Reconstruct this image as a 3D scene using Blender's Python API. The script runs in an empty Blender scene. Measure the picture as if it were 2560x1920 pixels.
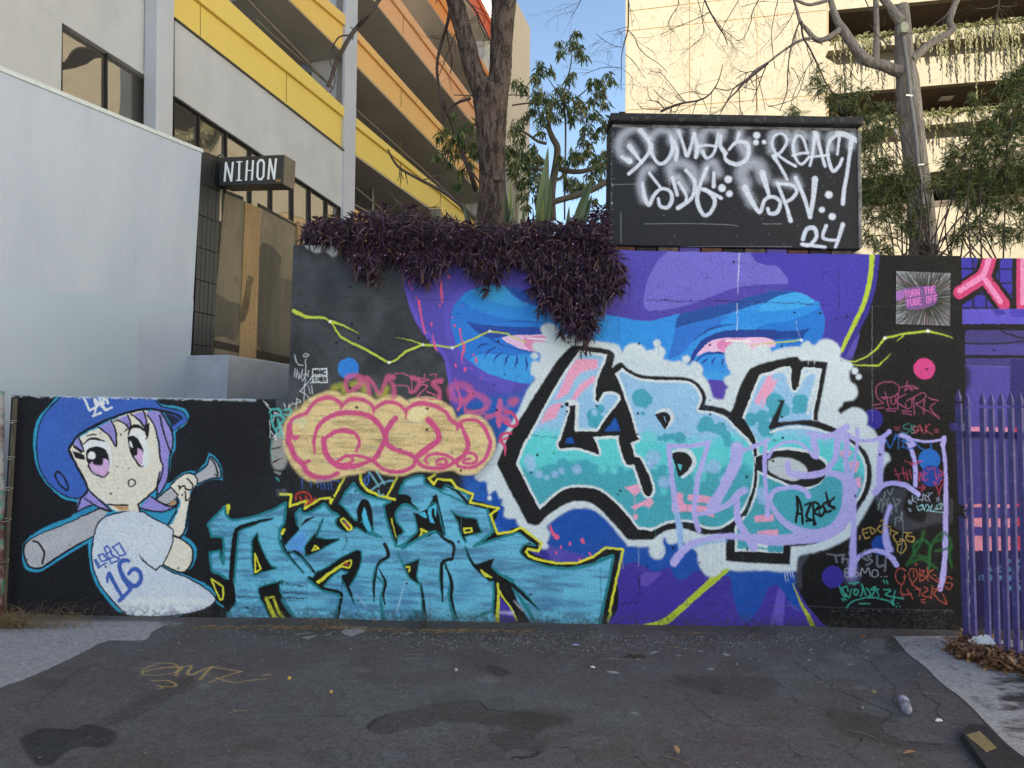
import math, random
import numpy as np
try:
    import bpy, bmesh
    from mathutils import Vector, Matrix
except ImportError:
    bpy = None
R = math.radians

# ------------------------------------------------------------------ camera
EYE = 1.5                     # camera height, metres
FPX = 1776.0                  # focal length in pixels of a 2560 px wide picture
PITCH, ROLL = R(3.2), 0.017
D = 5.45                      # distance of the painted wall
_f = np.array([0, math.cos(PITCH), math.sin(PITCH)])
_u0 = np.array([0, -math.sin(PITCH), math.cos(PITCH)])
_r0 = np.array([1.0, 0, 0])
CAM_R = _r0*math.cos(ROLL) + _u0*math.sin(ROLL)
CAM_U = _u0*math.cos(ROLL) - _r0*math.sin(ROLL)
CAM_F = _f
CAM_P = np.array([0, 0, EYE])

def sight(px, py):
    return CAM_F + CAM_R*((px-1280)/FPX) + CAM_U*((960-py)/FPX)

def hit(px, py, p0, n):
    """the point of the plane (p0, n) seen in direction px, py of the survey drawing"""
    d = sight(px, py)
    t = np.dot(np.array(p0)-CAM_P, n)/np.dot(d, n)
    return CAM_P + d*t

if bpy:
    SC = bpy.context.scene
    cam = bpy.data.objects.new('camera', bpy.data.cameras.new('camera'))
    SC.collection.objects.link(cam)
    SC.camera = cam
    cam.data.sensor_fit = 'HORIZONTAL'
    cam.data.sensor_width = 36.0
    cam.data.lens = FPX/2560*36.0
    cam.data.clip_start = 0.05
    cam.data.clip_end = 800
    M = Matrix(((CAM_R[0], CAM_U[0], -CAM_F[0], 0), (CAM_R[1], CAM_U[1], -CAM_F[1], 0),
                (CAM_R[2], CAM_U[2], -CAM_F[2], EYE), (0, 0, 0, 1)))
    cam.matrix_world = M
    # ---------------------------------------------------------------- light
    SUN_EL = R(28)
    SUN_H = np.array([-0.80, -0.60])          # horizontal direction towards the sun
    w = bpy.data.worlds.new('World'); SC.world = w; w.use_nodes = True
    nt = w.node_tree; nt.nodes.clear()
    sky = nt.nodes.new('ShaderNodeTexSky'); sky.sky_type = 'NISHITA'
    sky.sun_disc = False; sky.sun_elevation = SUN_EL
    sky.sun_rotation = math.atan2(SUN_H[0], SUN_H[1])
    sky.air_density = 1.0; sky.dust_density = 0.15; sky.ozone_density = 1.3
    bg = nt.nodes.new('ShaderNodeBackground'); bg.inputs[1].default_value = 0.074
    wo = nt.nodes.new('ShaderNodeOutputWorld')
    wb = nt.nodes.new('ShaderNodeMixRGB'); wb.blend_type = 'MULTIPLY'; wb.inputs[0].default_value = 1; wb.inputs[2].default_value = (1.03, 1.0, 0.95, 1)   # white balance of a camera set for shade
    nt.links.new(sky.outputs[0], wb.inputs[1]); nt.links.new(wb.outputs[0], bg.inputs[0]); nt.links.new(bg.outputs[0], wo.inputs[0])
    sd = bpy.data.lights.new('sun', 'SUN'); sd.energy = 5.0; sd.angle = R(0.5); sd.color = (1.0, 0.94, 0.84)
    sun = bpy.data.objects.new('sun', sd); SC.collection.objects.link(sun)
    tosun = Vector((SUN_H[0]*math.cos(SUN_EL), SUN_H[1]*math.cos(SUN_EL), math.sin(SUN_EL)))
    sun.rotation_euler = tosun.to_track_quat('Z', 'Y').to_euler()
    sun.location = (-20, -30, 30)
    SC.view_settings.view_transform = 'Standard'
    SC.view_settings.look = 'None'
    SC.view_settings.gamma = 1.0
    SC.view_settings.use_curve_mapping = False
    SC.view_settings.exposure = 2.0
# ================================================================== paint engine
# The murals are painted by code, stroke by stroke, onto the wall's own plane.
rng = np.random.default_rng(7)

def lin(h):
    if not isinstance(h, str):
        return np.array(h, float)
    c = np.array([int(h[i:i+2], 16) for i in (0, 2, 4)])/255.0
    return np.where(c <= 0.04045, c/12.92, ((c+0.055)/1.055)**2.4)

def vnoise(h, w, cell, seed=0, cellx=None):
    """smooth value noise in 0..1 on an h x w grid"""
    g = np.random.default_rng(seed)
    cx = cellx or cell
    gy, gx = int(h/cell)+3, int(w/cx)+3
    G = g.random((gy, gx)).astype(np.float32)
    y = np.arange(h, dtype=np.float32)/cell; x = np.arange(w, dtype=np.float32)/cx
    yi = y.astype(int); xi = x.astype(int); fy = y-yi; fx = x-xi
    fy = fy*fy*(3-2*fy); fx = fx*fx*(3-2*fx)
    A = G[yi][:, xi]*(1-fx)+G[yi][:, xi+1]*fx
    B = G[yi+1][:, xi]*(1-fx)+G[yi+1][:, xi+1]*fx
    return A*(1-fy)[:, None]+B*fy[:, None]

def fbm(h, w, cell, seed=0, n=4, cellx=None):
    out = np.zeros((h, w), np.float32); a = 1.0; tot = 0
    for k in range(n):
        c = max(cell/2**k, 1.01)
        cx = None if cellx is None else max(cellx/2**k, 1.01)
        out += a*vnoise(h, w, c, seed+k*17, cx); tot += a; a *= 0.55
    return out/tot

def blur(a, r):
    r = int(round(r))
    if r < 1: return a
    for ax in (0, 1):
        for _ in range(2):
            p = np.pad(a, [(r+1, r) if i == ax else (0, 0) for i in (0, 1)], mode='edge')
            c = np.cumsum(p, axis=ax, dtype=np.float64)
            if ax == 0: a = (c[2*r+1:]-c[:-2*r-1])/(2*r+1)
            else: a = (c[:, 2*r+1:]-c[:, :-2*r-1])/(2*r+1)
    return a.astype(np.float32)

def spline(P, closed=False, n=6):
    """Catmull-Rom through P; a third value of 1 marks a corner"""
    P = [tuple(p) if len(p) > 2 else (p[0], p[1], 0) for p in P]
    m = len(P); out = []
    if m < 3: return [(p[0], p[1]) for p in P]
    rngi = range(m) if closed else range(m-1)
    for i in rngi:
        p1 = P[i]; p2 = P[(i+1) % m]
        p0 = P[(i-1) % m] if (closed or i > 0) else p1
        p3 = P[(i+2) % m] if (closed or i < m-2) else p2
        if p1[2]: p0 = p1
        if p2[2]: p3 = p2
        for k in range(n):
            t = k/n; t2 = t*t; t3 = t2*t
            out.append(tuple(0.5*((2*p1[j])+(-p0[j]+p2[j])*t+(2*p0[j]-5*p1[j]+4*p2[j]-p3[j])*t2 +
                                  (-p0[j]+3*p1[j]-3*p2[j]+p3[j])*t3) for j in (0, 1)))
    if not closed: out.append((P[-1][0], P[-1][1]))
    return out

TILES = dict(M=(640, 620), U=(1280, 620), V=(1920, 620), B=(640, 1100), L=(1280, 1100), W=(1920, 1100),
             A=(400, 1120), G=(0, 960), H=(0, 1200), Q=(1000, 360), P=(0, 1440), R=(640, 1440), S=(1280, 1440), X=(1920, 1440))

def pts(s, T):
    """'x,y x,y* @L x,y' -> survey coordinates; * marks a corner, @ changes the sheet"""
    out = []
    for tok in s.split():
        if tok[0] == '@':
            T = (0, 0, 1) if tok == '@0' else (*TILES[tok[1]], 3.456); continue
        c = 0
        if tok[-1] == '*': c = 1; tok = tok[:-1]
        a, b = tok.split(',')
        out.append((T[0]+float(a)/T[2], T[1]+float(b)/T[2], c))
    return out

class Canvas:
    def __init__(self, w, h, project, unit):
        self.w, self.h = w, h
        self.c = np.zeros((h, w, 3), np.float32)
        self.project = project; self.unit = unit      # survey px -> canvas px ; scale of widths
        self.T = (0, 0, 3.456)
        self.m = None
    def tile(self, x, y=None, s=3.456):
        self.T = (*TILES[x], s) if isinstance(x, str) else (x, y, s)
    def mask(self, Q):
        """anti-aliased coverage of polygon Q, and its window"""
        Q = np.array(Q)
        x0 = max(int(Q[:, 0].min())-2, 0); x1 = min(int(Q[:, 0].max())+3, self.w)
        y0 = max(int(Q[:, 1].min())-2, 0); y1 = min(int(Q[:, 1].max())+3, self.h)
        if x1 <= x0 or y1 <= y0: return None
        H, W = y1-y0, x1-x0
        A = np.zeros((H, W+1), np.float32)
        S = 3
        Qn = np.roll(Q, -1, axis=0)
        for j in range(H*S):
            y = y0+(j+0.5)/S
            a = (Q[:, 1] <= y) != (Qn[:, 1] <= y)
            if not a.any(): continue
            q, r = Q[a], Qn[a]
            xs = np.sort(q[:, 0]+(y-q[:, 1])/(r[:, 1]-q[:, 1])*(r[:, 0]-q[:, 0]))-x0
            xs = np.clip(xs, 0, W)
            row = A[j//S]
            for k in range(0, len(xs)-1, 2):
                a0, b0 = xs[k], xs[k+1]
                ia, ib = int(a0), int(b0)
                if ia == ib: row[ia] += b0-a0
                else:
                    row[ia] += ia+1-a0
                    row[ia+1:ib] += 1
                    row[ib] += b0-ib
        return A[:, :W]/S, x0, y0
    def put(self, A, x0, y0, col, op=1.0):
        H, W = A.shape
        A = (A*op)[:, :, None]
        if self.m is not None: A = A*self.m[y0:y0+H, x0:x0+W, None]
        v = self.c[y0:y0+H, x0:x0+W]
        if callable(col): col = col(x0, y0, W, H)
        v += A*(np.asarray(col, np.float32)-v)
    def F(self, col, P, sm=1, soft=0, op=1.0):
        """fill"""
        Q = spline(self.tr2(P), True) if sm else [(q[0], q[1]) for q in self.tr2(P)]
        r = self.mask(Q)
        if r is None: return
        A, x0, y0 = r
        if soft:
            s = int(soft*self.unit)+1
            X0 = max(x0-2*s, 0); Y0 = max(y0-2*s, 0)
            X1 = min(x0+A.shape[1]+2*s, self.w); Y1 = min(y0+A.shape[0]+2*s, self.h)
            B = np.zeros((Y1-Y0, X1-X0), np.float32)
            B[y0-Y0:y0-Y0+A.shape[0], x0-X0:x0-X0+A.shape[1]] = A
            A, x0, y0 = blur(B, s/2), X0, Y0
        self.put(A, x0, y0, lin(col) if isinstance(col, str) else col, op)
    def tr2(self, P):
        x0, y0, s = self.T
        if isinstance(P, str): P = pts(P, self.T)
        else: P = [(x0+p[0]/s, y0+p[1]/s)+tuple(p[2:]) for p in P]
        out = []
        for p in P:
            q = self.project(p[0], p[1])
            out.append((q[0], q[1], p[2] if len(p) > 2 else 0))
        return out
    def K(self, col, wd, P, soft=1.0, op=1.0, sm=1, grain=0):
        """stroke; wd = width in tile px, or (start, ..., end) widths along it"""
        k = self.unit/self.T[2]
        Q = np.array(spline(self.tr2(P), False) if sm else [(q[0], q[1]) for q in self.tr2(P)])
        ws = np.atleast_1d(np.array(wd, float))*k/2
        L = np.r_[0, np.cumsum(np.hypot(*(Q[1:]-Q[:-1]).T))]
        rad = np.interp(L/max(L[-1], 1e-6), np.linspace(0, 1, len(ws)), ws) if len(ws) > 1 else np.full(len(Q), ws[0])
        sf = max(soft*self.unit, 0.9)
        mg = rad.max()+sf+2
        x0 = max(int(Q[:, 0].min()-mg), 0); x1 = min(int(Q[:, 0].max()+mg)+1, self.w)
        y0 = max(int(Q[:, 1].min()-mg), 0); y1 = min(int(Q[:, 1].max()+mg)+1, self.h)
        if x1 <= x0 or y1 <= y0: return
        S = np.full((y1-y0, x1-x0), -1e3, np.float32)
        if len(Q) == 1: Q = np.r_[Q, Q+0.01]; rad = np.r_[rad, rad]
        for i in range(len(Q)-1):
            a, b, ra, rb = Q[i], Q[i+1], rad[i], rad[i+1]
            m = max(ra, rb)+sf+1
            ax0 = max(int(min(a[0], b[0])-m), x0); ax1 = min(int(max(a[0], b[0])+m)+1, x1)
            ay0 = max(int(min(a[1], b[1])-m), y0); ay1 = min(int(max(a[1], b[1])+m)+1, y1)
            if ax1 <= ax0 or ay1 <= ay0: continue
            X = np.arange(ax0, ax1, dtype=np.float32)[None, :]+0.5-a[0]
            Y = np.arange(ay0, ay1, dtype=np.float32)[:, None]+0.5-a[1]
            d = b-a; dd = max(d@d, 1e-9)
            t = np.clip((X*d[0]+Y*d[1])/dd, 0, 1)
            e = ra+(rb-ra)*t-np.hypot(X-t*d[0], Y-t*d[1])
            v = S[ay0-y0:ay1-y0, ax0-x0:ax1-x0]
            np.maximum(v, e, out=v)
        A = np.clip(0.5+S/(2*sf)*1.0, 0, 1) if sf > 1.2 else np.clip(0.5+S, 0, 1)
        if sf > 1.2: A = A*A*(3-2*A)
        if grain:
            g = rng.random(A.shape).astype(np.float32)
            A = np.clip(A*(1+grain)-grain*g*(1-A*0.55), 0, 1)
        self.put(A, x0, y0, lin(col) if isinstance(col, str) else col, op)
    def C(self, col, x, y, r, soft=1.0, op=1.0):
        self.K(col, 2*r, [(x, y), (x+0.5, y)], soft=soft, op=op)
    def TXT(self, col, wd, s, x, y, cw, ch, dx=0, dy=0, gap=1.35, soft=.8):
        """plain block capitals; dx, dy: advance slope"""
        for i, ch_ in enumerate(s):
            for st in FONT.get(ch_, ()):
                P = [(x+i*cw*gap+px*cw+dx*(1-py)*ch, y+i*cw*gap*dy+py*ch) for px, py in st]
                self.K(col, wd, P, soft=soft, sm=0)

FONT = {
 'A': [[(0,1),(.5,0),(1,1)], [(.2,.65),(.8,.65)]], 'B': [[(0,0),(.8,0),(1,.2),(.8,.48),(0,.48),(.8,.48),(1,.75),(.8,1),(0,1),(0,0)]],
 'C': [[(1,.1),(.7,0),(.2,0),(0,.25),(0,.75),(.2,1),(.7,1),(1,.9)]], 'D': [[(0,0),(.7,0),(1,.3),(1,.7),(.7,1),(0,1),(0,0)]],
 'E': [[(1,0),(0,0),(0,1),(1,1)], [(0,.5),(.8,.5)]], 'F': [[(1,0),(0,0),(0,1)], [(0,.5),(.8,.5)]],
 'G': [[(1,.1),(.2,0),(0,.3),(0,.75),(.3,1),(1,.95),(1,.55),(.6,.55)]], 'H': [[(0,0),(0,1)], [(1,0),(1,1)], [(0,.5),(1,.5)]],
 'I': [[(.5,0),(.5,1)]], 'J': [[(.9,0),(.9,.8),(.6,1),(.2,1),(0,.8)]], 'K': [[(0,0),(0,1)], [(1,0),(0,.55),(1,1)]],
 'L': [[(0,0),(0,1),(1,1)]], 'M': [[(0,1),(0,0),(.5,.6),(1,0),(1,1)]], 'N': [[(0,1),(0,0),(1,1),(1,0)]],
 'O': [[(.2,0),(.8,0),(1,.25),(1,.75),(.8,1),(.2,1),(0,.75),(0,.25),(.2,0)]], 'P': [[(0,1),(0,0),(.8,0),(1,.25),(.8,.52),(0,.52)]],
 'R': [[(0,1),(0,0),(.8,0),(1,.25),(.8,.5),(0,.5),(.4,.5),(1,1)]], 'S': [[(1,.1),(.7,0),(.2,0),(0,.22),(.2,.45),(.8,.55),(1,.78),(.8,1),(.2,1),(0,.9)]],
 'T': [[(0,0),(1,0)], [(.5,0),(.5,1)]], 'U': [[(0,0),(0,.8),(.25,1),(.75,1),(1,.8),(1,0)]], 'V': [[(0,0),(.5,1),(1,0)]],
 'W': [[(0,0),(.25,1),(.5,.4),(.75,1),(1,0)]], 'Y': [[(0,0),(.5,.5),(1,0)], [(.5,.5),(.5,1)]], 'Z': [[(0,0),(1,0),(0,1),(1,1)]],
}
# ================================================================== the murals
WX0, WX1, WZ1, WRES = -4.25, 5.3, 3.0, 325.0
N_WALL = np.array([0, 1.0, 0])
def wall_xy(px, py):
    p = hit(px, py, (0, D, 0), N_WALL)
    return (p[0]-WX0)*WRES, (WZ1-p[2])*WRES
WALL = Canvas(int((WX1-WX0)*WRES), int(WZ1*WRES)+30, wall_xy, 1.0)
w = WALL; F = w.F; K = w.K; C = w.C; tile = w.tile
h, wd_ = w.h, w.w
n1 = fbm(h, wd_, 160, 3); n2 = fbm(h, wd_, 40, 9); n3 = fbm(h, wd_, 9, 12, 3)
def shade(a, b, n):                      # colour varying between a and b with a noise field
    A, B = lin(a), lin(b)
    def f(x0, y0, W, H):
        t = np.clip(n[y0:y0+H, x0:x0+W, None], 0, 1)
        return (A+(B-A)*t).astype(np.float32)
    return f
mix12 = np.clip((0.6*n1+0.4*n2-0.32)*2.6, 0, 1)
w.c[:] = lin('181920')
# --- grounds: black low wall, charcoal tall wall, black right end
F('16171d', '@0 0,985 730,985 730,1640 0,1640', sm=0)
F(shade('2b2e33', '484d52', mix12), '@0 690,560 1200,560 1200,1400 690,1400', sm=0)
F('1d1f25', '@0 700,1150 1250,1150 1250,1640 600,1640 600,1300', sm=0, soft=30)
F('0c0c10', '@0 2120,560 3000,560 3000,1700 1900,1700 1900,1300', sm=0)
tile('M'); F('4d5359', '560,120 760,60 1240,140 1240,300 900,420 600,500 430,300', soft=60, op=.5)
F('26292e', '540,260 660,200 700,520 560,560', soft=30, op=.7)
# --- the painted face
F('5148a3', '@M 1248,-80* 1262,200 1290,380 1345,560 1400,670 1480,790 1560,880 1620,950 1640,1050 1660,1150 1675,1260 1720,1400 2212,1659* @L 0,1600* @0 2080,1660* @W 540,1680* 430,1540 330,1420 240,1270 @0 2000,1300 2140,870 @V 770,760 880,520 950,200 968,-40* @0 1500,560* @M 1248,-80*', op=1)
F('5e50b4', '@M 1262,200 1290,380 1345,560 1400,670 1480,790 1560,880 1620,950 1640,1050 1660,1150 1675,1260 1720,1400 1760,1400 1700,1180 1675,1040 1650,940 1600,860 1500,740 1430,640 1370,520 1320,380 1290,230', sm=1)
F('5a4fb2', '@M 1620,560 1640,480 1700,400 1800,320 1900,280 2000,290 2212,330 @U 150,330 150,420 @M 2212,1240 2050,1180 1880,1100 1760,1000 1690,900 1640,760', soft=3)
F('4a42a0', '@U 1010,20 1010,480 800,575 900,590 1000,610 1100,628 1200,628 1300,605 1450,565 1700,510 2050,420 2212,390 @V 0,372 100,360 240,380 500,500 700,500 900,60 880,-40 @U 1010,-60', sm=0)
F('4a3f9c', '@U 700,540 1010,480 1140,520 1180,545 1400,525 1600,480 1850,370 2000,330 2212,315 @V 0,315 200,300 240,380 100,370 @U 2212,390 2050,420 1700,510 1450,565 1300,605 1100,628 900,590 800,575', sm=1)
F('6862b9', '@U 1340,-60* 1340,30 1260,110 1200,210 1160,320 1140,430 1140,500 1180,540 1260,540 1400,520 1550,480 1700,430 1850,370 2000,330 2212,315 @V 0,312 150,310 182,300* 150,240 110,190 60,150 0,140 @U 2140,130 2090,90 2060,30 2050,-60*')
F('4038a0', '@U 2055,-60* 2090,90 2140,130 2212,150 @V 60,150 110,190 150,240 182,300* 150,340 100,365 240,378 330,405 420,460 485,580 488,700 470,770 430,850 600,900* 690,770 760,630 820,500 870,340 898,60 900,-60*')
F('3a3494', '@V 485,600 488,700 470,770 430,850 560,930* 690,770 760,630 800,560 620,560', soft=14, op=.8)
F('332b86', '@V 905,-60* 905,60 890,200 870,340 820,500 760,630 690,770 640,880 620,950* 660,960 700,880 770,760 830,640 880,520 930,350 950,200 965,60 970,-60*')
K('a9bb35', (48, 44, 40, 34), '@V 898,-50 898,60 888,200 866,340 820,500 760,630 690,770 636,885', soft=1)
# left eye
tile('Q')
F('2b72c8', '@Q 440,1560 450,1430 520,1330 600,1265 760,1220 890,1225 940,1270 1050,1355 1110,1380 1200,1410 1400,1560 1500,1700 @U 400,760 300,900 235,980 170,1175* @U 60,1165 0,1150 @M 2100,1120 2000,1080 1900,1020 1810,950 1740,850 1700,740 1685,650')
F('2f86d6', '@Q 520,1330* 600,1265 700,1320 800,1360 900,1390 1020,1405 1110,1395 1250,1430 1400,1520 1380,1620 1250,1560* 1100,1530 1000,1515 880,1500 760,1470 650,1420 560,1370')
F('3c97de', '@Q 600,1268* 760,1220 890,1222 940,1270 1000,1320 1050,1355 1110,1382* 1100,1402 1020,1406 900,1390 800,1360 700,1320')
F('2b56a8', '@Q 900,1230* 1000,1240 1160,1300 1300,1420 1200,1400 1110,1370 1050,1350 1000,1318 940,1268')
F('2a79cf', '@Q 560,1520 640,1560 760,1565 1000,1540 1250,1545 1300,1700 1000,1700 640,1660', sm=1)
F('27479a', '@M 1810,625* 1880,650 1960,662 2212,680 @U 120,680 260,690 280,755 120,750 0,752 @M 2180,750 2120,775 2040,780 1980,770 1900,720')
K('27479a', (14, 8, 14), '@M 2030,785 2120,835 2212,862 @U 90,885 200,895', soft=.8)
K('2558a8', (4, 14, 2), '@U -100,640 60,632 160,638 300,650')
F('3a92dc', '@M 1845,965* 1900,930 2000,915 2212,925 @U 120,915 230,950 200,1100 170,1175* 60,1165 0,1150 @M 2100,1115 2000,1080 1920,1030')
F('e3b3d6', '@M 2122,775* 2212,755 @U 120,752 330,757 330,900 180,892 80,872 0,835 @M 2160,810')
F('d884ae', '@U 100,790 130,770 300,765 320,880 170,885 110,840')
K('f4f0f6', 14, '@U 135,780 305,790', soft=.9)
for s in ('@M 1900,870 1940,838 2015,828', '@M 1970,950 2010,892 2070,855', '@M 2050,990 2080,935 2130,905',
          '@M 2150,1022 2160,965 2185,920', '@U 22,1040 40,980 43,922', '@U 125,1065 128,1000 118,935'):
    K('21408c', (4, 18, 8), s)
# nose, brow, right eye
F('2c86d6', '@U 700,560* 800,575 900,590 1000,610 1100,628 1200,628 1300,605 1450,567* 1600,700 1500,1000 1300,1050 700,1000 600,800')
F('2f88d8', '@U 1380,640* 1600,610 1900,560 2212,420 @V 0,372 100,370 240,380 330,410 400,460 450,520 485,600 488,700 470,770 430,840 400,900 @U 2212,1000 1640,1140 1300,1010')
F('1f4a92', '@U 1450,568* 1550,545 1700,510 1850,480 1950,450 2050,420 2212,388 @V 0,374 90,370 240,380* 100,420 0,462 @U 2212,465 2100,490 1950,540 1800,590 1600,640 1412,692* 1415,640 1430,600')
F('2a6cc2', '@U 1412,692* 1600,645 1800,595 2000,600 1900,665 1800,680 1700,710 1580,795 1500,880 1420,935 1350,960* 1370,860 1395,780')
F('3a9ae2', '@V 0,460* 100,412 240,380* 330,412 410,470 330,500 200,530 0,545 @U 2130,540 2150,500')
F('2784d6', '@V -420,660 -300,580 -100,560 0,545 200,530 330,500 430,460 450,520 350,560 200,620 0,650 -200,650')
F('1d70c4', '@V 0,652* 200,622 350,562 450,520 488,620 488,700 470,770 430,850 300,880 0,790 -100,700')
F('16408e', '@V -100,705 0,710 150,717 290,706 372,690* 310,750 290,775 0,792 -100,790')
K('20468f', (6, 20, 4), '@U 1570,800 1620,760 1700,708 1800,675 1970,656')
F('203a88', '@U 1530,1012* 1550,930 1590,860 1650,790 1750,740 1850,712 2000,705 2212,705 @V 60,706 60,790 @U 2212,780 2000,776 1850,785 1750,805 1680,845 1610,905 1570,965')
F('e5b2d2', '@U 1588,940* 1640,870 1700,815 1780,785 1900,775 2212,778 @V 70,840 0,870 @U 2212,905 1900,930 1840,905 1700,895 1640,912')
F('d67fb0', '@U 1770,850 1800,800 1900,785 2000,790 2000,880 1900,915 1840,905')
K('f4f0f6', 14, '@U 1850,800 2055,802', soft=.9)
K('203a88', (12, 20, 14), '@U 1585,980 1660,922 1760,906 1850,912 2212,960')
for s in ('@U 1645,1010 1655,985 1690,957', '@U 1730,1015 1735,975 1757,947', '@U 1820,1020 1820,980 1838,952'):
    K('203a88', (4, 18, 8), s)
F('2f80cc', '@U 1600,1000 1700,1050 1850,1060 1900,1090 1860,1150 1700,1145 1620,1080', op=.7)
F('3a92dc', '@U 1650,1085 1750,1058 1895,1090 1850,1148 1700,1138')
F('4f3f9e', '@U 1690,1138 1850,1145 1870,1220 1850,1340 1720,1330', sm=0)
# lower face: blue over violet
F('1f56a8', '@M 1720,1400* 1900,1310 2212,1262 @U 80,1262 170,1175 400,1400 400,1900 0,1900 @L 0,500 @B 2212,900 1880,800 1800,420', soft=16)
F('134a9e', '@L -300,420* 300,560 1000,560 2212,900 2212,1500 1700,1400 900,1100 0,800 @B 2080,700 2000,400', soft=3)
F('3c2f90', '@L 700,1659* 860,1300 940,1100 1000,1065 1060,1055 1130,1080 1200,1125 1280,1130 1360,1100 1400,1170 1450,1210 1520,1190 1560,1150 1650,1130 1750,1180 1880,1180 2000,1300 2212,1300 @W 100,1500 540,1690* @L 700,1720*')
F('342a86', '@L 1880,1170 1800,1280 1700,1380 1560,1470 1400,1600 1500,1600 1650,1500 1760,1420 1860,1300', soft=12, op=.6)
F('5a48a6', '@L 1108,1190* 1150,1147 1280,1143 1290,1160 1200,1240 1160,1265 1112,1252*')
F('11489c', '@L 1882,1120* 1900,1280 1930,1430 1970,1530 2010,1565 2050,1560 2120,1480 2180,1380 @W 0,1290 60,1258 100,1270 170,1380 250,1450 292,1472* 250,1350 240,1270 250,1100* @L 1882,1080*')
F('3f3192', '@W 0,1290 50,1258 90,1262 140,1330 220,1460 320,1500 540,1680 @L 2000,1680 2100,1520')
F('6153b4', '@W 88,1266* 130,1305 147,1380 125,1680* 0,1680* 40,1500', op=.9)
F('42308f', '@W 245,1270 330,1420 430,1540 545,1680* 300,1680* 292,1480 250,1350')
K('a9b030', (6, 16, 34, 50), '@W 215,1240 280,1400 335,1500 380,1590 425,1680')
K('a8b834', (78, 56, 52, 60, 36), '@L 1850,1100 1700,1245 1560,1370 1450,1468 1350,1550 1250,1590 1150,1608', soft=1.2)
F('3a3c46', '@W 250,1000* 360,978 300,1090 290,1180 290,1290 235,1220', soft=3)
F('4a3c9c', '@L 430,1040 470,1000 540,978 610,1000 650,1040 560,1060', soft=6, op=.8)
F('332c88', '@L 230,960 290,950 330,1030 250,1010', soft=2)
# grey spray patches on the right end
F('36373f', '@W 910,500 1000,440 1190,420 1170,560 1190,650 1270,700 1350,705 1390,625 1520,520 1700,540 1700,700 1450,722 1210,790 1100,760 1010,660', soft=5)
for a in (('2e78c8', '@M', 797, 1040, 91), ('c43c7c', '@V', 1350, 1045, 93), ('1a62b4', '@W', 1393, 170, 92), ('153a8c', '@W', 1410, 310, 92),
          ('322789', '@W', 560, 1183, 93), ('13408e', '@W', 980, 910, 84), ('2d2484', '@V', 905, 1480, 88)):
    tile(a[1][1]); C(a[0], a[2], a[3], a[4])
# lightning
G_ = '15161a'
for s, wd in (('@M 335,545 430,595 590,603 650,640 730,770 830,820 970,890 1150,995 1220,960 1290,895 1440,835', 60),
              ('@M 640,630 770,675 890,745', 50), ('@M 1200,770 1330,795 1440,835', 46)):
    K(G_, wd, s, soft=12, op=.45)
K('b2bf45', (34, 24, 14, 20, 18, 22, 16, 24, 16, 14), '@M 325,545 430,595 590,603 650,640 730,770 830,820 970,890 1150,995 1220,960 1290,895 1440,835 1570,845 1695,862', sm=0)
K('b2bf45', (14, 18, 14, 10), '@M 1695,862 1870,790 2020,718 2170,740 @U 0,765 120,818', sm=0)
K('b2bf45', (24, 16, 3), '@M 640,630 770,675 890,740', sm=0); K('b2bf45', (2, 8, 12), '@M 1205,772 1330,795 1440,835', sm=0)
K('26282c', 8, '@M 700,690 760,690 850,740', soft=4, op=.5)
for x, y in ((640, 635), (1150, 990), (1440, 835), (1695, 862), (2020, 718)): tile('M'); C('eef0e6', x, y, 12, 2)
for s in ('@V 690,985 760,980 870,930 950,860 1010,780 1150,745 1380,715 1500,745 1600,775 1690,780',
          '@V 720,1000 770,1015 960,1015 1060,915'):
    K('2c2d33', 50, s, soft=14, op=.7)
K('a9b836', (8, 14, 16, 22, 14, 20, 10, 4), '@V 690,985 760,980 870,930 950,860 1010,780 1150,745 1380,717 1500,745 1600,775 1695,780', sm=0)
K('a9b836', (8, 16, 18, 3), '@V 720,1000 770,1015 960,1015 1062,912', sm=0); K('a9b836', (3, 14), '@V 1108,812 1165,760', sm=0)
K('b2bf45', (6, 12, 12), '@U 2060,845 2120,830 @V 0,825 150,810 290,795', sm=0)
tile('V')
for x, y in ((1010, 780), (1382, 717), (287, 797)): C('eef0f0', x, y, 13, 2)
# pink drips
PK = 'd2567e'
for s, a in (('1325,262 1327,318', (14, 14)), ('1345,342 1347,356', (14,)), ('1385,425 1386,440', (12,)), ('1408,455 1420,560 1440,650 1460,735', (22, 18, 12, 16)),
             ('1602,290 1600,370 1612,465', (16, 22, 16)), ('1590,485 1591,505', (12,)), ('1517,650 1517,672', (16,)), ('1525,745 1540,830 1562,885', (6, 14, 14)),
             ('1702,596 1703,602', (12,)), ('1720,665 1721,680', (14,)), ('1762,700 1770,760 1790,830', (14, 12, 8)), ('1795,830 1795,890 1778,940 1785,1000', (20, 26, 12, 3)),
             ('1903,950 1905,990', (16,)), ('1880,918 1881,930', (14,)), ('1726,1002 1727,1026', (16,)), ('1810,1040 1805,1062', (20,)), ('1866,1040 1867,1042', (12,)),
             ('1723,1128 1724,1138', (10,)), ('1940,1125 1941,1127', (12,)), ('1850,1187 1851,1188', (9,)), ('1665,245 1665,258', (20,)), ('1578,280 1578,284', (10,)),
             ('1335,232 1336,238', (12,)), ('1627,85 1628,110', (22,)), ('1924,262 1926,276', (26,)), ('1780,500 1780,502', (8,)), ('1832,800 1834,806', (8,))):
    tile('M'); K(PK, a, s)
for s, a in (('330,740 350,800 385,838', (16, 26, 46)), ('606,862 616,885', (32, 26)), ('500,890 502,905', (20,)), ('420,918 426,934', (14,)), ('383,970 383,976', (24,)),
             ('668,975 680,995', (14,)), ('583,1032 584,1036', (20,))):
    tile('L'); K(PK, a, s)

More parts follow.
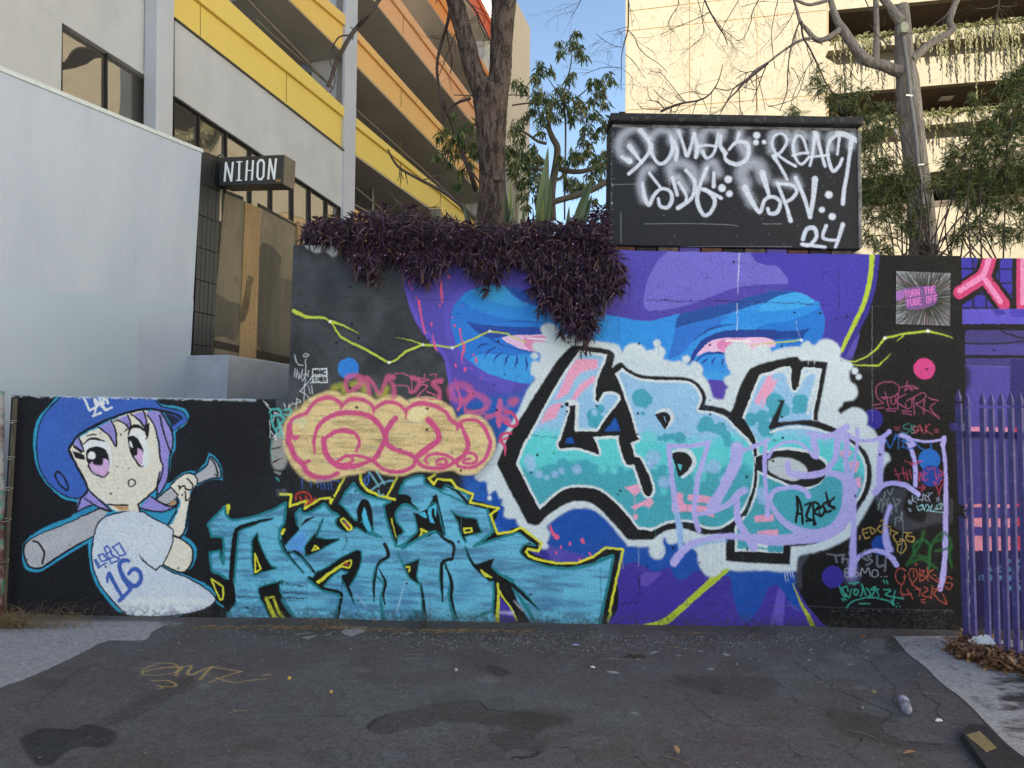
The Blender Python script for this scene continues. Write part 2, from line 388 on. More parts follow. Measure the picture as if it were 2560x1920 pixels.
# --- the big three-letter piece -------------------------------------------------
HALO = 'c3ced6'
halo = '@M 2212,1500 @U 60,1400 130,1230 200,1130 165,1090 160,1050 168,992 200,975 236,985 240,905 185,885 172,850 200,812 290,808 300,780 270,750 245,690 285,655 340,652 400,690 412,740 560,755 650,790 800,815 900,830 940,870 950,905 980,850 1040,825 1100,832 1145,868 1155,890 1200,880 1240,890 1270,850 1320,880 1310,940 1310,965 1350,970 1400,985 1450,975 1500,995 1530,1020* 1560,985 1600,985 1640,1020 1650,1060 1640,1090 1690,1150 1720,1230 1735,1295* 1800,1310 1830,1300 1850,1225* 1870,1200 1840,1170 1830,1140 1850,1108 1895,1090 1865,1040 1845,960 1840,900 1862,850 1920,812 2000,812 2055,850 2080,880* 2120,848 2170,838 2212,842 @V 40,905* 60,885 150,860 262,850 285,872* 290,830 340,802 400,842 440,802 520,787 590,822 630,890 620,940 650,958 700,990 700,1060 712,1150 760,1190 772,1260 740,1310 650,1330 640,1360* 600,1400 632,1440* 660,1412 740,1377 820,1400 860,1460 850,1530* 900,1560 930,1600 960,1659 @W 990,90 1045,120 1055,175 1010,215 985,300 960,380 920,480 880,560 800,700 770,745 720,830 600,900 450,960 330,985 265,1002* 252,1060 250,1130* 100,1142 0,1130 @L 2100,1128 1950,1132 1880,1120 1840,1110 1760,1175 1690,1178 1630,1110 1605,1040 1605,985 1560,940 1510,930 1480,880 1400,890 1340,872 1330,840 1300,862 1312,920 1320,970 1290,1018 1240,1020 1200,980 1190,925* 985,917* 985,890 930,830 860,740 780,660 700,605 620,590 520,597 430,640 350,700 300,745 325,800 320,850 300,888 315,920 290,940 250,930 150,800 80,750 50,730 30,680 @B 2180,680 2140,650 2150,580 2120,560 2130,510 2100,500 2070,432 2010,480* 2000,440 1992,362 1930,355 1890,325 1900,295 2000,205 2060,100 2100,20 @M 2150,1600'
F(HALO, halo, soft=2.2)
tile('U')
for x, y, r in ((1270, 895, 50), (1252, 822, 32), (1505, 960, 34), (195, 932, 30)): C(HALO, x, y, r, 4)
tile('V')
for x, y, r in ((700, 1020, 33), (748, 1063, 28), (783, 1112, 25)): C(HALO, x, y, r, 3)
tile('B'); C(HALO, 2017, 502, 20, 2)
tile('L'); C('c3ced6', 1252, 960, 66, 6); C('c3ced6', 1380, 850, 50, 4); K('5f86b8', 12, '1270,1000 1310,960', soft=3, op=.6)
F('a4bfce', '@U 1100,950 1300,1000 1500,1050 1600,1100 1400,1080 1100,1060 950,960', soft=14, op=.25)
BK = '15161a'
F(BK, '@U 520,840* 640,847 800,870 860,890 885,920 878,980 860,1035* 930,990 960,1000 1000,1040 1100,1090 1250,1108 1400,1110 1520,1120 1600,1160 1660,1230 1680,1290 1665,1355* 1740,1365 1830,1385 1890,1415* 1915,1370 1960,1220 2030,1080 2080,1030 2212,985 @V 230,938 270,958 285,975* 350,972 500,985 512,1000* 500,1080 470,1250 440,1400 427,1500* 500,1522 600,1570 700,1640 @W 770,30 850,110 890,220 895,330 870,450 800,570 730,680 600,800 450,880 330,910 200,920* 195,1000 192,1078* 0,1070 @L 2000,1058 1845,1045* 1845,820* 1740,815 1640,815 1560,790 1500,770 1400,770 1300,800 1215,862* 1000,862* 930,780 840,680 760,600 680,545 600,525 500,540 400,590 300,660 235,728 190,735 130,722* 60,580 0,470 @B 2170,390 2110,270 2085,200 2120,110 @U -20,1600 60,1490 240,1200 400,960', soft=1)
WH = 'c8d1d8'
CB = '@U 590,880* 700,900 825,918* 795,1010 745,1130 725,1230 720,1310* 745,1330* 790,1245* 850,1238 920,1260 942,1310* 870,1400 800,1490 740,1585* 548,1585* 552,1480 556,1360 540,1335 470,1335 500,1385 485,1450 420,1659* @L 400,20 405,60 430,74 510,64 590,72 680,100 757,127* 735,50 700,-28* 930,-38* 920,0 960,140 990,215* 1055,212* 1100,340 1148,470 1195,485* 1218,420 1180,300 1105,152* 1060,143* 1025,25* 1100,-5* @U 1075,1625* 1030,1450 975,1300 935,1180 890,1085* 955,1035* 1010,1080 1100,1120 1250,1140 1400,1140 1520,1150 1590,1190 1640,1270 1635,1340 1605,1395* 1640,1405 1740,1415 1850,1460 1950,1560 2050,1659 @L 2100,100 2110,250 2090,400 2050,530 1985,630 1925,690* 1830,755 1740,777 1650,762 1560,717 1450,710 1330,730 1210,787* 1083,770* 1010,670 920,570 820,480 720,425 600,410 500,415 400,460 300,545 240,607* 150,440 70,270 32,205* 75,90 115,0 @U 160,1590 330,1270 500,1000'
F(WH, CB)
SS = '@U 2212,1070* 2140,1092* 2080,1230 1985,1480* 2020,1560 2100,1700 @L 2120,150 2112,300 2100,420 2060,560 1985,672 1925,740* 1925,962* 2100,965 @W 0,972 130,978* 137,905* 165,880* 200,870 430,820 600,740 700,650 760,560 820,450 850,340 850,220 800,105 740,40 @V 640,1640 500,1578 400,1545 300,1530 200,1530 80,1550 20,1572* 5,1550* 40,1470 110,1330 75,1312* 200,1240 240,1232* 270,1150 290,1060 310,1030* 400,1035 465,1045* 455,1100 430,1250 400,1400 393,1485* 300,1485 150,1502 85,1500* 140,1332 0,1300 -200,1350 -200,1700 @L 2000,1200 2212,1300'
SS = '@U 2212,1075* 2140,1092* 2080,1230 1985,1480* 2030,1560 2100,1680 @L 2118,150 2112,300 2100,420 2060,560 1985,672 1925,740* 1925,962* 2100,965 @W 0,972 130,978* 137,905* 165,880* 200,870 430,820 600,740 700,650 760,560 820,450 850,340 850,220 800,105 740,40 @V 640,1640 560,1600 430,1550 420,1490* 393,1485* 400,1400 430,1250 455,1100 466,1045* 400,1035 310,1030* 290,1060 270,1150 240,1232* 215,1222 200,1150 205,1060 190,1018* 90,1038 0,1078'
F(WH, SS)
# letter fills, inset from the white line, fading from pale blue to teal
def grad(x0, y0, W, H):
    Y = (np.arange(y0, y0+H)[:, None]+(n2[y0:y0+H, x0:x0+W]-.5)*60)
    ys = [wall_xy(1500, v)[1] for v in (880, 1070, 1100, 1160, 1178, 1440)]
    cs = np.array([lin('8fb6e2'), lin('8cb8e2'), lin('58c2c8'), lin('58c0c4'), lin('429caa'), lin('4298a8')])
    return np.stack([np.interp(Y, ys, cs[:, k]) for k in range(3)], -1).astype(np.float32)
def inset(Pstr, px):
    Q = spline(w.tr2(Pstr), True); A, x0, y0 = w.mask(Q)
    pad = px+3; A = np.pad(A, pad); x0 -= pad; y0 -= pad
    d = blur(A, px/2.2)
    return np.clip((d-.86)*9, 0, 1), x0, y0
for P_, ins in ((CB, 11), (SS, 11)):
    w.m = None if P_ is CB else w.m
    A, x0, y0 = inset(P_, ins); mm = w.m; w.m = None; w.put(A, x0, y0, grad); w.m = mm
    m0 = np.zeros((h, wd_), np.float32); m0[y0:y0+A.shape[0], x0:x0+A.shape[1]] = A
    w.m = m0 if w.m is None else np.maximum(w.m, m0) if P_ is SS else m0
PI = 'e299b6'
for s in ('@U 560,960* 740,965* 745,1040* 640,1060 560,1110 510,1200 470,1270 365,1315* 430,1190 490,1060', '@U 725,1100* 720,1150* 620,1230 560,1300 545,1320 500,1320* 560,1220 640,1140',
          '@U 440,1330* 400,1420 370,1470 270,1510 230,1545* 290,1420 340,1360', '@L 970,410* 1105,375* 1130,430* 1060,482*', '@L 1020,580* 1150,520 1190,480* 1222,540* 1180,592* 1140,570 1070,602*',
          '@L 1040,660* 1085,640* 1085,680* 1060,690*', '@L 1410,455* 1480,460* 1485,540 1560,562 1690,572 1720,600 1750,672* 1690,650 1600,622 1390,620* 1378,560* 1430,555*',
          '@L 1520,470* 1650,480 1740,500* 1720,548* 1600,537 1520,520*', '@L 2095,655* 2260,640* 2260,700* 2100,708*', '@L 2118,790* 2300,775* 2300,850* 2130,855*',
          '@W 620,120* 640,88* 700,83* 730,110* 690,150* 650,162*', '@W 700,200* 740,168* 790,190* 765,285* 720,262*', '@W 755,330* 800,315* 805,405* 790,420* 755,380*',
          '@U 2200,1120* 2260,1080* 2200,1230* 2130,1360* 2090,1330*', '@U 2240,1160* 2290,1130* 2250,1240* 2160,1380* 2150,1370*', '@V 0,1110* 45,1130* 0,1270* -60,1330*', '@V 50,1140* 80,1150* 30,1250* -20,1310*'):
    F(PI, s, soft=1.5)
TE = '3f9aac'
for t, L_ in (('U', ((1115, 1295, 80), (1185, 1325, 27), (1150, 1365, 24), (1130, 1430, 19), (1200, 1292, 15), (710, 1450, 62), (765, 1390, 36), (765, 1490, 40), (740, 1540, 30), (700, 1510, 44), (825, 1432, 20), (690, 1450, 45),
                     (1680, 1520, 66), (1740, 1560, 40), (1800, 1560, 55), (1640, 1550, 44), (1850, 1620, 42), (1830, 1600, 30), (1280, 1645, 24), (1330, 1640, 34), (1380, 1630, 30), (1450, 1640, 52), (2060, 1480, 60), (2160, 1460, 60), (2190, 1560, 70))),
              ('V', ((60, 1330, 80), (130, 1400, 60), (60, 1430, 60), (275, 1330, 66), (290, 1380, 50), (240, 1400, 36), (20, 1600, 26), (300, 1310, 44))),
              ('L', ((440, 205, 48), (630, 215, 48), (500, 230, 28), (700, 235, 30), (360, 235, 26), (760, 240, 26), (820, 250, 24), (940, 260, 30), (1040, 280, 30), (1215, 200, 34), (1190, 260, 30), (1300, 250, 40), (1440, 260, 40), (560, 260, 40), (1740, 270, 40), (1850, 270, 44), (1990, 290, 40), (1130, 620, 50), (1870, 20, 44), (1270, 130, 18)))):
    tile(t)
    for x, y, r in L_: C(TE, x, y, r, 2.5, .95)
tile('L')
for x, y, r, c in ((150, 170, 46, '96b4e0'), (165, 230, 40, '96b4e0'), (230, 295, 34, '96b4e0'), (370, 300, 30, '96b4e0'), (430, 265, 26, '96b4e0'), (560, 255, 40, '96b4e0'), (300, 325, 22, '96b4e0'),
                   (1315, 365, 52, '96b4e0'), (1310, 445, 30, '5cc4ca'), (1620, 310, 60, '62c6c8'), (1840, 345, 46, '96b4e0'), (780, 250, 40, '62c6c8'), (880, 260, 36, '62c6c8'), (1740, 230, 60, '96b4e0'), (1660, 250, 30, '96b4e0'), (1220, 150, 66, '96b4e0'), (1180, 220, 40, '96b4e0'), (2150, 460, 50, '96b4e0'), (2170, 520, 40, '96b4e0')):
    C(c, x, y, r, 5, .75)
tile('U'); C('8fb6e2', 712, 1422, 27, 5); C('62c8cc', 1180, 1620, 50, 9, .8); C('62c8cc', 280, 1640, 60, 9, .8)
w.m = None
tile('U')
F('1450a0', '@U 800,1582* 895,1460* 937,1582*', soft=1)
F('1450a0', '@L 460,30* 480,-22* 520,-22* 537,28*', soft=1)
K(WH, 30, '@U 480,1352 510,1335 560,1342 562,1400 555,1575', soft=1.5); K(BK, (30, 34), '@U 475,1348 470,1352', soft=1); K(WH, 22, '@U 500,1350 540,1348', soft=1)
# counters of the second letter
F(BK, '@U 1232,1440* 1290,1418 1340,1425 1375,1460 1370,1500 1320,1570*'); K(WH, (16, 34, 30, 6), '@U 1245,1420 1300,1400 1360,1410 1385,1460 1370,1510 1325,1568'); K('7fa8c8', 8, '@U 1312,1455 1330,1500', soft=1)
F(BK, '@L 1378,120* 1450,100 1520,120 1560,180 1545,240 1490,300 1440,318*'); K(WH, (20, 36, 38, 30), '@L 1380,105 1450,85 1530,105 1575,180 1550,250 1480,320'); F('58b6c0', '@L 1425,205* 1470,220 1455,270*')
K(BK, (60, 30, 22, 26, 34), '@U 1985,1500 2040,1580 2085,1659 @L 2105,150 2105,350 2070,500 2010,640', soft=1)
# third letter: bar, counter
F(BK, '@V 72,1312* 148,1312* 85,1502* 200,1495 300,1485 400,1490 440,1500* 500,1530 600,1570 700,1640 640,1645 500,1580 300,1532 150,1537 20,1572* 5,1550 40,1470 108,1335*', soft=1)
K(WH, 20, '@V 20,1590 150,1555 300,1550 450,1575 600,1630', soft=1.5)
K(WH, (18, 34, 32, 28), '@V 270,1190 330,1090 400,1075 425,1120 390,1250 345,1430', soft=2.5, op=.9)
K(WH, (20, 36, 30), '@V 0,1095 100,1060 160,1075 185,1160 190,1180', soft=2.5, op=.9)
F(WH, '@L 2090,150* @W 0,92* 100,66 250,66 400,110 500,170 530,230 500,320 430,390 330,430 200,410 50,350 -80,290*')
F(BK, '@W -107,150* 0,110 100,92 200,90 350,115 440,160 500,220 505,290 470,350 380,400 300,408 200,392 100,345 0,300 -100,262*')
F('b4bcc0', '@W 0,180* 80,152 180,155 270,190 330,240 330,300 250,348 150,342 60,300 0,255*', soft=1.5)
K(WH, 26, '@W 10,880 60,890', soft=2); K(WH, 34, '@L 2120,905 @W -10,915 60,925', soft=2); K(PI, 34, '@W -20,795 45,790', soft=1)
F('4298a8', '@W 0,965* 130,970* 135,885* 60,860 0,880*'); K('6fb0d8', 4, '@W 350,960 250,1010', soft=1)
for x in (145, 165, 190, 212): K('c8d1d8', (7, 3), [(x, 1135), (x+8, 1180+(x*7 % 60))] if False else '@W %d,1135 %d,%d' % (x, x+12, 1190+(x*7) % 70))
for x in (342, 362, 396, 404): K('c8d1d8', (7, 3), '@V %d,940 %d,%d' % (x, x+6, 980+(x*3) % 40))
K('c8d1d8', (5, 3), '@V 245,630 250,690 285,790', op=.6)
# drips down the piece
for i in range(26):
    x = 1500+i*27+rng.integers(-9, 9); y = 60+rng.integers(0, 500)
    K('3b8a92' if i % 3 else '2f6f80', 4, '@L %d,%d %d,%d' % (x, y, x, y+rng.integers(150, 600)), op=.35)
for i in range(10):
    x = 1500+i*34+rng.integers(-9, 9)
    K('35373c', 4, '@L %d,%d %d,%d' % (x, 850, x, 1300+rng.integers(0, 300)), op=.3)
for i in range(14):
    x = 1560+i*24+rng.integers(-9, 9)
    K('6f93c8', 4, '@U %d,%d %d,%d' % (x, 1180+rng.integers(0, 400), x, 1659), op=.3)
# --- lavender tag over the piece
LV = 'aaa4f0'
def lav(wd, s, op=.97, soft=1.6): K(LV, wd, s, soft=soft, op=op)
K('8fb0e4', (50, 60, 40), '@L 1415,600 1445,740 1460,950', soft=3)
lav((44, 42, 50), '@L 1355,50 1362,150 1385,350 1415,600'); lav(40, '@L 1355,50 1500,52 1600,45 1700,22')
lav((38, 44, 46, 44), '@L 1700,20 1650,180 1610,300 1590,450 1575,620 1600,740 1612,785')
lav((110, 96, 84, 100), '@L 1945,70 1930,200 1870,330 1800,460 1730,580', soft=3); lav(36, '@L 1920,110 2000,92 2090,55 2212,0 @V 680,1545'.replace('@V 680,1545', ''))
lav((26, 40, 46, 56, 60), '@L 1580,645 1700,625 1800,590 1900,530 1950,470 2010,435'); lav((46, 60, 62, 70), '@L 1945,500 1945,650 1970,730 2030,830 2090,930')
lav((70, 60, 46, 50, 60, 70), '@L 1400,1060 1450,990 1550,900 1700,850 1850,830 2000,840 2212,855', soft=3)
K('7ea6e0', 24, '@L 1560,930 1700,885 1850,872', soft=3, op=.7)
lav((36, 36, 44), '@W -22,40 -30,200 -20,400 -5,560 0,650')
lav(28, '@W 0,150 50,75 150,20 260,22 340,80 400,150'); lav((50, 60, 66, 50), '@V 410,1600 @W 395,20 415,90 415,140')
lav((70, 60, 50, 56, 60, 60, 40), '@V 620,1620 @W 600,20 585,150 540,220 490,275 370,305 240,300 175,270 175,195')
lav((40, 60, 80, 90), '@W 500,285 600,300 690,350 735,430'); lav((90, 110, 100, 90, 80, 60, 40, 38, 40, 46), '@W 680,330 700,480 660,650 560,770 430,810 280,790 130,700 30,560 20,500 60,440 150,412 250,410 320,440 350,485')
lav((80, 90, 100, 90, 60), '@W -120,850 50,870 250,850 450,830 620,760 700,650', soft=2)
lav((60, 50, 46), '@V 650,1590 @W 680,20 672,150 685,310'); lav((40, 26, 26, 40), '@V 770,1570 @W 770,40 752,150 725,300 720,380')
lav((50, 46, 50, 52, 64, 66), '@W 740,360 742,600 738,800 735,950 735,1060 725,1150', soft=3)
lav((44, 60, 56, 60), '@V 1000,1659 @W 985,20 970,150 962,300 962,400'); lav((60, 46, 38, 42, 46, 40), '@W 925,450 985,395 1080,372 1180,388 1250,432 1300,470')
lav((30, 36, 38, 34), '@W 1205,15 1240,90 1270,200 1275,392'); lav((34, 30, 40, 46, 44, 50), '@W 1510,40 1530,200 1538,450 1535,700 1530,1000 1510,1180 1485,1285')
lav(22, '@V 1140,1612 1250,1655 1400,1672 1530,1645'); lav((40, 30, 40), '@V 1050,1585 980,1640 870,1665 760,1655 690,1610 640,1590')
lav((30, 50, 50, 60), '@V 345,1600 450,1625 560,1615 680,1545'); lav(40, '@V 1150,1620 1210,1640 1260,1700'); lav(44, '@V 1520,1640 1510,1700')
lav((40, 34, 40, 60, 66), '@W 1055,575 1020,680 1013,800 1030,900 1050,950', soft=3); lav((34, 30, 34, 44, 44), '@W 755,1060 800,1000 900,958 980,965 1060,1010 1110,1080', soft=2)
K(LV, (60, 90), '@W 730,1120 725,1180', soft=16, op=.4)
# black marker name
for s in ('240,710 255,600 245,490', '255,490 290,600 300,730', '245,630 290,640', '320,560 370,550 330,660 400,700 410,730', '330,700 400,690', '375,550 410,540 440,570 400,620 450,660', '440,600 470,570 490,610 460,660 440,620',
          '520,530 480,560 500,620 550,610', '500,455 530,560 580,600', '575,500 520,560 580,580', '390,540 395,730'): tile('W'); K('0c0c0e', (20, 24, 18), s)
# --- six-letter blue piece at the bottom ---------------------------------------
def K(col, wv, s, **kw):
    if col == '0f1012': wv = tuple(1.25*v for v in wv) if isinstance(wv, tuple) else 1.25*wv
    WALL.K(col, wv, s, **kw)
mass = '@A 410,660* 480,590 560,505* 565,570 610,618 700,615 850,580 980,530 1088,472* 1082,560 1072,650* 1040,690 @B 215,770 240,900 250,915* 300,850 365,778* 352,700 340,640* 385,592* 400,632 480,620 590,552* 640,610 730,655* 692,690 700,740 780,790* 870,752* 950,800 1080,840* @B 1010,800* 955,770 905,692* 850,690 790,620 725,550* 780,450 842,372* 890,440 960,480 1060,510 1162,528* 1105,565* 1120,650 1150,760 1210,920* 1220,840 1278,790* 1215,700 1212,612* 1290,552* 1395,602* 1240,455* 1300,340 1440,310 1455,375* 1600,440* 1640,392* 1835,470* 1840,530* 2000,600* 2020,700 2050,790* 1950,870 1880,918* 2212,815 @L 60,800 205,895* 205,915* 130,900 85,935 85,985 200,1050 400,1100 600,1092 750,1045 905,985* 905,1000 870,1150 800,1400 745,1760* @B 2212,1760* 40,1760* @A 590,1700* 585,1420 650,1350 640,1300 630,1170 600,1170 550,1110 450,1065* 435,960 432,905* 510,890* 530,970 548,1000* 548,800 510,768 445,765* 430,700'
K('101114', 46, mass+' @A 410,660', soft=1.2, sm=1)
F('101114', '@A 545,900 640,700 1000,500 1200,560 1500,480 1750,400 2100,560 @B 1300,330 1500,330 1700,370 1840,500 2080,590 2040,760 2060,800 2212,800 @L 80,760 240,900 230,960 140,950 300,1030 560,1060 850,950 940,960 900,1100 830,1560 @B 2100,1580 @A 560,1540 420,1100 560,900')
nst = np.clip((fbm(h, wd_, 10, 44, 3, cellx=70)-.42)*3.4, 0, 1)
F(shade('62aecb', '4a7a9c', nst*.9), mass)
K('1f7680', (22,), mass+' @A 410,660', soft=1.2)
m_ = np.zeros((h, wd_), np.float32)
for s in ('@B 620,1300 900,1200 900,1500 640,1500', '@B 1150,1250 1350,1250 1350,1480 1180,1480', '@L 230,1380 640,1390 640,1450 250,1440', '@B 1750,1180 1900,1180 1900,1330 1750,1330', '@L 100,1080 420,1130 600,1200 300,1180'):
    F('3a6c9c', s, soft=18, op=.45)
for s in ('@B 290,860 420,790 440,860 400,970 280,960',): F('4f86d0', s, soft=10, op=.8)
TL = '1f7680'
def blk(s, t=17, y=None):
    K(TL, t*2, s+' '+' '.join(s.split()[:2] if s[0] == '@' else s.split()[:1]), soft=1, sm=1)
    F('0f1012', s)
# first letter
K(TL, (20, 52, 60, 60), '@A 970,608 850,640 700,692 660,740 642,900 622,1150', soft=1); K('0f1012', (10, 28, 34, 32), '@A 970,608 850,638 690,690 652,740 632,900 612,1150', soft=1)
F('0f1012', '@A 430,1120* 470,1090 560,1130 620,1160 640,1180 650,1330 590,1420* 540,1380 520,1310 450,1210'); K('c9c93c', 14, '@A 440,1130 500,1165 545,1200 545,1300 520,1310 480,1220 440,1130', sm=0)
blk('@A 840,735* 800,800 800,900 800,1000 815,1098* 900,1065 1005,1040* 950,1010 890,900 850,800', 12)
K('d6d23c', 14, '@A 820,915 822,1075 872,1045 820,915', sm=0)
blk('@A 850,1215* 960,1175 1060,1152* 1025,1190 1060,1300 1130,1410 1190,1505* 975,1505* 920,1400 870,1290', 12)
K('b9b938', (26, 34, 50), '@A 915,1300 960,1400 1010,1500', soft=2); K('b9b938', (18, 26, 40), '@A 980,1290 1020,1400 1080,1500', soft=2); K('c9c93c', 16, '@A 910,1300 985,1285')
K('3a8896', 30, '@A 1060,1310 1130,1420 1200,1510', soft=3, op=.7)
K('0f1012', (14, 24, 10), '@A 1045,800 1090,900 1160,990 1240,1075')
K(TL, (20, 20, 6), '@A 1030,700 1030,800 1075,900 1150,990 1240,1080')
F('0f1012', '@B 250,735* 340,745 372,770 300,850 248,912* 225,850 215,780'); K('d6d23c', 26, '@B 240,775 228,805')
# second letter
blk('@B 530,800* 535,845 640,858 715,858* 600,920 480,985 430,1005* 425,930 460,870 500,820', 11); K('d6d23c', 13, '@B 510,915 487,955 540,938 510,915', sm=0)
K('0f1012', (6, 22, 8), '@B 390,745 430,700 495,668'); K('0f1012', (5, 20, 18, 12), '@B 585,672 555,740 535,800 525,860'); K(TL, 12, '@B 570,690 550,760 530,840')
K('0f1012', (20, 20, 26, 16), '@B 285,968 360,975 440,1070 510,1150'); K(TL, (10, 18, 12), '@B 270,950 340,985 410,1040 480,1130')
blk('@B 515,1150* 620,1100 720,1030 860,958 905,965* 905,1050 860,1170 810,1255* 745,1195* 800,1140* 745,1112* 650,1180 575,1275* 510,1240 460,1190* 490,1190', 12)
K('c9c93c', 26, '@B 532,1235 620,1165 730,1090'); K('d6d23c', 14, '@B 725,1085 780,1050 820,1040 818,1080 795,1105 740,1085'); K('b03c38', 18, '@B 770,1068 790,1075', soft=2)
K('0f1012', (30, 22, 4), '@B 760,1180 800,1280 850,1420'); K(TL, (10, 14, 4), '@B 740,1200 785,1300 845,1420')
K(TL, 26, '@B 450,1200 560,1290 690,1330 725,1360 705,1460 680,1560'); K('0f1012', (14, 20, 20, 14), '@B 455,1185 570,1275 700,1310 740,1345 722,1450 705,1560')
# gap with yellow capsule
F('0f1012', '@B 640,572* 725,555* 790,625 850,695 912,697* 960,780 950,800* 870,752 780,795* 705,740 695,690 733,655*'); K('d6d23c', 16, '@B 735,685 760,680 825,750 825,775 795,775 735,700 735,685', sm=0); K('28488c', 16, '@B 765,700 790,740', soft=2); K('b03c38', 12, '@B 770,712 805,755', soft=2)
# third letter
K(TL, 44, '@B 905,690 900,620 930,560 955,560 985,680 1002,770'); K('0f1012', (30, 40, 44, 34, 6), '@B 895,690 898,600 935,540 965,580 990,680 1003,775'); F('4db0d2', '@B 915,640* 938,585 960,660 995,780 960,775 930,720')
F('0f1012', '@B 1108,568* 1165,540 1250,470 1330,490 1345,540 1398,602 1290,550 1213,612 1215,700 1278,790 1222,842* 1212,915* 1150,760 1120,650'); K(TL, 14, '@B 1105,570 1118,650 1150,760 1208,905'); K(TL, 14, '@B 1222,838 1278,790 1215,700 1213,612 1290,552 1395,604')
K('c9c93c', (10, 10, 6), '@B 1168,680 1190,760 1210,840', sm=0)
K(TL, (26, 34, 18), '@B 1215,925 1290,900 1340,850 1400,790 1385,700 1362,630')
F('0f1012', '@B 1362,628* 1400,630 1460,600 1500,560 1530,485* 1560,470 1582,545 1605,650 1640,812* 1600,850* 1560,795 1500,830 1400,850 1300,930 1262,945* 1340,850 1402,790 1385,700')
F('4db0d2', '@B 1480,600* 1555,548* 1560,620 1540,722* 1502,708*'); K(TL, 12, '@B 1480,600 1555,545 1610,760 1635,815'); K('0f1012', (20, 22, 26, 8), '@B 1530,600 1535,660 1580,740 1620,810')
F('4db0d2', '@B 1400,630* 1460,625 1475,670 1445,668'); K('d6d23c', 16, '@B 1425,770 1490,800 1415,835 1435,800 1425,770', sm=0)
K(TL, (20, 26, 26, 10), '@B 1265,940 1400,855 1550,795 1670,890 1700,920'); K('0f1012', (6, 18, 22, 20, 12), '@B 1560,790 1640,860 1708,905 1695,1020 1650,1030')
K(TL, (16, 22, 24, 30), '@B 1225,960 1270,1080 1330,1190 1420,1260 1440,1400 1445,1520'); K('0f1012', (4, 18, 22), '@B 1425,1215 1440,1350 1460,1500')
blk('@B 1280,1082* 1340,1060 1408,1030* 1385,1180 1415,1245* 1330,1190', 10); K('c9c93c', 16, '@B 1300,1098 1325,1100 1322,1140')
K(TL, (20, 30, 24, 8), '@B 1150,1010 1050,1085 1015,1200 1022,1400'); K('0f1012', (26, 22, 14, 4), '@B 1110,900 1145,1000 1060,1060 1030,1180')
K('0f1012', (6, 16, 14, 6), '@B 1045,1085 1030,1180 1018,1290 1022,1400'); K(TL, (18, 24, 28, 40), '@B 1045,1180 1105,1250 1080,1380 1100,1540'); K('0f1012', (6, 18, 20, 12), '@B 1060,1110 1118,1230 1100,1330 1115,1420')
# fourth letter
blk('@B 1690,612* 1740,652 1905,690* 1920,740 1950,798* 1800,830* 1812,882* 1770,810 1745,710', 11)
K('d6d23c', 14, '@B 1795,765 1860,762 1862,795 1800,800 1795,765', sm=0)
K(TL, (14, 20, 18, 22), '@B 1500,420 1620,460 1700,490 1830,560'.replace('1500,420 ', '1590,440 ')); K('0f1012', (8, 18, 22, 10), '@B 1640,395 1740,450 1835,540 1990,590')
K(TL, (16, 24, 20, 10), '@B 1600,1080 1590,1180 1600,1300 1610,1400'); K('0f1012', (22, 24, 18, 6), '@B 1690,1030 1610,1060 1605,1200 1613,1395'); K(TL, (12, 22, 24, 40), '@B 1635,1060 1680,1210 1665,1360 1720,1550'); K('0f1012', (8, 22, 20, 8), '@B 1625,1060 1690,1220 1690,1380 1740,1540')
K(TL, (10, 22, 24, 22, 24), '@B 1800,920 1860,1060 2010,1210 2055,1225 2045,1480'); K('0f1012', (4, 22, 24, 20, 24), '@B 1812,920 1870,1060 2010,1195 2075,1230 2065,1500')
F('0f1012', '@B 1888,1075* 2062,1025* 2040,1090 2120,1160 2212,1215* @L 0,1215 0,1275 60,1420 110,1500 170,1600* @B 2070,1600* 2062,1225* 2010,1195')
F('43339a', '@B 2108,1355* 2212,1480* @L 30,1570 @B 2108,1580*'); K('c9c93c', (20, 26, 34), '@B 2090,1250 2095,1350 2085,1570'); K('c9c93c', (16, 14, 14), '@B 2090,1240 2110,1320 2212,1470 @L 40,1560')
K('c9c93c', (10, 34, 12), '@B 1945,1125 1980,1160 2035,1188'); K('c8c4e8', (16, 30), '@B 2110,1490 2212,1495', soft=5, op=.7); K('e6e6ea', 8, '@L 20,1395 90,1470', soft=4, op=.5)
K(TL, (16, 22, 26, 36), '@B 1880,1070 2050,1030 @B 2040,1095 2110,1160 2212,1215'.replace('@B 1880,1070 2050,1030 ', '')); K(TL, (10, 30, 36, 20), '@L 0,1275 80,1380 140,1470 200,1590'); K(TL, (22, 34, 10), '@L 0,1240 110,1330 235,1480'); K('0f1012', (26, 22, 4), '@L 0,1250 100,1340 225,1460')
K(TL, (4, 30, 6), '@B 1870,1560 1960,1500 2070,1470', soft=2); F('1d6a78', '@B 1300,1560 1350,1490 1440,1470 1480,1560', soft=3, op=.8)
K(TL, (24, 30, 26, 36, 30), '@L 85,985 200,1055 400,1105 600,1096 750,1045 @L 890,990'); K('0f1012', (30, 30, 28, 34, 40), '@L 0,782 60,772 235,905 215,945 120,925 95,965 140,1010 300,1065 500,1082 700,1040 820,965 910,970 900,1060 850,1300 800,1590', sm=0)
K(TL, 22, '@L 875,1000 850,1150 800,1380 750,1590')
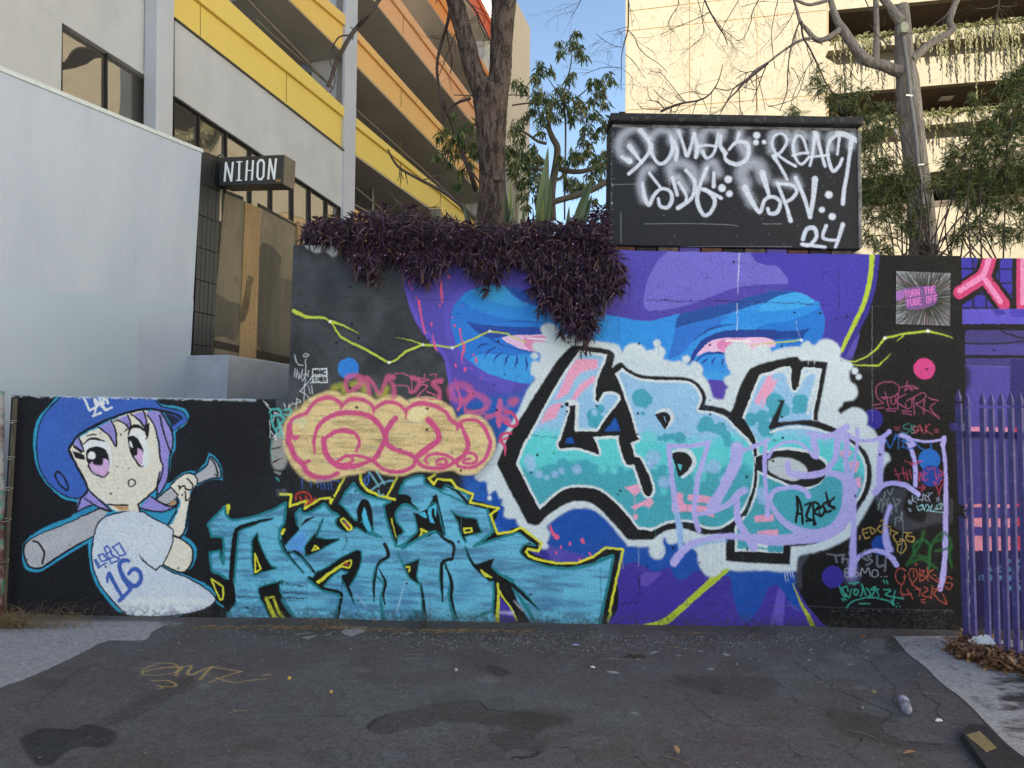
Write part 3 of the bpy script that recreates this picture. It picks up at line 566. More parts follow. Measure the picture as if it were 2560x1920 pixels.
# yellow contour
YE = 'd2ce38'
for s, wv in (('@A 1040,398 1132,400 1122,505 1272,452 1250,522 1385,438 1470,430 1472,475 1500,430 1592,262', 20), ('@B 900,300 912,370 960,430 1060,480 1200,512', 22), ('@B 1218,320 1130,492', 18),
              ('@B 1545,300 1490,330 1538,382 1568,335 1690,350 1735,415 1875,470 1850,540 2098,590 2025,645 2060,740 2088,812 2212,790 @L 80,757 258,893 228,962 140,942 118,965 145,1000 250,1040 400,1065 560,1062 700,1010 812,930 962,945 925,1100 845,1480', 20)):
    K(YE, wv, s, sm=0, soft=1.2)
K('c9c93c', (40, 10), '@A 590,505 587,570'); K('b9c94c', 16, '@L 855,1490 830,1570', soft=3, op=.7)
K('a9cfe0', (8, 12), '@B 1290,1225 1215,1480', soft=2, op=.6); K('a9cfe0', (8, 12), '@B 860,1330 950,1440', soft=3, op=.5)
K('9ec4d4', (6, 10), '@B 1200,935 1230,935', soft=1.5, op=.8)
# cracks
def crack(s, wv=3, col='0e0f12', jit=5, op=.9):
    P = pts(s, w.T); out = []
    for i in range(len(P)-1):
        L_ = math.hypot(P[i+1][0]-P[i][0], P[i+1][1]-P[i][1]); n = max(int(L_/4), 1)
        for k in range(n):
            t = k/n; out.append((P[i][0]+(P[i+1][0]-P[i][0])*t+rng.normal()*jit/3.5, P[i][1]+(P[i+1][1]-P[i][1])*t+rng.normal()*jit/3.5))
    out.append(P[-1][:2]); T = w.T; w.T = (0, 0, 1.0)
    for i in range(0, len(out)-1, 3):
        K(col, wv/3.456*(0.4+1.2*rng.random()), out[i:i+4], sm=0, soft=.6, op=op*(0.5+.5*rng.random()))
    w.T = T
crack('@B 770,830 790,880 750,960 745,1040', 7); crack('@B 740,1110 750,1200 740,1300', 5); crack('@B 850,380 810,450 830,540', 4, jit=3)
crack('@H 960,1020 1200,1010 1500,1000 1850,1015', 8, '2a2c32'); crack('@A 640,1280 800,1290 1000,1300 1270,1290', 9); crack('@A 820,1190 1000,1150 1250,1200', 6, jit=12); crack('@A 1050,1250 1260,1250', 8, jit=14)
crack('@H 1500,980 1850,1010', 7, '2a2c32', 12); crack('@A 1270,1130 1275,1500', 4, '2a5a6c', 2)
crack('@U 1170,450 1500,460 1700,455 2212,470 @V 0,470 300,478 430,490 620,492', 9, '2a2458', 4); crack('@U 1010,60 1012,250 1010,480', 5, '2c2568', 2); crack('@V 612,60 612,300 614,550', 5, '241f55', 2); crack('@U 0,1600 200,1620 400,1640', 4)
crack('@B 760,1110 770,1150', 8, jit=8); crack('@L 760,1100 765,1300 770,1550', 5, '2d5a86', 5); crack('@L 860,1440 960,1420 1060,1410 1105,1340 1095,1150', 10, '1c1648', 7); crack('@L 860,1440 880,1500 950,1490', 6, '1c1648')
for s, c in (('@V 890,500 1100,505 1670,512', '3a3c44'), ('@W 0,1430 400,1440 1000,1460 1690,1475', '5a5a60'), ('@L 1110,1415 2212,1430', '2a2068'), ('@M 620,420 1300,438 1700,450', '23262a'), ('@G 960,1350 1450,1365', '9aa3b4'), ('@B 450,1360 1500,1370', '7ab8cc')):
    K(c, 4, s, sm=0, op=.8)
K('c8ccd8', (8, 10, 3), '@U 1965,40 1955,250 1952,400', op=.7, soft=.8); K('c8ccd8', (8, 6, 8), '@U 1945,480 1947,640 1940,710', op=.7, soft=.8); K('23242a', 4, '@U 1100,460 1100,505')
K('c9ccd2', 4, '@V 900,500 900,900 902,1500', op=.35)
K = WALL.K
# --- yellow-beige bubble throw-up -------------------------------------------------
blob = '@M 232,1659 242,1560 262,1480 330,1420 380,1390 430,1320 520,1270 620,1232 700,1240 748,1272* 840,1247 950,1258 1020,1300 1045,1312* 1130,1270 1230,1275 1300,1322* 1400,1290 1520,1290 1620,1330 1700,1390 1735,1475* 1820,1430 1930,1450 2010,1520 2050,1600 @B 2072,40 2040,140 1970,230 1900,290 1780,300 1690,262 1560,282 1400,272 1250,312 1120,300 1000,262 900,292 780,312 640,352 480,362 380,312 310,220 255,120'
K('2a2523', 70, blob, soft=18, op=.5)
F('9a9894', '@M 170,1620 240,1560 @B 270,100 250,240 150,240 130,100 140,20', soft=3, op=.9); K('15161c', (14, 5), '@B 150,190 225,155'); K('8e9090', (14, 26), '@B 160,275 205,290', op=.8); K('15161c', 12, '@B 130,80 210,60', soft=2)
nb = np.clip((fbm(h, wd_, 8, 61, 3, cellx=60)-.5)*4, 0, 1)
F(shade('d6be8a', 'b6a070', nb), blob, soft=2)
for i in range(44):
    x = rng.uniform(420, 1900); y = rng.uniform(1400, 1900)
    if y > 1659 and x > 1850: continue
    L_ = rng.uniform(60, 260)
    K(('7d6a50', '4a5668', '6a82a0')[i % 3], (3, rng.uniform(5, 11), 2), '@M %d,%d %d,%d %d,%d' % (x, y, x+L_/2, y+rng.uniform(-8, 12), x+L_, y+rng.uniform(-4, 24)), soft=1.4, op=.55)
F('e4d2a0', '@M 1310,1460 1350,1390 1450,1370 1480,1420 1410,1500 1340,1490', soft=4, op=.8)
F('d9bc7e', '@M 240,1600 300,1420 420,1380 350,1500 330,1659', soft=14, op=.6)
PN = 'c4507e'
def pk(wv, s, soft=1.6, op=1): K(PN, wv, s, soft=soft, op=op)
pk((36, 40, 36, 34, 40, 40), '@M 722,1335 640,1292 540,1312 470,1372 430,1430 330,1470 292,1530 295,1600 330,1640 350,1640', soft=3)
pk((50, 50, 40), '@M 290,1530 280,1659 @B 300,60 340,150 400,205 420,230 432,270 500,312 620,322 705,285', soft=3); pk((20, 30), '@B 400,210 460,182'); pk(20, '@M 340,1640 370,1625')
pk((26, 40, 40, 26), '@M 740,1375 800,1312 900,1308 980,1340 1020,1395', soft=3); pk((30, 40, 36, 26), '@M 1028,1385 1130,1330 1230,1350 1292,1405', soft=3); pk((30, 42, 40, 36, 40, 44), '@M 1300,1395 1400,1342 1530,1360 1640,1420 1690,1490 1770,1540', soft=3)
pk((24, 40, 44, 40), '@M 1770,1520 1790,1570 1825,1659 @B 1830,60 1790,140 1710,190'); pk((22, 26, 30, 36, 36, 34, 30, 30, 26), '@M 1740,1570 1745,1530 1800,1490 1900,1490 1970,1550 2020,1659 @B 2020,60 1990,140 1940,200 1850,240 1760,230 1735,205')
for x, y, y2 in ((735, 1340, 1412), (1018, 1385, 1452), (1294, 1395, 1492)): pk((28, 18, 4), '@M %d,%d %d,%d %d,%d' % (x, y, x, (y+y2)/2, x, y2))
pk((30, 40, 44, 46, 46, 46, 44), '@M 498,1680 530,1560 600,1480 720,1428 850,1425 970,1450 1060,1520 1105,1600 1118,1659 @B 1100,30 1060,110 1020,160'); pk((28, 20), '@B 500,0 508,112')
pk((30, 40, 44, 30, 24), '@M 592,1650 680,1590 780,1578 860,1610 892,1670 @B 890,40 866,95')
pk((48, 48, 52, 56, 50, 36, 24), '@B 585,-10 600,100 650,180 740,228 860,225 960,190 1010,165'); pk(30, '@B 680,205 760,145 860,135 950,150 1005,180'); pk((22, 26, 26), '@B 690,210 780,205 835,185 828,160')
pk((50, 50, 44, 40), '@M 1205,1470 1150,1540 1120,1620 @B 1130,30 1200,80 1330,125 1375,160', soft=2); pk((58, 52, 50, 60, 50), '@M 1490,1485 1550,1550 1580,1620 @B 1570,10 1500,60 1385,145')
pk((30, 36, 34, 34, 30, 30), '@B 1375,150 1360,220 1270,270 1160,272 1070,235 1025,185'); pk((30, 32, 36, 36, 32), '@B 1385,160 1420,212 1500,242 1620,240 1710,195')
pk((22, 28, 28, 30, 26), '@B 1485,205 1460,170 1500,130 1590,120 1680,150 1715,190'); pk((26, 24, 24), '@B 1560,185 1610,160 1645,190 1620,212 1560,210'); pk((22, 28, 24, 22), '@B 1730,180 1790,125 1870,115 1910,160 1880,200 1800,200 1800,175 1850,165')
K('bfe0d0', 30, '@M 340,1500 420,1495 400,1540', soft=8, op=.35)
# pink tag above it
def pt(wv, s, op=.75, soft=3): K('c45a84', wv, s, soft=soft, op=op)
for s in ('@M 670,1210 740,1190 760,1240', '@M 830,1180 920,1170 940,1230', '@M 1060,1270 1110,1260 1130,1210'): K('b4b43c', 44, s, soft=9, op=.7)
pt((30, 40, 50, 50, 30), '@M 790,1230 772,1180 800,1110 880,1110 905,1150 890,1190 830,1230 790,1240'); pt(40, '@M 920,1120 960,1170 980,1260'); pt((36, 30, 40), '@M 960,1115 1010,1170 1068,1262 1110,1180 1140,1110 1190,1120')
pt((20, 40, 46), '@M 1150,1140 1190,1190 1190,1290'); K('c45a84', 8, '@M 1140,1150 1200,1092 1280,1088 1340,1130 1345,1240 1330,1250 1300,1190 1180,1190', soft=1); pt((40, 40, 24), '@M 1350,1120 1410,1150 1380,1230 1330,1245'); K('c45a84', 10, '@M 1420,1180 1480,1195 1400,1290 1590,1300 1480,1240', soft=1)
pt((40, 46, 30), '@M 1600,1140 1530,1170 1580,1230 1590,1300'); K('c45a84', 7, '@M 1455,1085 1450,1170 1400,1125 1500,1135 1410,1170', soft=1, sm=0); K('c45a84', 7, '@M 1500,1100 1560,1090 1550,1130 1610,1170 1520,1150', soft=1)
pt((60, 70, 60, 50, 40), '@M 1690,1290 1685,1210 1760,1180 1850,1220 1850,1290 1760,1320 1700,1300', op=.6, soft=6); pt((14, 22, 20), '@M 1735,1205 1770,1320 1745,1400', op=.95, soft=1.5); pt((40, 50, 60, 40, 40), '@M 1780,1350 1870,1270 1960,1290 2000,1350 1930,1430 1820,1410', op=.6, soft=5)
pt((12, 16), '@M 1820,1230 1860,1260 1800,1400 1890,1410 1990,1380', op=.9, soft=1.5); pt((40, 50, 30, 50), '@M 2110,1320 2095,1420 2000,1460', op=.8, soft=4); pt((50, 30), '@M 2090,1440 2190,1500', op=.8, soft=2); pt((60, 16), '@M 2100,1490 2102,1550', op=.9, soft=2); pt((60, 16), '@M 2150,1400 2180,1480', op=.5, soft=6)
K('c23a60', 22, '@M 2200,1600 2130,1610 2110,1659 2170,1640', soft=2); K('c44870', (26, 26, 30, 22), '@U -60,1420 -10,1420 35,1470 40,1520 0,1540 -70,1500'); K('c44870', (30, 26, 8), '@B 2110,10 2150,60 2152,140')
F('c05878', '@U 0,1290 60,1300 50,1340 0,1370 -40,1330', soft=8, op=.8)
for x, y in ((395, 330), (470, 350), (530, 360), (560, 370), (590, 370), (620, 370), (650, 370), (940, 340), (970, 300)):
    K('3a66b8', (10, 5), '@B %d,%d %d,%d' % (x, y, x+6, y+60+(x*7) % 70), op=.9)
K('3a66b8', 8, '@B 530,350 640,345 740,365', op=.8); K('3a66b8', 10, '@B 930,350 975,300 960,390')
for s in ('@B 980,280 1060,400', '@B 1000,430 1090,370 1180,350', '@B 1040,270 1110,380', '@B 1060,440 1070,480 1095,470'): K('78aebc', 18, s, op=.75)
for s in ('@B 345,520 350,470 410,448 460,470 470,520 430,560', '@B 380,490 395,530', '@B 430,490 440,530 470,540 510,505'): K('b83a34', 14, s, soft=1.5)
# --- small white and teal scribbles by the step in the wall
for s in ('333,925 350,980 370,1010 405,1015', '430,960 425,1190', '405,930 430,912 455,925 440,942 410,940', '340,1040 335,1110', '358,1050 350,1120', '372,1080 370,1130 385,1100', '400,1050 395,1130', '410,1100 430,1080 450,1110 455,1060',
          '380,1240 430,1190 485,1110', '375,1235 440,1270 480,1330', '420,1180 415,1330', '450,1190 470,1260', '400,1150 420,1120', '470,1170 485,1150', '480,1190 492,1260', '330,1350 390,1330 355,1300 345,1390', '240,1340 260,1400', '290,1350 280,1390 320,1340', '60,1320 110,1360',
          '85,1350 130,1400', '150,1500 160,1420 200,1440', '160,1420 190,1450', '200,1520 180,1560 230,1550 205,1510', '210,1560 240,1600', '130,1580 170,1650', '140,1640 180,1600 160,1659', '120,1490 125,1640'):
    tile('M'); K('c9ced2', 7, s, sm=0, soft=.8, op=.85)
for s in ('115,1420 135,1395 200,1395 215,1440 150,1450', '130,1440 150,1540 200,1620', '240,1400 300,1395 290,1440 240,1440', '215,1450 240,1480 180,1560', '190,1480 230,1640'): tile('M'); K('4cb4b0', 16, s, soft=1.6, op=.9)
K('4cb4b0', (10, 6, 8), '@B 135,0 130,90 145,170', soft=2, op=.8); K('4cb4b0', 12, '@B 175,330 195,352', soft=2, op=.7)
for x in (190, 230, 250): K('8a98a0', 24, '@B %d,440 %d,470' % (x, x+5), soft=6, op=.25)
tile('M'); F('cfd3d6', '484,1041 615,1036 619,1163 486,1168', sm=0)
w.TXT('1d2024', 15, 'NHC', 500, 1056, 22, 32, gap=1.75); w.TXT('1d2024', 11, 'SINER', 498, 1118, 15, 34, gap=1.55)
K('1d2024', 3, '487,1104 617,1100', sm=0)
# --- girl with a baseball helmet -----------------------------------------------
OC = '2f8fb4'; LN = '15161a'
sil = '@G 500,90* 430,180 340,280 300,380 285,500 300,640 330,750 400,860 480,940 570,1000 670,1020* 655,1100 610,1150* 400,1230 280,1300 210,1370 190,1450 195,1530 225,1600 310,1630 390,1600 600,1470 760,1370* @H 765,620 790,790 830,900 920,1030 1030,1140 1200,1180 1500,1190 1700,1160 1860,1050* 1940,1130* 1930,1090 1860,1030 1860,980 1780,900 1560,800* 1640,770 1690,690 1702,590* 1660,530 1580,480* 1605,470* @G 1620,1240 1635,1110 1640,960* 1690,890 1830,825 1925,830* 1915,720 1860,630 1805,592* 1770,680 1700,760* 1640,750 1560,780 1480,850* 1445,860* 1470,760 1480,640 1515,550 1515,430* 1540,390 1600,350 1638,280* 1600,220 1510,190 1380,170 1335,90*'
F(OC, sil)
F('11131a', '@H 1110,1200 1500,1195 1860,1060 1960,1120 1940,1180 1500,1260 1000,1240', sm=0)
F('2a84b0', '@G 640,1130 780,1050 860,1070 760,1130', sm=0)
GY = 'a9a9ae'
# bat behind
K(LN, 20, '@G 940,1090 860,1080 600,1200 400,1280 290,1330 215,1390 208,1480 250,1570 330,1592 400,1560 600,1430 810,1310'); F(GY, '@G 940,1090* 860,1085 600,1200 400,1280 290,1330 222,1390 215,1480 255,1565 330,1583 400,1550 600,1420 830,1300* 860,1200')
F('c0c0c4', '@G 300,1400 500,1330 700,1240 720,1270 500,1380 330,1440', soft=14, op=.4)
K(LN, 18, '@G 285,1360 325,1368 370,1430 382,1480 362,1550')
F(GY, '@G 1350,980* 1480,890* 1530,960* 1520,1000 1430,1045* 1360,1000'); K(LN, 14, '@G 1350,990 1480,890'); K(LN, 14, '@G 1370,1010 1440,1040 1530,985')
F(GY, '@G 1685,790* 1760,740 1800,690 1815,640* 1850,660 1890,720 1902,800* 1870,800 1820,815 1705,860*'); K(LN, 14, '@G 1680,780 1760,725 1795,690 1815,630 1860,660 1900,720 1912,800 1880,812 1830,815 1705,862'); K(LN, 14, '@G 1825,650 1860,700 1885,790 1860,780')
F('15161a', '@G 1180,1100 @G 1240,1095 1400,1100 1500,1080'.replace('@G 1180,1100 ', ''), soft=1)
# arm and hand
SK = 'd9d2c2'
K(LN, 18, '@G 1640,1000 1630,1100 1600,1260 1550,1330', sm=1); F(SK, '@G 1530,960* 1560,1010 1540,1100 1490,1200 1450,1230* 1500,1300 1545,1320* 1580,1280 1600,1200 1620,1080 1632,980* 1600,900')
K(LN, 14, '@G 1530,1000 1520,1100 1480,1170 1445,1230'); F(SK, '@G 1475,880* 1520,830 1570,800 1620,775 1680,800 1700,850 1680,890 1640,930 1640,1000 1560,1000 1520,940'); K(LN, 13, '@G 1470,880 1520,828 1570,790 1640,770 1690,800 1702,860 1680,895 1640,980 1610,1010')
K(LN, 13, '@G 1480,890 1510,930 1540,960'); K(LN, 14, '@G 1545,880 1560,895 1550,915'); K(LN, 14, '@G 1550,895 1590,880 1610,910 1655,910 1665,870 1640,840 1615,820'); K(LN, 13, '@G 1600,930 1605,1010'); K(LN, 12, '@G 1480,1060 1540,1030 1530,970')
F('b08a66', '@G 1450,1040* 1510,1000* 1525,1030* 1490,1052*')
# upper sleeve arm
F(SK, '@G 1490,1320* 1560,1340 1640,1400 1662,1460 1650,1540 1600,1610 1540,1620 1395,1555*'); K(LN, 16, '@G 1500,1310 1570,1340 1650,1405 1668,1470 1655,1550 1605,1615 1540,1625 1395,1555')
# shirt
SH = 'ccd4e4'
shirt = '@G 1050,1115 1150,1100 1230,1110 1330,1170 1450,1230 1492,1270* 1485,1370 1440,1480 1390,1580* 1500,1640 @H 1600,840 1760,930 1840,1000 1856,1040 1800,1090 1700,1130 1500,1165 1300,1175 1100,1165* 1020,1080 930,980 860,880 815,760 800,640 820,480 860,370 940,310'
K(LN, 24, shirt+' @G 1050,1115'); F(shade('ccd4e6', 'b7bfd4', np.clip(mix12, 0, 1)), shirt); F('dfe4ec', '@H 1050,1040 1400,1030 1800,1040 1700,1110 1400,1150 1150,1150', soft=10, op=.7)
F('15161a', '@G 1195,1455* 1250,1530 1345,1600* 1385,1560* 1350,1615 1330,1605 1230,1530'); K(LN, 12, '@G 1345,1608 1390,1570')
BL = '3b5ca8'
# jersey lettering, tilted
for s in ('815,690 850,760 920,720', '850,650 885,705 930,690 890,635 850,655', '900,590 960,720 1010,700 1030,680 960,640 955,600 925,570 900,590', '915,640 955,615', '975,580 1030,545 1085,640 1035,660 975,580', '830,690 860,740', '945,680 985,660'):
    tile('H'); K(BL, 15, s, sm=0, soft=1.2)
K(BL, (20, 30, 40), '@H 930,880 930,845 945,810', sm=0); K(BL, 32, '@H 945,805 1000,910 1060,1020', sm=0, soft=1.2); K(BL, 34, '@H 1030,1040 1060,1015 1130,945', sm=0, soft=1.2)
K(BL, (34, 38, 40, 40, 38, 36, 34, 30), '@H 1110,700 1060,695 1030,740 1060,830 1120,900 1170,915 1215,870 1205,790 1150,770 1110,810'); K(BL, 34, '@H 1060,830 1120,930')
# face
F(SK, '@G 600,560* 640,520 720,440 860,370 1000,300 1200,230 1300,260 1350,450 1380,640 1400,680 1400,780 1350,900 1300,960 1220,1030 1200,1100* 1000,1100* 920,1040 800,940 740,860 700,760 640,660')
F('b98f62', '@G 970,1050* 1110,1060* 1110,1090* 1040,1095*'); K(LN, 14, '@G 930,1042 1000,1045 1105,1048')
K(LN, 16, '@G 1195,1040 1205,1085'); 
# hair
HR = '8f86c8'
for s in ('@G 745,900* 800,950 900,1030 960,1090* 860,1060 790,1050 655,1105* 680,990*', '@G 1290,970* 1340,1000 1440,1050 1520,1050* 1450,1090 1330,1095 1210,1070*', '@G 640,510* 670,460* 720,570* 690,580*', '@G 850,370* 960,320* 1000,400 1003,540* 950,460',
          '@G 1020,300* 1100,270* 1130,350 1120,385* 1080,340', '@G 1150,255* 1240,240* 1265,330 1245,370* 1200,310', '@G 1260,245* 1380,235 1450,330 1490,450 1485,580* 1450,640 1450,800 1410,920 1365,940* 1380,800 1400,700 1380,640 1360,480 1320,350'):
    F(HR, s)
for s in ('@G 745,890 780,930 900,1040 960,1100 850,1065 740,990', '@G 740,900 700,990 655,1110', '@G 650,1110 760,1060 790,1050', '@G 1195,1040 1290,960 1350,900 1400,780 1405,700 1385,660', '@G 1310,975 1380,1020 1460,1055 1530,1050', '@G 1210,1075 1330,1100 1420,1100 1520,1060',
          '@G 850,375 950,455 1003,540 1000,400 965,320', '@G 1010,310 1080,345 1120,385 1130,340 1105,270', '@G 1130,260 1200,310 1248,370 1265,310 1240,235', '@G 640,530 700,580 720,570 680,460', '@G 1275,270 1330,360 1370,500 1385,660', '@G 1380,270 1400,370 1440,500 1475,600',
          '@G 1390,240 1450,340 1495,450 1480,590 1465,640 1455,800 1400,920 1370,950', '@G 1380,760 1360,880 1355,1000'):
    K(LN, 15, s, soft=1.1)
K('5a54a0', 10, '@G 745,990 780,1010')
# eyes
F('dfe4ee', '@G 720,540* 760,500 850,480 930,510 960,600 950,720 880,810 800,780 760,700 740,600'); F('dfe4ee', '@G 1120,450 1150,400 1200,385 1250,430 1270,550 1270,680 1230,710 1180,660 1130,560')
F('cfe3ea', '@G 1235,560 1270,540 1290,640 1270,710 1235,720', soft=4, op=.8)
F('15161a', '@G 740,600 780,550 850,540 920,580 945,680 930,760 890,800 830,780 770,720'); F('c9a4cc', '@G 770,700* 800,670 850,690 890,640* 935,660 938,730 905,790 860,790 800,750'); F('15161a', '@G 800,680 830,700 880,700 885,640 820,620', soft=1); tile('G'); C('e8ecf2', 792, 618, 34, 1.5)
F('15161a', '@G 1102,460* 1130,445 1180,460 1230,540 1238,600 1215,710 1170,670 1130,600 1110,520'); F('c9a4cc', '@G 1190,550* 1235,590 1225,700 1175,650 1160,620 1185,610'); K('e8ecf2', (16, 20, 8), '@G 1130,500 1133,530 1145,545')
K(LN, (10, 26, 10), '@G 720,520 790,470 900,495'); K(LN, (8, 14, 10), '@G 745,450 780,438 830,438'); F('15161a', '@G 625,575* 660,590 720,610 735,655* 660,640 640,610'); K(LN, 16, '@G 640,540 700,590'); K(LN, (10, 30, 18), '@G 1110,440 1130,380 1190,365 1250,400'); F('15161a', '@G 1240,390* 1275,340 1290,340 1290,420 1275,475* 1260,440'); K(LN, (4, 12, 6), '@G 1075,415 1095,390 1115,385')
K(LN, 10, '@G 760,700 800,770 890,805 940,760'); K(LN, 10, '@G 1130,580 1180,680 1215,715 1240,710'); tile('G'); C(LN, 1112, 729, 6); C(LN, 1045, 434, 9)
K(LN, 12, '@G 1105,845 1130,825 1160,830 1172,855 1150,882 1120,880 1105,850')
# helmet
hel = '@G 560,60* 500,140 400,250 350,350 325,480 325,600 350,730 420,850 500,920 600,975 700,980* 745,940* 750,880 700,780 640,660 595,570* 640,490 680,440 860,340 1000,280 1150,235 1300,215 1420,235 1440,250 1480,330 1495,400* 1540,370 1610,310* 1580,250 1500,220 1400,200 1340,150 1310,60*'
K(LN, 22, hel.replace('560,60*', '560,100*').replace('1310,60*', '1310,100*')); F(shade('3d63b8', '355aa8', mix12), hel)
K(LN, 18, '@G 700,985 745,935 752,880 700,780 640,660 595,570 640,490 680,440 860,335 1000,280 1150,232 1300,215 1420,235 1520,260 1570,295'); F('15161a', '@G 1400,240* 1480,260 1560,300 1540,340 1490,370 1450,310', soft=5, op=.9)
F('3d63b8', '@G 1490,370* 1560,320 1610,300 1600,330 1540,370 1500,405*'); K(LN, 16, '@G 490,765 480,790 510,860 560,910 585,915 585,870 550,800 510,760 490,762')
for s in ('725,130 745,165 775,230 840,190 925,120', '815,130 830,200 815,265', '800,275 870,250', '810,120 900,215', '855,120 900,210 925,225', '905,225 965,205', '840,170 900,165', '890,130 915,120 935,165'):
    tile('G'); K('d6dbe2', 18, s, sm=0, soft=1.4)
# --- right end: poster place is an object; tags in marker ----------------------
def tag(col, wv, T, strokes, sm=1, op=.9, soft=.8):
    tile(T)
    for s in strokes.split(';'): K(col, wv, s, sm=sm, op=op, soft=soft)
tag('a04a70', 9, 'V', '1000,1340 945,1290 935,1210 990,1160 1080,1160 1130,1200 1120,1260 1060,1290 985,1290 1010,1310;1010,1240 1035,1340 1045,1375;1060,1300 1070,1350 1100,1340 1105,1290;1130,1250 1120,1330 1125,1395;1190,1260 1110,1320 1180,1380;1200,1320 1240,1300 1240,1370 1200,1390 1190,1340;1260,1290 1265,1440;1250,1300 1330,1250 1365,1280 1320,1330 1280,1350 1400,1420 1480,1475;1345,1440 1350,1310;1385,1295 1470,1320 1420,1310;1445,1340 1400,1380 1475,1470;905,1355 990,1345;920,1385 1000,1380;1020,1390 1110,1385;1030,1405 1105,1410;1160,1405 1240,1415;1165,1425 1240,1440')
tag('a04a70', 9, 'V', '1205,1150 1195,1190 1185,1235 1215,1210 1245,1230 1215,1190 1150,1205 1200,1195 1300,1220 1240,1185', op=.8)
tag('3f8a80', 8, 'V', '1225,1515 1180,1530 1175,1555 1220,1570 1200,1600 1150,1590;1240,1530 1240,1600 1270,1590 1245,1560 1270,1540 1240,1530')
tag('a84a58', 8, 'V', '1245,1600 1290,1585 1250,1560 1280,1540;1285,1600 1310,1530 1345,1600;1300,1575 1340,1570;1360,1530 1365,1600;1400,1520 1362,1565 1420,1610;1095,1550 1140,1545;1100,1570 1140,1568;1435,1570 1470,1572;1440,1590 1470,1590')
tag('2466a8', 14, 'V', '1090,1659 1110,1610 1130,1655'); tag('2466a8', 11, 'W', '1025,10 1055,70 1090,-20;1130,0 1128,75;1160,65 1190,0 1160,10 1230,20;1165,65 1260,75;1270,10 1330,80 1405,75 1405,20')
tag('a83858', 8, 'W', '1095,245 1130,330 1145,370;1165,230 1180,330;1100,300 1190,290 1210,350 1200,270;1225,255 1240,330;1300,270 1310,360 1320,280 1345,350;1350,260 1350,350 1380,340;1350,300 1380,290;1380,240 1390,260 1440,240 1450,310 1460,350 1480,290;1180,180 1250,200 1330,180 1260,215 1230,200 1300,190;1480,300 1520,295 1490,320;1480,260 1520,290;1430,365 1470,430 1480,475 1490,420 1520,360 1500,345 1470,390 1440,360;1290,410 1360,415 1330,390;1360,415 1320,440')
tag('9aa6c0', 7, 'W', '1212,520 1225,555;1222,515 1235,550;1250,480 1240,550;1280,490 1245,520 1290,545;1310,480 1290,520 1330,515;1340,460 1335,530;1340,480 1370,480 1350,510 1380,530;1400,470 1380,490 1400,530;1420,455 1380,460;1460,500 1465,530;1475,490 1480,525;1212,590 1222,615;1225,590 1235,615', sm=0)
tag('8fc8d0', 7, 'W', '1290,570 1300,610 1330,600 1340,560 1310,570;1330,560 1350,610 1370,560;1380,560 1400,580 1370,620;1420,560 1400,620 1440,610;1460,560 1450,600 1500,590;1480,560 1490,545 1510,555 1490,580;1380,610 1440,620 1510,625', sm=0)
tag('7a8c8a', 11, 'W', '975,510 950,570;980,510 1000,560 1020,520;1040,500 1030,570 1060,540;1080,500 1100,570;1110,510 1140,520 1110,560;960,560 950,600;990,560 985,620;1060,580 1070,640;1100,560 1105,620;1010,450 1000,510;1030,430 1050,470 1080,420;1155,620 1150,680 1165,700;1090,680 1150,665 1130,700;1100,690 1095,740', op=.75, soft=1.5)
tag('b0924a', 10, 'W', '830,770 815,800 840,850;820,770 870,760;830,810 860,800;840,855 880,840;880,760 900,810 930,780 890,755;970,740 945,770 980,800 1000,760;1000,740 1060,750;1060,770 1050,820;1060,780 1120,800 1080,830 1120,900 1120,960 1160,975 1190,930 1180,880 1140,850;1170,800 1240,800;1210,800 1190,860 1250,880 1260,840 1200,830;975,700 995,690 1000,730;795,830 790,860;1130,880 1150,870;1130,905 1150,895')
K('b0b8b0', 4, '@W 1160,620 1165,800 1145,1000', op=.6)
tag('1f5a2c', 22, 'W', '1345,790 1310,900 1250,1000 1200,1080;1340,860 1260,900 1270,1000;1360,870 1400,920 1380,1010 1300,1000;1430,870 1500,860 1510,800 1440,860 1400,960 1390,1120;1530,800 1580,880 1570,1000 1600,1110;1450,960 1590,930;1230,1060 1330,1030 1460,1110', soft=3, op=.85)
tag('70737c', 15, 'W', '510,985 600,995 660,990;580,995 595,1055;650,1005 640,1060;640,1030 690,1030 690,1060', soft=1.5); tag('70737c', 15, 'W', '800,1000 840,950;820,1020 860,1040;890,1000 860,1010 900,1050 850,1080;945,1000 950,1090 1010,1080;1020,1010 1010,1130', soft=1.5)
tag('9a9ca2', 9, 'W', '700,1110 665,1115 670,1180 720,1180;670,1145 700,1140;750,1110 750,1180 790,1160 760,1140;800,1180 810,1110 840,1150 870,1105 885,1175;905,1130 900,1170 930,1185 955,1160 940,1125 910,1125;980,1180 982,1182;1005,1180 1007,1182;1025,1182 1027,1184')
tag('3aa08c', 11, 'W', '700,1240 780,1230 740,1250;620,1260 640,1330 670,1350 640,1280 680,1270 690,1310;670,1330 700,1360 720,1290;740,1290 780,1300 760,1340 740,1320 760,1290;800,1350 820,1300 805,1240 850,1340;850,1280 890,1330 870,1350;900,1350 930,1270 890,1290 960,1290;960,1350 940,1300;1000,1290 1060,1300 1020,1340 1170,1370;1100,1300 1080,1420;1070,1380 1090,1430 1040,1390 900,1360 800,1370 720,1400 680,1450;635,1370 655,1390;655,1365 680,1385;790,1410 880,1415;1120,1410 1122,1412;1110,1440 1112,1442;1140,1440 1142,1442;1000,1215 1010,1240;1025,1215 1035,1240')
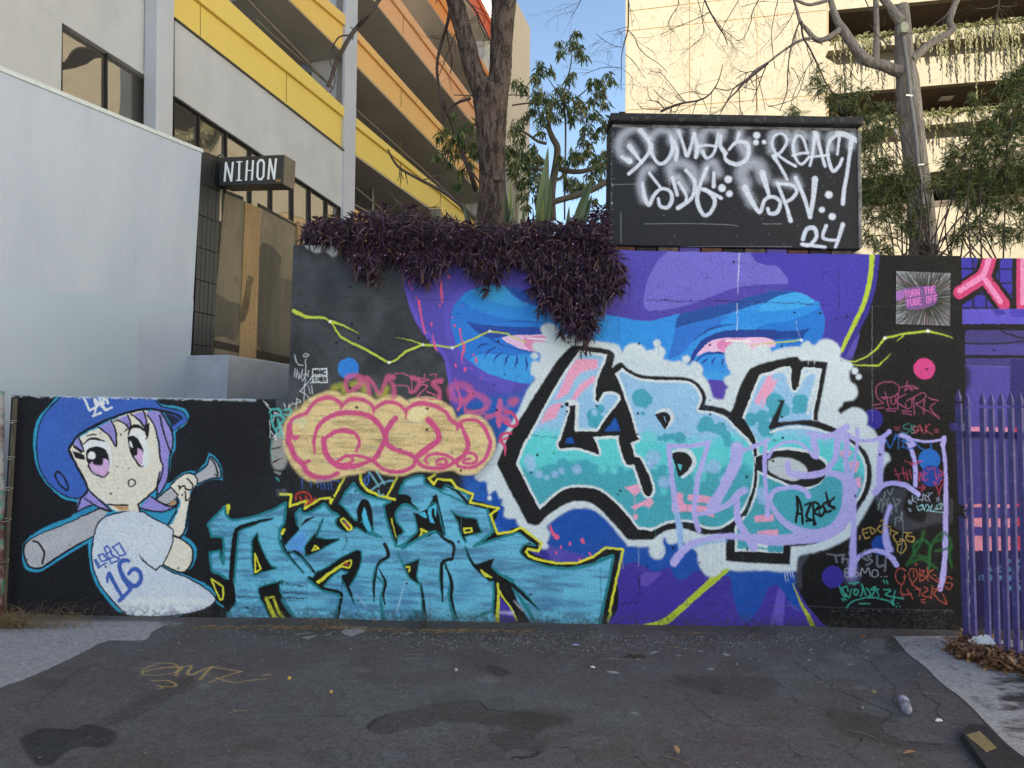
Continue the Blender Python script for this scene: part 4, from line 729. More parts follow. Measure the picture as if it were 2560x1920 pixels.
tag('a8503f', 9, 'W', '1190,1130 1150,1105 1105,1140 1110,1210 1150,1250 1180,1210 1180,1160;1165,1185 1190,1180;1230,1115 1215,1170 1250,1230 1290,1180 1280,1120 1235,1115;1255,1130 1260,1180;1310,1110 1310,1220;1310,1130 1350,1130 1320,1170 1370,1180 1320,1220;1375,1100 1380,1220;1430,1120 1385,1160 1480,1240;1430,1165 1450,1170;1460,1190 1480,1230;1590,1200 1550,1180 1530,1230 1590,1240 1570,1290 1530,1270;1150,1260 1160,1330 1240,1330;1200,1290 1250,1370;1270,1290 1320,1285;1240,1240 1310,1300 1300,1350;1350,1270 1380,1290 1330,1340 1400,1360;1420,1260 1410,1370;1430,1290 1500,1280 1430,1330 1540,1420 1510,1330;1320,1380 1360,1375;1325,1400 1360,1405;1155,1340 1170,1360;1270,1070 1285,1075 1275,1085')
# worn specks and scuffs at the foot
P_ = rng.random((600, 3))
for i, (a, b, c) in enumerate(P_[:260]):
    tile('W'); C('7a7870', 540+a*1100, 1470+b*b*170, 1.5+3*c, .6, .5)
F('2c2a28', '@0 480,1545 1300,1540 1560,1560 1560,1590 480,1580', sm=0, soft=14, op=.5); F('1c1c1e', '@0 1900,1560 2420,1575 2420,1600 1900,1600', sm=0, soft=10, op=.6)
F('c9cdd0', '@M 430,-10 520,40 600,30 660,75 710,50 720,10 700,-40 440,-60', soft=3, op=.85); F('4b4d50', '@M 560,20 590,0 640,10 600,35', soft=2, op=.8)
F('a9b4bc', '@G 40,95* 500,112 1000,120 1500,132 2212,150* 2212,120* 40,80*', soft=1.5, op=.8)
for i in range(60):
    K('15161a' if i % 2 else 'c3ccd2', 8, '@G %d,%d %d,%d' % ((lambda x: (x, 104+x*.02+rng.integers(-5, 7), x+rng.integers(10, 60), 104+x*.02+rng.integers(-5, 7)))(rng.integers(60, 2100))), soft=.8, op=.8)
# --- purple wall on the far right
F('2c2682', '@V 1683,-60* 6200,-60* 6200,500* 1683,512*', sm=0)
for a, b in ((1690, 165), (1800, 170), (2030, 175)):
    pass
for X0, X1, Y0, Y1 in ((1690, 1782, -50, 165), (1800, 1900, 180, 290), (1690, 1782, 180, 290), (2030, 2130, 90, 168), (2030, 2130, 182, 290), (2030, 2130, 302, 420), (1810, 1900, 400, 505), (1690, 1790, 400, 505), (1920, 2010, 90, 168), (1920, 2010, 400, 505)):
    F('37309a' if (X0+Y0) % 3 else '3d359c', '@V %d,%d %d,%d %d,%d %d,%d' % (X0, Y0, X1, Y0, X1, Y1, X0, Y1), sm=0)
for s in ('1790,-60 1790,515', '2020,-60 2020,515', '1683,172 2600,180', '1683,295 2600,300', '1683,512 6200,518', '2140,-60 2140,515', '1905,-60 1905,515', '1683,395 2600,400'): K('0e0e16', 12, '@V '+s, sm=0)
K('0e0e12', 190, '@V 1975,-60 1905,200 1850,270 1670,395', sm=1); K('0e0e12', 180, '@V 1890,250 2060,480', sm=0)
K('c03a6c', 118, '@V 1980,-60 1905,190 1850,260 1660,385'); K('c03a6c', 110, '@V 1890,240 2062,480', sm=0)
K('dd84ae', 50, '@V 1975,-60 1895,200 1840,260 1660,370'); K('dd84ae', (46, 50), '@V 1880,240 2030,455', sm=0)
F('0e0e12', '@V 2140,60* 2400,60* 2400,555* 2140,555*'); F('c03a6c', '@V 2172,-60* 2340,-60* 2340,530* 2172,530*'); F('dd84ae', '@V 2205,-60* 2300,-60* 2300,490* 2205,490*')
F('574cb4', '@V 1678,520* 6200,525* 6200,660* 1680,652*', sm=0); F('3a3296', '@V 1945,525* 2010,580* 2080,560* 2050,525*', sm=0); F('4238a4', '@V 2110,525* 6200,525* 6200,590* 2125,590*', sm=0)
F('0e0e12', '@V 1678,655* 6200,662* 6200,705* 1678,700*', sm=0); F('0d0d12', '@V 1600,700 1722,700 1722,3300 1600,3300', sm=0)
F('3b3570', '@V 1725,705 6200,712 6200,2600 1725,2600', sm=0); F('443c86', '@V 1725,830 6200,838 6200,925 1725,920', sm=0)
K('15141c', 12, '@V 1725,818 1900,825 2100,815 2300,790', soft=1); K('15141c', 14, '@V 2030,705 2100,740 2300,790'); K('0f0e14', 26, '@V 1725,935 6200,945', sm=0)
F('4b4292', '@V 1735,1010* 2110,1022* 2115,1545* 1735,1545*', sm=0); F('2a2464', '@V 2118,960 6200,960 6200,1700 2118,1700', sm=0); F('0d0d12', '@V 1700,1000 1770,1060 1770,1180 1700,1240', soft=12, op=.8)
K('8f88c0', 3, '@V 1735,1012 2110,1022', sm=0, op=.5)
F('d988a4', '@V 1720,1545 2120,1550 2120,1632 1720,1620', sm=0); F('b83258', '@V 2120,1550 6200,1560 6200,1640 2120,1632', sm=0); F('413a86', '@W 1725,0 2118,0 2118,550 1725,550', sm=0)
for X0, X1 in ((1725, 2118), (2118, 6200)):
    c1, c2 = ('d98a9c', '413a86') if X0 < 2000 else ('b03050', '2a2464')
    F(c2, '@W %d,550 %d,560 %d,970 %d,960' % (X0, X1, X1, X0), sm=0)
    for y0, y1 in ((555, 585), (676, 752), (832, 968)): F(c1, '@W %d,%d %d,%d %d,%d %d,%d' % (X0, y0, X1, y0+8, X1, y1+8, X0, y1), sm=0)
F('191448', '@W 1725,962 6200,975 6200,1900 1725,1900', sm=0)
tile('W')
w.TXT('4c7ca8', 7, 'PAINTED BY', 2055, 1040, 10, 26, gap=1.5, soft=.6); w.TXT('4c7ca8', 9, 'JAMESHAUNT', 1928, 1100, 19, 44, gap=1.48, soft=.6)
w.TXT('4c7ca8', 9, 'ITSBEENMADREAL', 1843, 1178, 17, 44, gap=1.55, soft=.6); w.TXT('4c7ca8', 9, 'AREA', 2106, 1264, 18, 42, gap=1.5, soft=.6)
K('b8bcc8', 7, '@W 1755,690 1745,760 1762,860 1750,1000 1770,1100 1755,1200 1785,1290 1765,1400 1800,1480 1772,1530 1805,1560', sm=0, op=.8)
for y in range(1570, 1650, 14): K('b8bcc8', 5, '@W 1778,%d 1800,%d 1782,%d' % (y, y+4, y+9), sm=0, op=.8)
# drips, overspray and buffed patches
for i in range(46):
    t_ = ('B', 'L', 'L', 'U', 'W')[i % 5]; tile(t_); x, y = rng.uniform(60, 2150), rng.uniform(250, 1300)
    if t_ == 'W' and x > 1000: x *= .45
    q = w.project(*[TILES[t_][0]+x/3.456, TILES[t_][1]+y/3.456]); X, Y = int(min(max(q[0], 2), wd_-3)), int(min(max(q[1], 2), h-3)); c = w.c[Y, X].copy()
    if c.sum() > .12: K(c*.82, (5, 4, 3, 6), [(x, y), (x+rng.uniform(-2, 2), y+rng.uniform(60, 260))], sm=0, soft=.7, op=.5)
for x, y, r, c in ((300, 150, 120, '24262c'), (430, 1150, 150, '1f2228'), (560, 1250, 120, '22242b'), (60, 1350, 130, '0f1015'), (520, 1100, 90, '101116'), (2290, 760, 160, '17171c'), (2330, 1480, 140, '1a1a1e'), (2210, 860, 100, '050508'), (800, 700, 130, '565c60'), (900, 930, 140, '2a2d31'), (780, 1010, 110, '3f4347')):
    w.T = (0, 0, 1.0); a_ = lin(c)
    q = w.project(x, y); X, Y = int(q[0]), int(q[1]); n_ = int(r); y0_, y1_, x0_, x1_ = max(Y-n_, 0), min(Y+n_, h), max(X-n_, 0), min(X+n_, wd_)
    if y1_ <= y0_ or x1_ <= x0_: continue
    yy, xx = np.mgrid[y0_:y1_, x0_:x1_]; v = w.c[y0_:y1_, x0_:x1_]; dark_ = (v.sum(-1) < .09)
    m_ = np.clip(1.2-np.hypot(xx-X, (yy-Y)*1.5)/n_, 0, 1)*np.clip(n2[y0_:y1_, x0_:x1_]*2.2-.6, 0, 1)*dark_*.55
    v += (a_-v)*m_[..., None]
tile('W')
# form-tie holes, pits
HOLES = (('M', '817,335 886,780 693,820 1492,795 2092,806 29,1520 870,1377 1478,1391 2080,1400 808,1210 1478,1572 828,655'),
         ('U', '1912,122 485,818 1095,828 1710,838 432,1372 473,1415 733,1368 1087,1430 1712,1440 1080,1610'), ('V', '122,846 258,1190 1972,880 120,1460 126,1640 228,560 452,562 1972,272'),
         ('L', '1395,935 2033,945 935,438 217,128 165,280 2030,320 155,895 2030,1592'), ('W', '752,486 455,963 455,1612 1085,1620 965,126 45,182 1067,975 1700,1400'), ('G', '993,318 955,947 1575,960 1544,1590 915,1580 1606,335'), ('B', '1750,878 1768,262 668,497 1690,298 1300,1240'))
HOLE_PTS = []
for t, s in HOLES:
    tile(t)
    for x, y, _ in [(float(p.split(',')[0]), float(p.split(',')[1]), 0) for p in s.split()]:
        if t != 'G': C('08080a', x, y, 11, 1.4, .95)
        else: C('4a4a50', x, y, 11, 1.4, .9)
for i in range(1300):
    a, b = rng.uniform(2, wd_-8), rng.uniform(2, h-8); r = min(rng.gamma(1.5, .5)+.25, 3.2)
    k = int(r)+2; X, Y = int(a), int(b); yy, xx = np.mgrid[max(Y-k, 0):min(Y+k+1, h), max(X-k, 0):min(X+k+1, wd_)]
    m = np.clip(r+.5-np.hypot((xx-a)*rng.uniform(.6, 1), yy-b), 0, 1)*rng.uniform(.35, .85)
    w.c[yy, xx] *= (1-m)[..., None]
# brush and nozzle wobble: every painted edge follows the rough concrete
def wobble(cv, a, cell, seed):
    dx = (fbm(cv.h, cv.w, cell, seed, 2)-.5)*a*2; dy = (fbm(cv.h, cv.w, cell, seed+5, 2)-.5)*a*2
    yy, xx = np.mgrid[0:cv.h, 0:cv.w].astype(np.float32); X = np.clip(xx+dx, 0, cv.w-1.01); Y = np.clip(yy+dy, 0, cv.h-1.01)
    xi, yi = X.astype(int), Y.astype(int); fx, fy = (X-xi)[..., None], (Y-yi)[..., None]; c = cv.c
    cv.c = ((c[yi, xi]*(1-fx)+c[yi, xi+1]*fx)*(1-fy)+(c[yi+1, xi]*(1-fx)+c[yi+1, xi+1]*fx)*fy).astype(np.float32)
wobble(w, 1.3, 9, 301); wobble(w, .7, 3, 302)
# the left third is coarse concrete: many small bare pits; paint is thin and worn in places
_x0, _x1 = 0, int(wall_xy(800, 900)[0]); pit = fbm(h, wd_, 2.2, 411, 2); zone = np.clip((fbm(h, wd_, 30, 412)-.38)*4, 0, 1); zone[:, _x1:] *= .35
zone[:, _x1-60:_x1+60] *= 1
pm = np.clip((pit-.77)*16, 0, 1)*zone
w.c *= (1-(.75-.4*np.clip(w.c.mean(-1)*2.5, 0, 1))*pm)[..., None]
wear = np.clip((fbm(h, wd_, 3, 421, 3)-.60)*9, 0, 1)*np.clip((fbm(h, wd_, 90, 422)-.5)*4, 0, 1)
w.c += (w.c*.62+lin('7c7c7c')*.10-w.c)*(wear*.5)[..., None]
_f = np.clip((np.mgrid[0:h, 0:wd_][0]-wall_xy(1200, 1515)[1])/26, 0, 1)*np.clip((fbm(h, wd_, 7, 431, 3)-.36)*4, 0, 1)   # splash dirt along the foot
w.c += (lin('35322f')-w.c)*(_f*.55)[..., None]
w.c *= (0.93+0.14*n3[..., None])*(0.95+0.1*n2[..., None])
dirt = np.clip((n1-.55)*3, 0, 1)*np.clip((fbm(h, wd_, 14, 77, 3)-.45)*4, 0, 1)
w.c += (lin('8a8a84')-w.c)*(dirt*.06)[..., None]
# ================================================================== white spray letters on the dark box
BX = dict(y=D+0.09)
bx0 = hit(1500, 270, (0, BX['y'], 0), N_WALL); bx1 = hit(2170, 640, (0, BX['y'], 0), N_WALL)
BRES = 330.0
BOX = Canvas(int((bx1[0]-bx0[0])*BRES), int((bx0[2]-bx1[2]+.1)*BRES), lambda px, py: ((hit(px, py, (0, BX['y'], 0), N_WALL)[0]-bx0[0])*BRES, (bx0[2]+.05-hit(px, py, (0, BX['y'], 0), N_WALL)[2])*BRES), 1.0)
w = BOX; F = w.F; K = w.K; C = w.C
w.c[:] = lin('191b22'); w.T = (1500, 260, 3.253)
bn = fbm(w.h, w.w, 70, 5)
w.c *= (0.75+.5*bn[..., None])
SP = 'c3c9d8'
def sp(wv, s, soft=2.6, op=.9, g=.25): K(SP, np.array(wv)*.86, s, soft=soft, op=op, grain=g)
# broad, misty top halves of the letters, then the tight strokes
for wv, s in ((80, '240,460 180,420 150,340 180,260 260,200 330,210 380,280'), (70, '240,330 290,400'), (70, '420,400 410,300 470,220 560,230 580,300'), (60, '610,420 620,260 620,200 650,230'), (60, '790,380 770,300 760,210'),
              (80, '820,370 830,260 880,200 950,210'), (80, '990,260 1000,210'), (70, '1140,210 1130,280'), (90, '1200,320 1190,400 1150,330'), (60, '1390,380 1390,270 1440,210 1510,220 1530,290'), (60, '1590,400 1580,280 1620,210 1670,260'),
              (60, '1730,400 1740,230 1770,260'), (60, '1880,360 1860,280 1900,230 1960,240'), (70, '2050,260 2040,340'), (70, '360,780 330,660 360,540 420,520'), (90, '590,600 570,520 640,480 740,520 770,620'), (70, '640,600 700,700'), (80, '850,600 860,520 920,480 960,560'),
              (120, '1180,640 1150,560 1200,490 1290,500 1330,600'), (90, '1230,800 1180,700'), (60, '1430,640 1480,640 1560,660'), (60, '1590,600 1620,660')):
    K(SP, wv, s, soft=20, op=.32, grain=1.1); K(SP, wv*.5, s, soft=10, op=.25, grain=.8)
for wv, s in (((60, 26), '240,465 175,430'), ((50, 30, 36, 34), '330,215 395,300 402,380 340,470 235,568'), ((50, 24), '240,345 340,478'), ((40, 30, 36, 40, 30), '418,330 425,410 480,485 545,460 590,370 575,260'),
              ((30, 34, 36), '600,300 628,380 615,452'), ((36, 26, 40, 26, 36), '640,220 680,340 710,420 745,320 765,240'), ((30, 38), '765,240 790,340 780,432'), ((20, 28, 24), '790,350 860,335 950,345'), ((36, 26, 30, 26), '835,390 870,440 930,390 960,240'),
              ((30, 40, 46), '985,260 980,340 1020,400'), ((24, 44, 40, 40, 36, 26), '1010,400 1030,460 1110,490 1180,460 1210,390 1190,320 1110,310 1050,370'), ((36, 22), '1130,240 1110,310'),
              ((24, 26, 30), '1430,400 1400,330 1420,260 1480,240 1520,300 1480,380 1430,415'), ((50, 26, 30, 28), '1415,425 1460,500 1500,570 1522,615'), ((26, 26, 30), '1440,410 1510,460 1590,505'), ((20, 26, 24, 26), '1565,420 1640,400 1690,400'),
              ((24, 28, 26), '1690,400 1650,280 1600,260 1570,340 1590,440 1640,490 1700,430'), ((40, 28, 26), '1750,230 1730,400 1708,500'), ((40, 34, 30), '1760,240 1800,400 1830,505'), ((22, 24), '1720,430 1860,415'), ((30, 30, 36, 30, 24), '1950,240 1930,410 @0 1950,410'.replace(' @0 1950,410', '')),
              ((36, 30, 34, 36, 30), '1930,250 1870,300 1850,400 1890,540 1940,510 1970,445'), ((60, 50), '1940,230 2020,260 2105,310'), ((46, 34, 36, 42), '2045,300 2010,560 1985,700 1975,810'),
              ((26, 36, 40, 36, 30, 34, 40, 34, 30), '345,640 365,760 400,820 440,740 500,690 570,710 585,780 550,840 490,830 475,770'), ((30, 24), '400,560 500,690'), ((40, 32), '590,600 628,740'), ((30, 30, 26), '640,640 700,740 695,800'), ((36, 34, 44, 34, 40, 46), '700,540 765,620 770,700 740,770 690,810 635,845'),
              ((30, 40), '925,560 925,670'), ((36, 34, 40, 44, 36, 36, 40, 36), '870,520 820,640 790,780 840,900 900,880 935,790 890,720 820,690'), ((30, 36), '850,690 985,765'),
              ((60, 50, 40, 36, 36, 34, 40, 34), '1180,680 1240,800 1300,880 1340,780 1410,755 1465,800 1440,880 1380,890 1365,850'), ((60, 50, 26), '1320,560 1350,660 1380,760'), ((30, 34, 30), '1440,640 1500,790 1535,880'), ((30, 44), '1520,850 1550,950'), ((24, 30, 36, 30), '1450,650 1560,660 1600,710 1560,770 1500,800'),
              ((36, 40, 30), '1590,600 1660,760 1705,920'), ((60, 44, 40), '1748,610 1735,760 1708,920'), ((40, 40, 44, 36, 34, 30), '1650,1100 1680,1020 1740,1010 1760,1080 1700,1150 1640,1140'), ((30, 34), '1650,1140 1830,1165'), ((36, 30, 26), '1840,990 1815,1090 1940,1110'), ((44, 36, 30), '1975,980 1945,1080 1915,1165')):
    sp(wv, s)
for x, y, r in ((1274, 255, 30), (1268, 312, 24), (1334, 310, 18), (1043, 613, 32), (992, 684, 32), (1052, 730, 28), (1860, 738, 32), (1804, 860, 25), (1888, 915, 30), (1700, 1090, 0)):
    if r: C(SP, x, y, r, 3)
for s in ('100,655 290,652', '360,975 700,972 1000,980 1120,990', '170,880 172,1130', '560,480 565,700', '140,185 300,190 700,190', '640,1165 900,1160 1560,1160', '1320,975 1480,975'): K('b9bdc4', 4, s, op=.5, soft=.7)
for i in range(260):
    x = rng.choice([rng.normal(95, 8), rng.uniform(60, 2120)], p=[.5, .5]); C('c2c6cc', x, rng.uniform(200, 1150), rng.uniform(.6, 3), .6, .7)
wobble(w, .7, 4, 311)
w.c *= (0.86+.28*fbm(w.h, w.w, 3, 8, 2)[..., None])
# ================================================================== the asphalt
GX0, GX1, GY0, GY1, GRES = -6.0, 6.2, 2.3, 5.7, 230.0
N_UP = np.array([0, 0, 1.0])
def g_xy(px, py):
    p = hit(px, py, (0, 0, 0), N_UP)
    return (p[0]-GX0)*GRES, (GY1-p[1])*GRES
GRND = Canvas(int((GX1-GX0)*GRES), int((GY1-GY0)*GRES), g_xy, .58)
w = GRND; F = w.F; K = w.K; C = w.C; h, wd_ = w.h, w.w
a1 = fbm(h, wd_, 200, 31); a2 = fbm(h, wd_, 46, 32); a3 = fbm(h, wd_, 4, 33, 2); a4 = rng.random((h, wd_)).astype(np.float32)
w.c[:] = lin('55575a')
t = np.clip((a1*.6+a2*.4-.38)*3.2, 0, 1)[..., None]
w.c += (lin('504a4d')-w.c)*t
t = np.clip((fbm(h, wd_, 90, 35)-.52)*6, 0, 1)[..., None]; w.c += (lin('4a4643')-w.c)*t*.5
# brown, damp streaks
F('3a3532', '@P 900,1250 1300,1000 1500,900 1700,860 1600,1000 1300,1150 1050,1280', soft=18, op=.55)
F('36322f', '@R 955,1300 1050,1230 1180,1190 1300,1165 1500,1130 1760,1088 1900,1095 1960,1108 2000,1170 2100,1195 2212,1180 @S 150,1190 350,1230 450,1280 300,1330 200,1420 310,1480 260,1550 100,1600 0,1610 @R 2190,1600 2100,1500 2030,1440 2000,1330 1900,1280 1700,1282 1500,1310 1250,1335 1150,1368 1000,1360', soft=3, op=.5)
F('2a2726', '@R 955,1300 1050,1230 1180,1190 1080,1240 1000,1310 970,1330', soft=2, op=.6); K('2a2624', 9, '@R 955,1300 1000,1355 1150,1365 1300,1330', soft=2, op=.5)
F('4c4e51', '@R 1960,1110* 2000,1170 2100,1195 2212,1185 2212,1060 2050,1075', soft=2, op=.8); K('211f1e', (10, 20, 6), '@R 1945,1110 2010,1170 2180,1190', soft=2, op=.8)
F('33302e', '@R 1985,790 2060,780 2190,830 2150,875 2060,870', soft=3, op=.7)
for cx, cy, rx, ry, c in ((1620, 1308, 105, 40, '56585c'), (1190, 1560, 120, 55, '57585f'), (690, 1558, 140, 66, '525457'), (600, 1470, 350, 95, None), (1790, 1520, 130, 55, None), (920, 1255, 105, 45, None)):
    P = [(cx+rx*math.cos(a)*(1+.06*math.sin(5*a+cx)), cy+ry*math.sin(a)*(1+.08*math.cos(4*a))) for a in np.linspace(0, 2*math.pi, 26)]
    w.tile('R')
    if c: F(c, P, soft=1)
    K('2c2a2a', 5, P, soft=1.6, op=.75 if c else .35)
for cx, cy, rx, ry in ((2120, 1470, 90, 33), (700, 1180, 60, 20)):
    w.tile('S'); K('2c2a2a', 5, [(cx+rx*math.cos(a), cy+ry*math.sin(a)) for a in np.linspace(0, 2*math.pi, 20)], soft=1.4, op=.4)
F('26282b', '@P 170,1420 260,1370 320,1330 450,1320 640,1330 740,1290 900,1315 1000,1360 995,1430 880,1490 700,1480 560,1540 440,1640 300,1645 280,1600 215,1530', soft=3, op=.78)
F('2f3032', '@S 1390,880 1440,870 1580,915 1500,935', soft=3, op=.6); F('2f3032', '@S 1700,985 1790,990 1810,1030 1740,1025', soft=3, op=.7)
F('3a3432', '@S 1350,900 2212,880 2212,1080 1700,1020', soft=20, op=.5); F('3c3836', '@S 0,1180 500,1240 300,1330 0,1340', soft=10, op=.6)
F('3a3533', '@X 500,1150 1100,1250 950,1290 1000,1380 1250,1450 1700,1500 1300,1520 900,1440 600,1350', soft=12, op=.6)
F('3c3634', '@S 1300,400 2212,450 2212,560 1500,560', soft=16, op=.4); F('3d3a38', '@R 0,390 2212,380 @S 0,430 700,430 600,560 0,540 @R 2000,700 1800,560 400,520 0,520', soft=10, op=.5)
for i in range(70):          # scuffs, oil spots and patches of exposed stone
    x, y, r = rng.uniform(50, 2400), 1580+320*rng.random()**1.2, rng.uniform(10, 60); w.T = (0, 0, 1.0)
    P = [(x+r*math.cos(a)*rng.uniform(.6, 1.3), y+r*.3*math.sin(a)*rng.uniform(.6, 1.3)) for a in np.linspace(0, 5.8, 9)]
    w.m = np.clip((a2-.42)*6, 0, 1) if i % 2 else np.clip((a3-.4)*5, 0, 1)
    F(('3a3836', '6c6c6e', '46403e', '5f6164')[i % 4], P, soft=4, op=.5)
w.m = None; w.tile('P')
# concrete aprons
F('8c8d93', '@P -9000,380* 0,398 600,400 1370,402* 1412,430 1310,490* 1270,550 1180,563 950,560* 860,590 700,672 560,742 330,852 100,950 0,985 -1500,1720* -9000,1720*', soft=1.5)
F('7e7f86', '@P -900,380 1400,395 1380,440 600,450 -900,470', soft=6, op=.5); K('33343a', (8, 8, 5), '@P -900,495 0,490 370,484'); K('2e2e32', (3, 6, 3), '@P 1000,528 900,560 820,610', op=.8)
w.m = np.clip((fbm(h, wd_, 20, 51)-.35)*4, 0.3, 1)
con = '@X 1088,528* 1400,522 1700,528 2212,560 9000,560* 9000,1900* 2400,1760* 2212,1572 2080,1480 1900,1300 1760,1150 1640,1040 1480,920 1350,790 1200,680'
w.m = None
F('98989b', con, soft=1.2)
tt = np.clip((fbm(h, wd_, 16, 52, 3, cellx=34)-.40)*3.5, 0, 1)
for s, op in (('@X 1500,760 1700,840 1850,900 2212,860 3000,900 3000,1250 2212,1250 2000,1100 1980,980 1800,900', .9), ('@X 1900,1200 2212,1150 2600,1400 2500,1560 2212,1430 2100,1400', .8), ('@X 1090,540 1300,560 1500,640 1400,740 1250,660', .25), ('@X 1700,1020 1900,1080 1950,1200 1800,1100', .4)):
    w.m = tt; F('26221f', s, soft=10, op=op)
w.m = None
K('3a3836', (10, 14, 16, 20, 16, 20), '@X 1085,540 1200,685 1350,795 1480,925 1640,1045 1760,1155 1900,1305 2080,1485 2300,1640', soft=2, op=.9); K('232323', (3, 6, 5, 8, 6), '@X 1092,545 1204,682 1352,792 1485,920 1645,1040 1765,1150 1905,1300 2085,1480 2300,1630', soft=.8)
F('66686a', '@X 800,590 860,555 960,545 1050,590 1020,625 900,628', soft=2, op=.8); F('2f2b29', '@X 1040,530 1080,540 1180,650 1100,680 1000,630', soft=5, op=.6)
def gcrack(s, wv=5, jit=7, op=.8, col='1f1e1e'):
    P = pts(s, w.T); out = []
    for i in range(len(P)-1):
        L_ = math.hypot(P[i+1][0]-P[i][0], P[i+1][1]-P[i][1]); n = max(int(L_/5), 1)
        for k in range(n):
            t = k/n; out.append((P[i][0]+(P[i+1][0]-P[i][0])*t+rng.normal()*jit/3.5, P[i][1]+(P[i+1][1]-P[i][1])*t+rng.normal()*jit/5))
    out.append(P[-1][:2]); T = w.T; w.T = (0, 0, 1.0)
    for i in range(0, len(out)-1, 3): K(col, 2.1*wv/3.456*(.4+rng.random()), out[i:i+4], sm=0, soft=.8, op=op*(.6+.4*rng.random()))
    w.T = T
gcrack('@P 0,1142 200,1115 340,1086 470,1000 580,892 720,805 860,762', 4, 4); gcrack('@P -300,1180 0,1142', 4)
for s, a in (('@X 220,750 450,892 620,1000 900,1112 1080,1190 960,1290 1000,1372 1200,1440 1500,1462', 7), ('@X 1280,920 1330,1020 1480,1112 1450,1190 1540,1262 1740,1312', 7), ('@X 680,1530 760,1580 870,1659', 6), ('@X 690,1502 770,1480 810,1402', 5),
             ('@X 740,690 900,760 1000,880 1100,980 1080,1080 1115,1130', 5), ('@X 0,850 130,980 260,1100 480,1150 560,1215', 4), ('@X 0,1345 120,1420 240,1560 500,1600', 4), ('@S 1560,1120 1640,1180 1740,1260 1900,1310 2150,1300', 4), ('@S 0,1580 130,1590 270,1530', 9),
             ('@S 330,1500 480,1500 560,1560 600,1620', 4), ('@S 1000,1600 1080,1580 1160,1659', 4), ('@S 2000,720 2080,800 2212,830', 3), ('@R 0,1230 400,1215 820,1220', 3), ('@X 540,1470 690,1500 620,1560', 4), ('@P 900,1300 1400,1130 1500,1000', 3), ('@P 1150,600 1230,590 1370,480', 3)):
    gcrack(s, a)
K('2a2827', 26, '@X 1230,1450 1500,1462 1650,1480', soft=10, op=.5); K('2a2827', 20, '@X 620,1000 1080,1190', soft=10, op=.4)
# gold scribble
GO = '9d875a'
for wv, s in ((10, '@P 1240,860 1225,830 1290,790 1370,760 1480,760 1540,790 1520,835 1400,860 1260,862'), (15, '@P 1240,835 1400,800 1540,795 1570,800 1530,840 1525,865'), (15, '@P 1390,800 1500,790 1570,790 1640,780 1650,800 1620,840 1650,862 1720,830 1830,790'),
              (17, '@P 1830,790 1780,840 1730,900'), (11, '@P 1840,795 1950,810 2085,832'), (14, '@P 2085,832 1950,870 1810,925'), (10, '@P 1860,880 1960,915 2050,928 2140,910 2300,895'), (12, '@P 1320,912 1440,910 1510,935 1515,958 1440,962 1360,955'), (8, '@P 1390,960 1400,975 1360,990')):
    K(GO, wv*1.7, s, soft=1.2, op=.85, grain=.3)
# spilled paint, flakes and specks
for s, op in (('@R 740,490 830,455 960,450 935,490 860,520 800,530', .85), ('@R 660,460 720,445 810,450 760,468', .7), ('@R 390,545 460,530 520,525 470,548', .7), ('@R 320,515 400,505 500,500 440,512', .6), ('@R 610,515 655,505 640,518', .7), ('@R 1310,498 1370,490 1330,505', .8), ('@R 1120,498 1180,490', .6),
              ('@S 820,835 870,825 930,845 880,852', .9), ('@S 1185,680 1230,655 1270,655 1225,672', .8), ('@S 1815,675 1885,690 1850,700', .8), ('@S 1690,800 1750,805 1715,820', .7), ('@S 1030,1190 1095,1205 1070,1215', .8), ('@S 1600,650 1660,655 1630,664', .7), ('@S 1420,685 1460,690 1440,700', .7), ('@X 330,730 370,725 360,740', .8), ('@X 400,735 450,750', .6), ('@X 690,765 725,768 705,775', .8)):
    F('9b9ca0', s, soft=1, op=op*.8)
for i in range(2300):
    u = rng.random()
    if u < .55: x = rng.uniform(0, 2560); y = 1556+.014*x+abs(rng.normal(0, 30))+2
    else: x = rng.uniform(0, 2560); y = rng.uniform(1570, 1925)
    if u < .35: x = rng.normal(1750, 330)
    q = g_xy(x, y); r = .5+rng.gamma(1.2, .5)
    X, Y = int(q[0]), int(q[1]); k = max(1, int(min(r, 2.6)))
    if 0 <= X < wd_-3 and 0 <= Y < h-3:
        c = lin(('a8a8a6', 'a8a8a6', '8d8776', '1c1c1c', '7f7f86')[i % 5]); w.c[Y:Y+k, X:X+k] += (c-w.c[Y:Y+k, X:X+k])*rng.uniform(.4, .9)
w.c *= (.60+.55*a3+.30*a4)[..., None]
_yy, _xx = np.mgrid[0:h, 0:wd_]; _e = np.clip(np.minimum(_xx, wd_-_xx)/160.0, 0, 1)*np.clip((h-_yy)/70.0, 0, 1)
w.c = (lin('55575a')*.97+(w.c-lin('55575a')*.97)*_e[..., None]).astype(np.float32)
F = K = C = None
# ================================================================== mesh and material helpers
random.seed(5)
COL = SC.collection
def V3(p): return Vector((float(p[0]), float(p[1]), float(p[2])))

def tag(o, label=None, cat=None, group=None, kind=None):
    if label: o['label'] = label
    if cat: o['category'] = cat
    if group: o['group'] = group
    if kind: o['kind'] = kind
    return o

def thing(name, label, cat, loc=(0, 0, 0), group=None):
    o = bpy.data.objects.new(name, None); COL.objects.link(o); o.location = loc
    o.empty_display_size = .1
    return tag(o, label, cat, group)

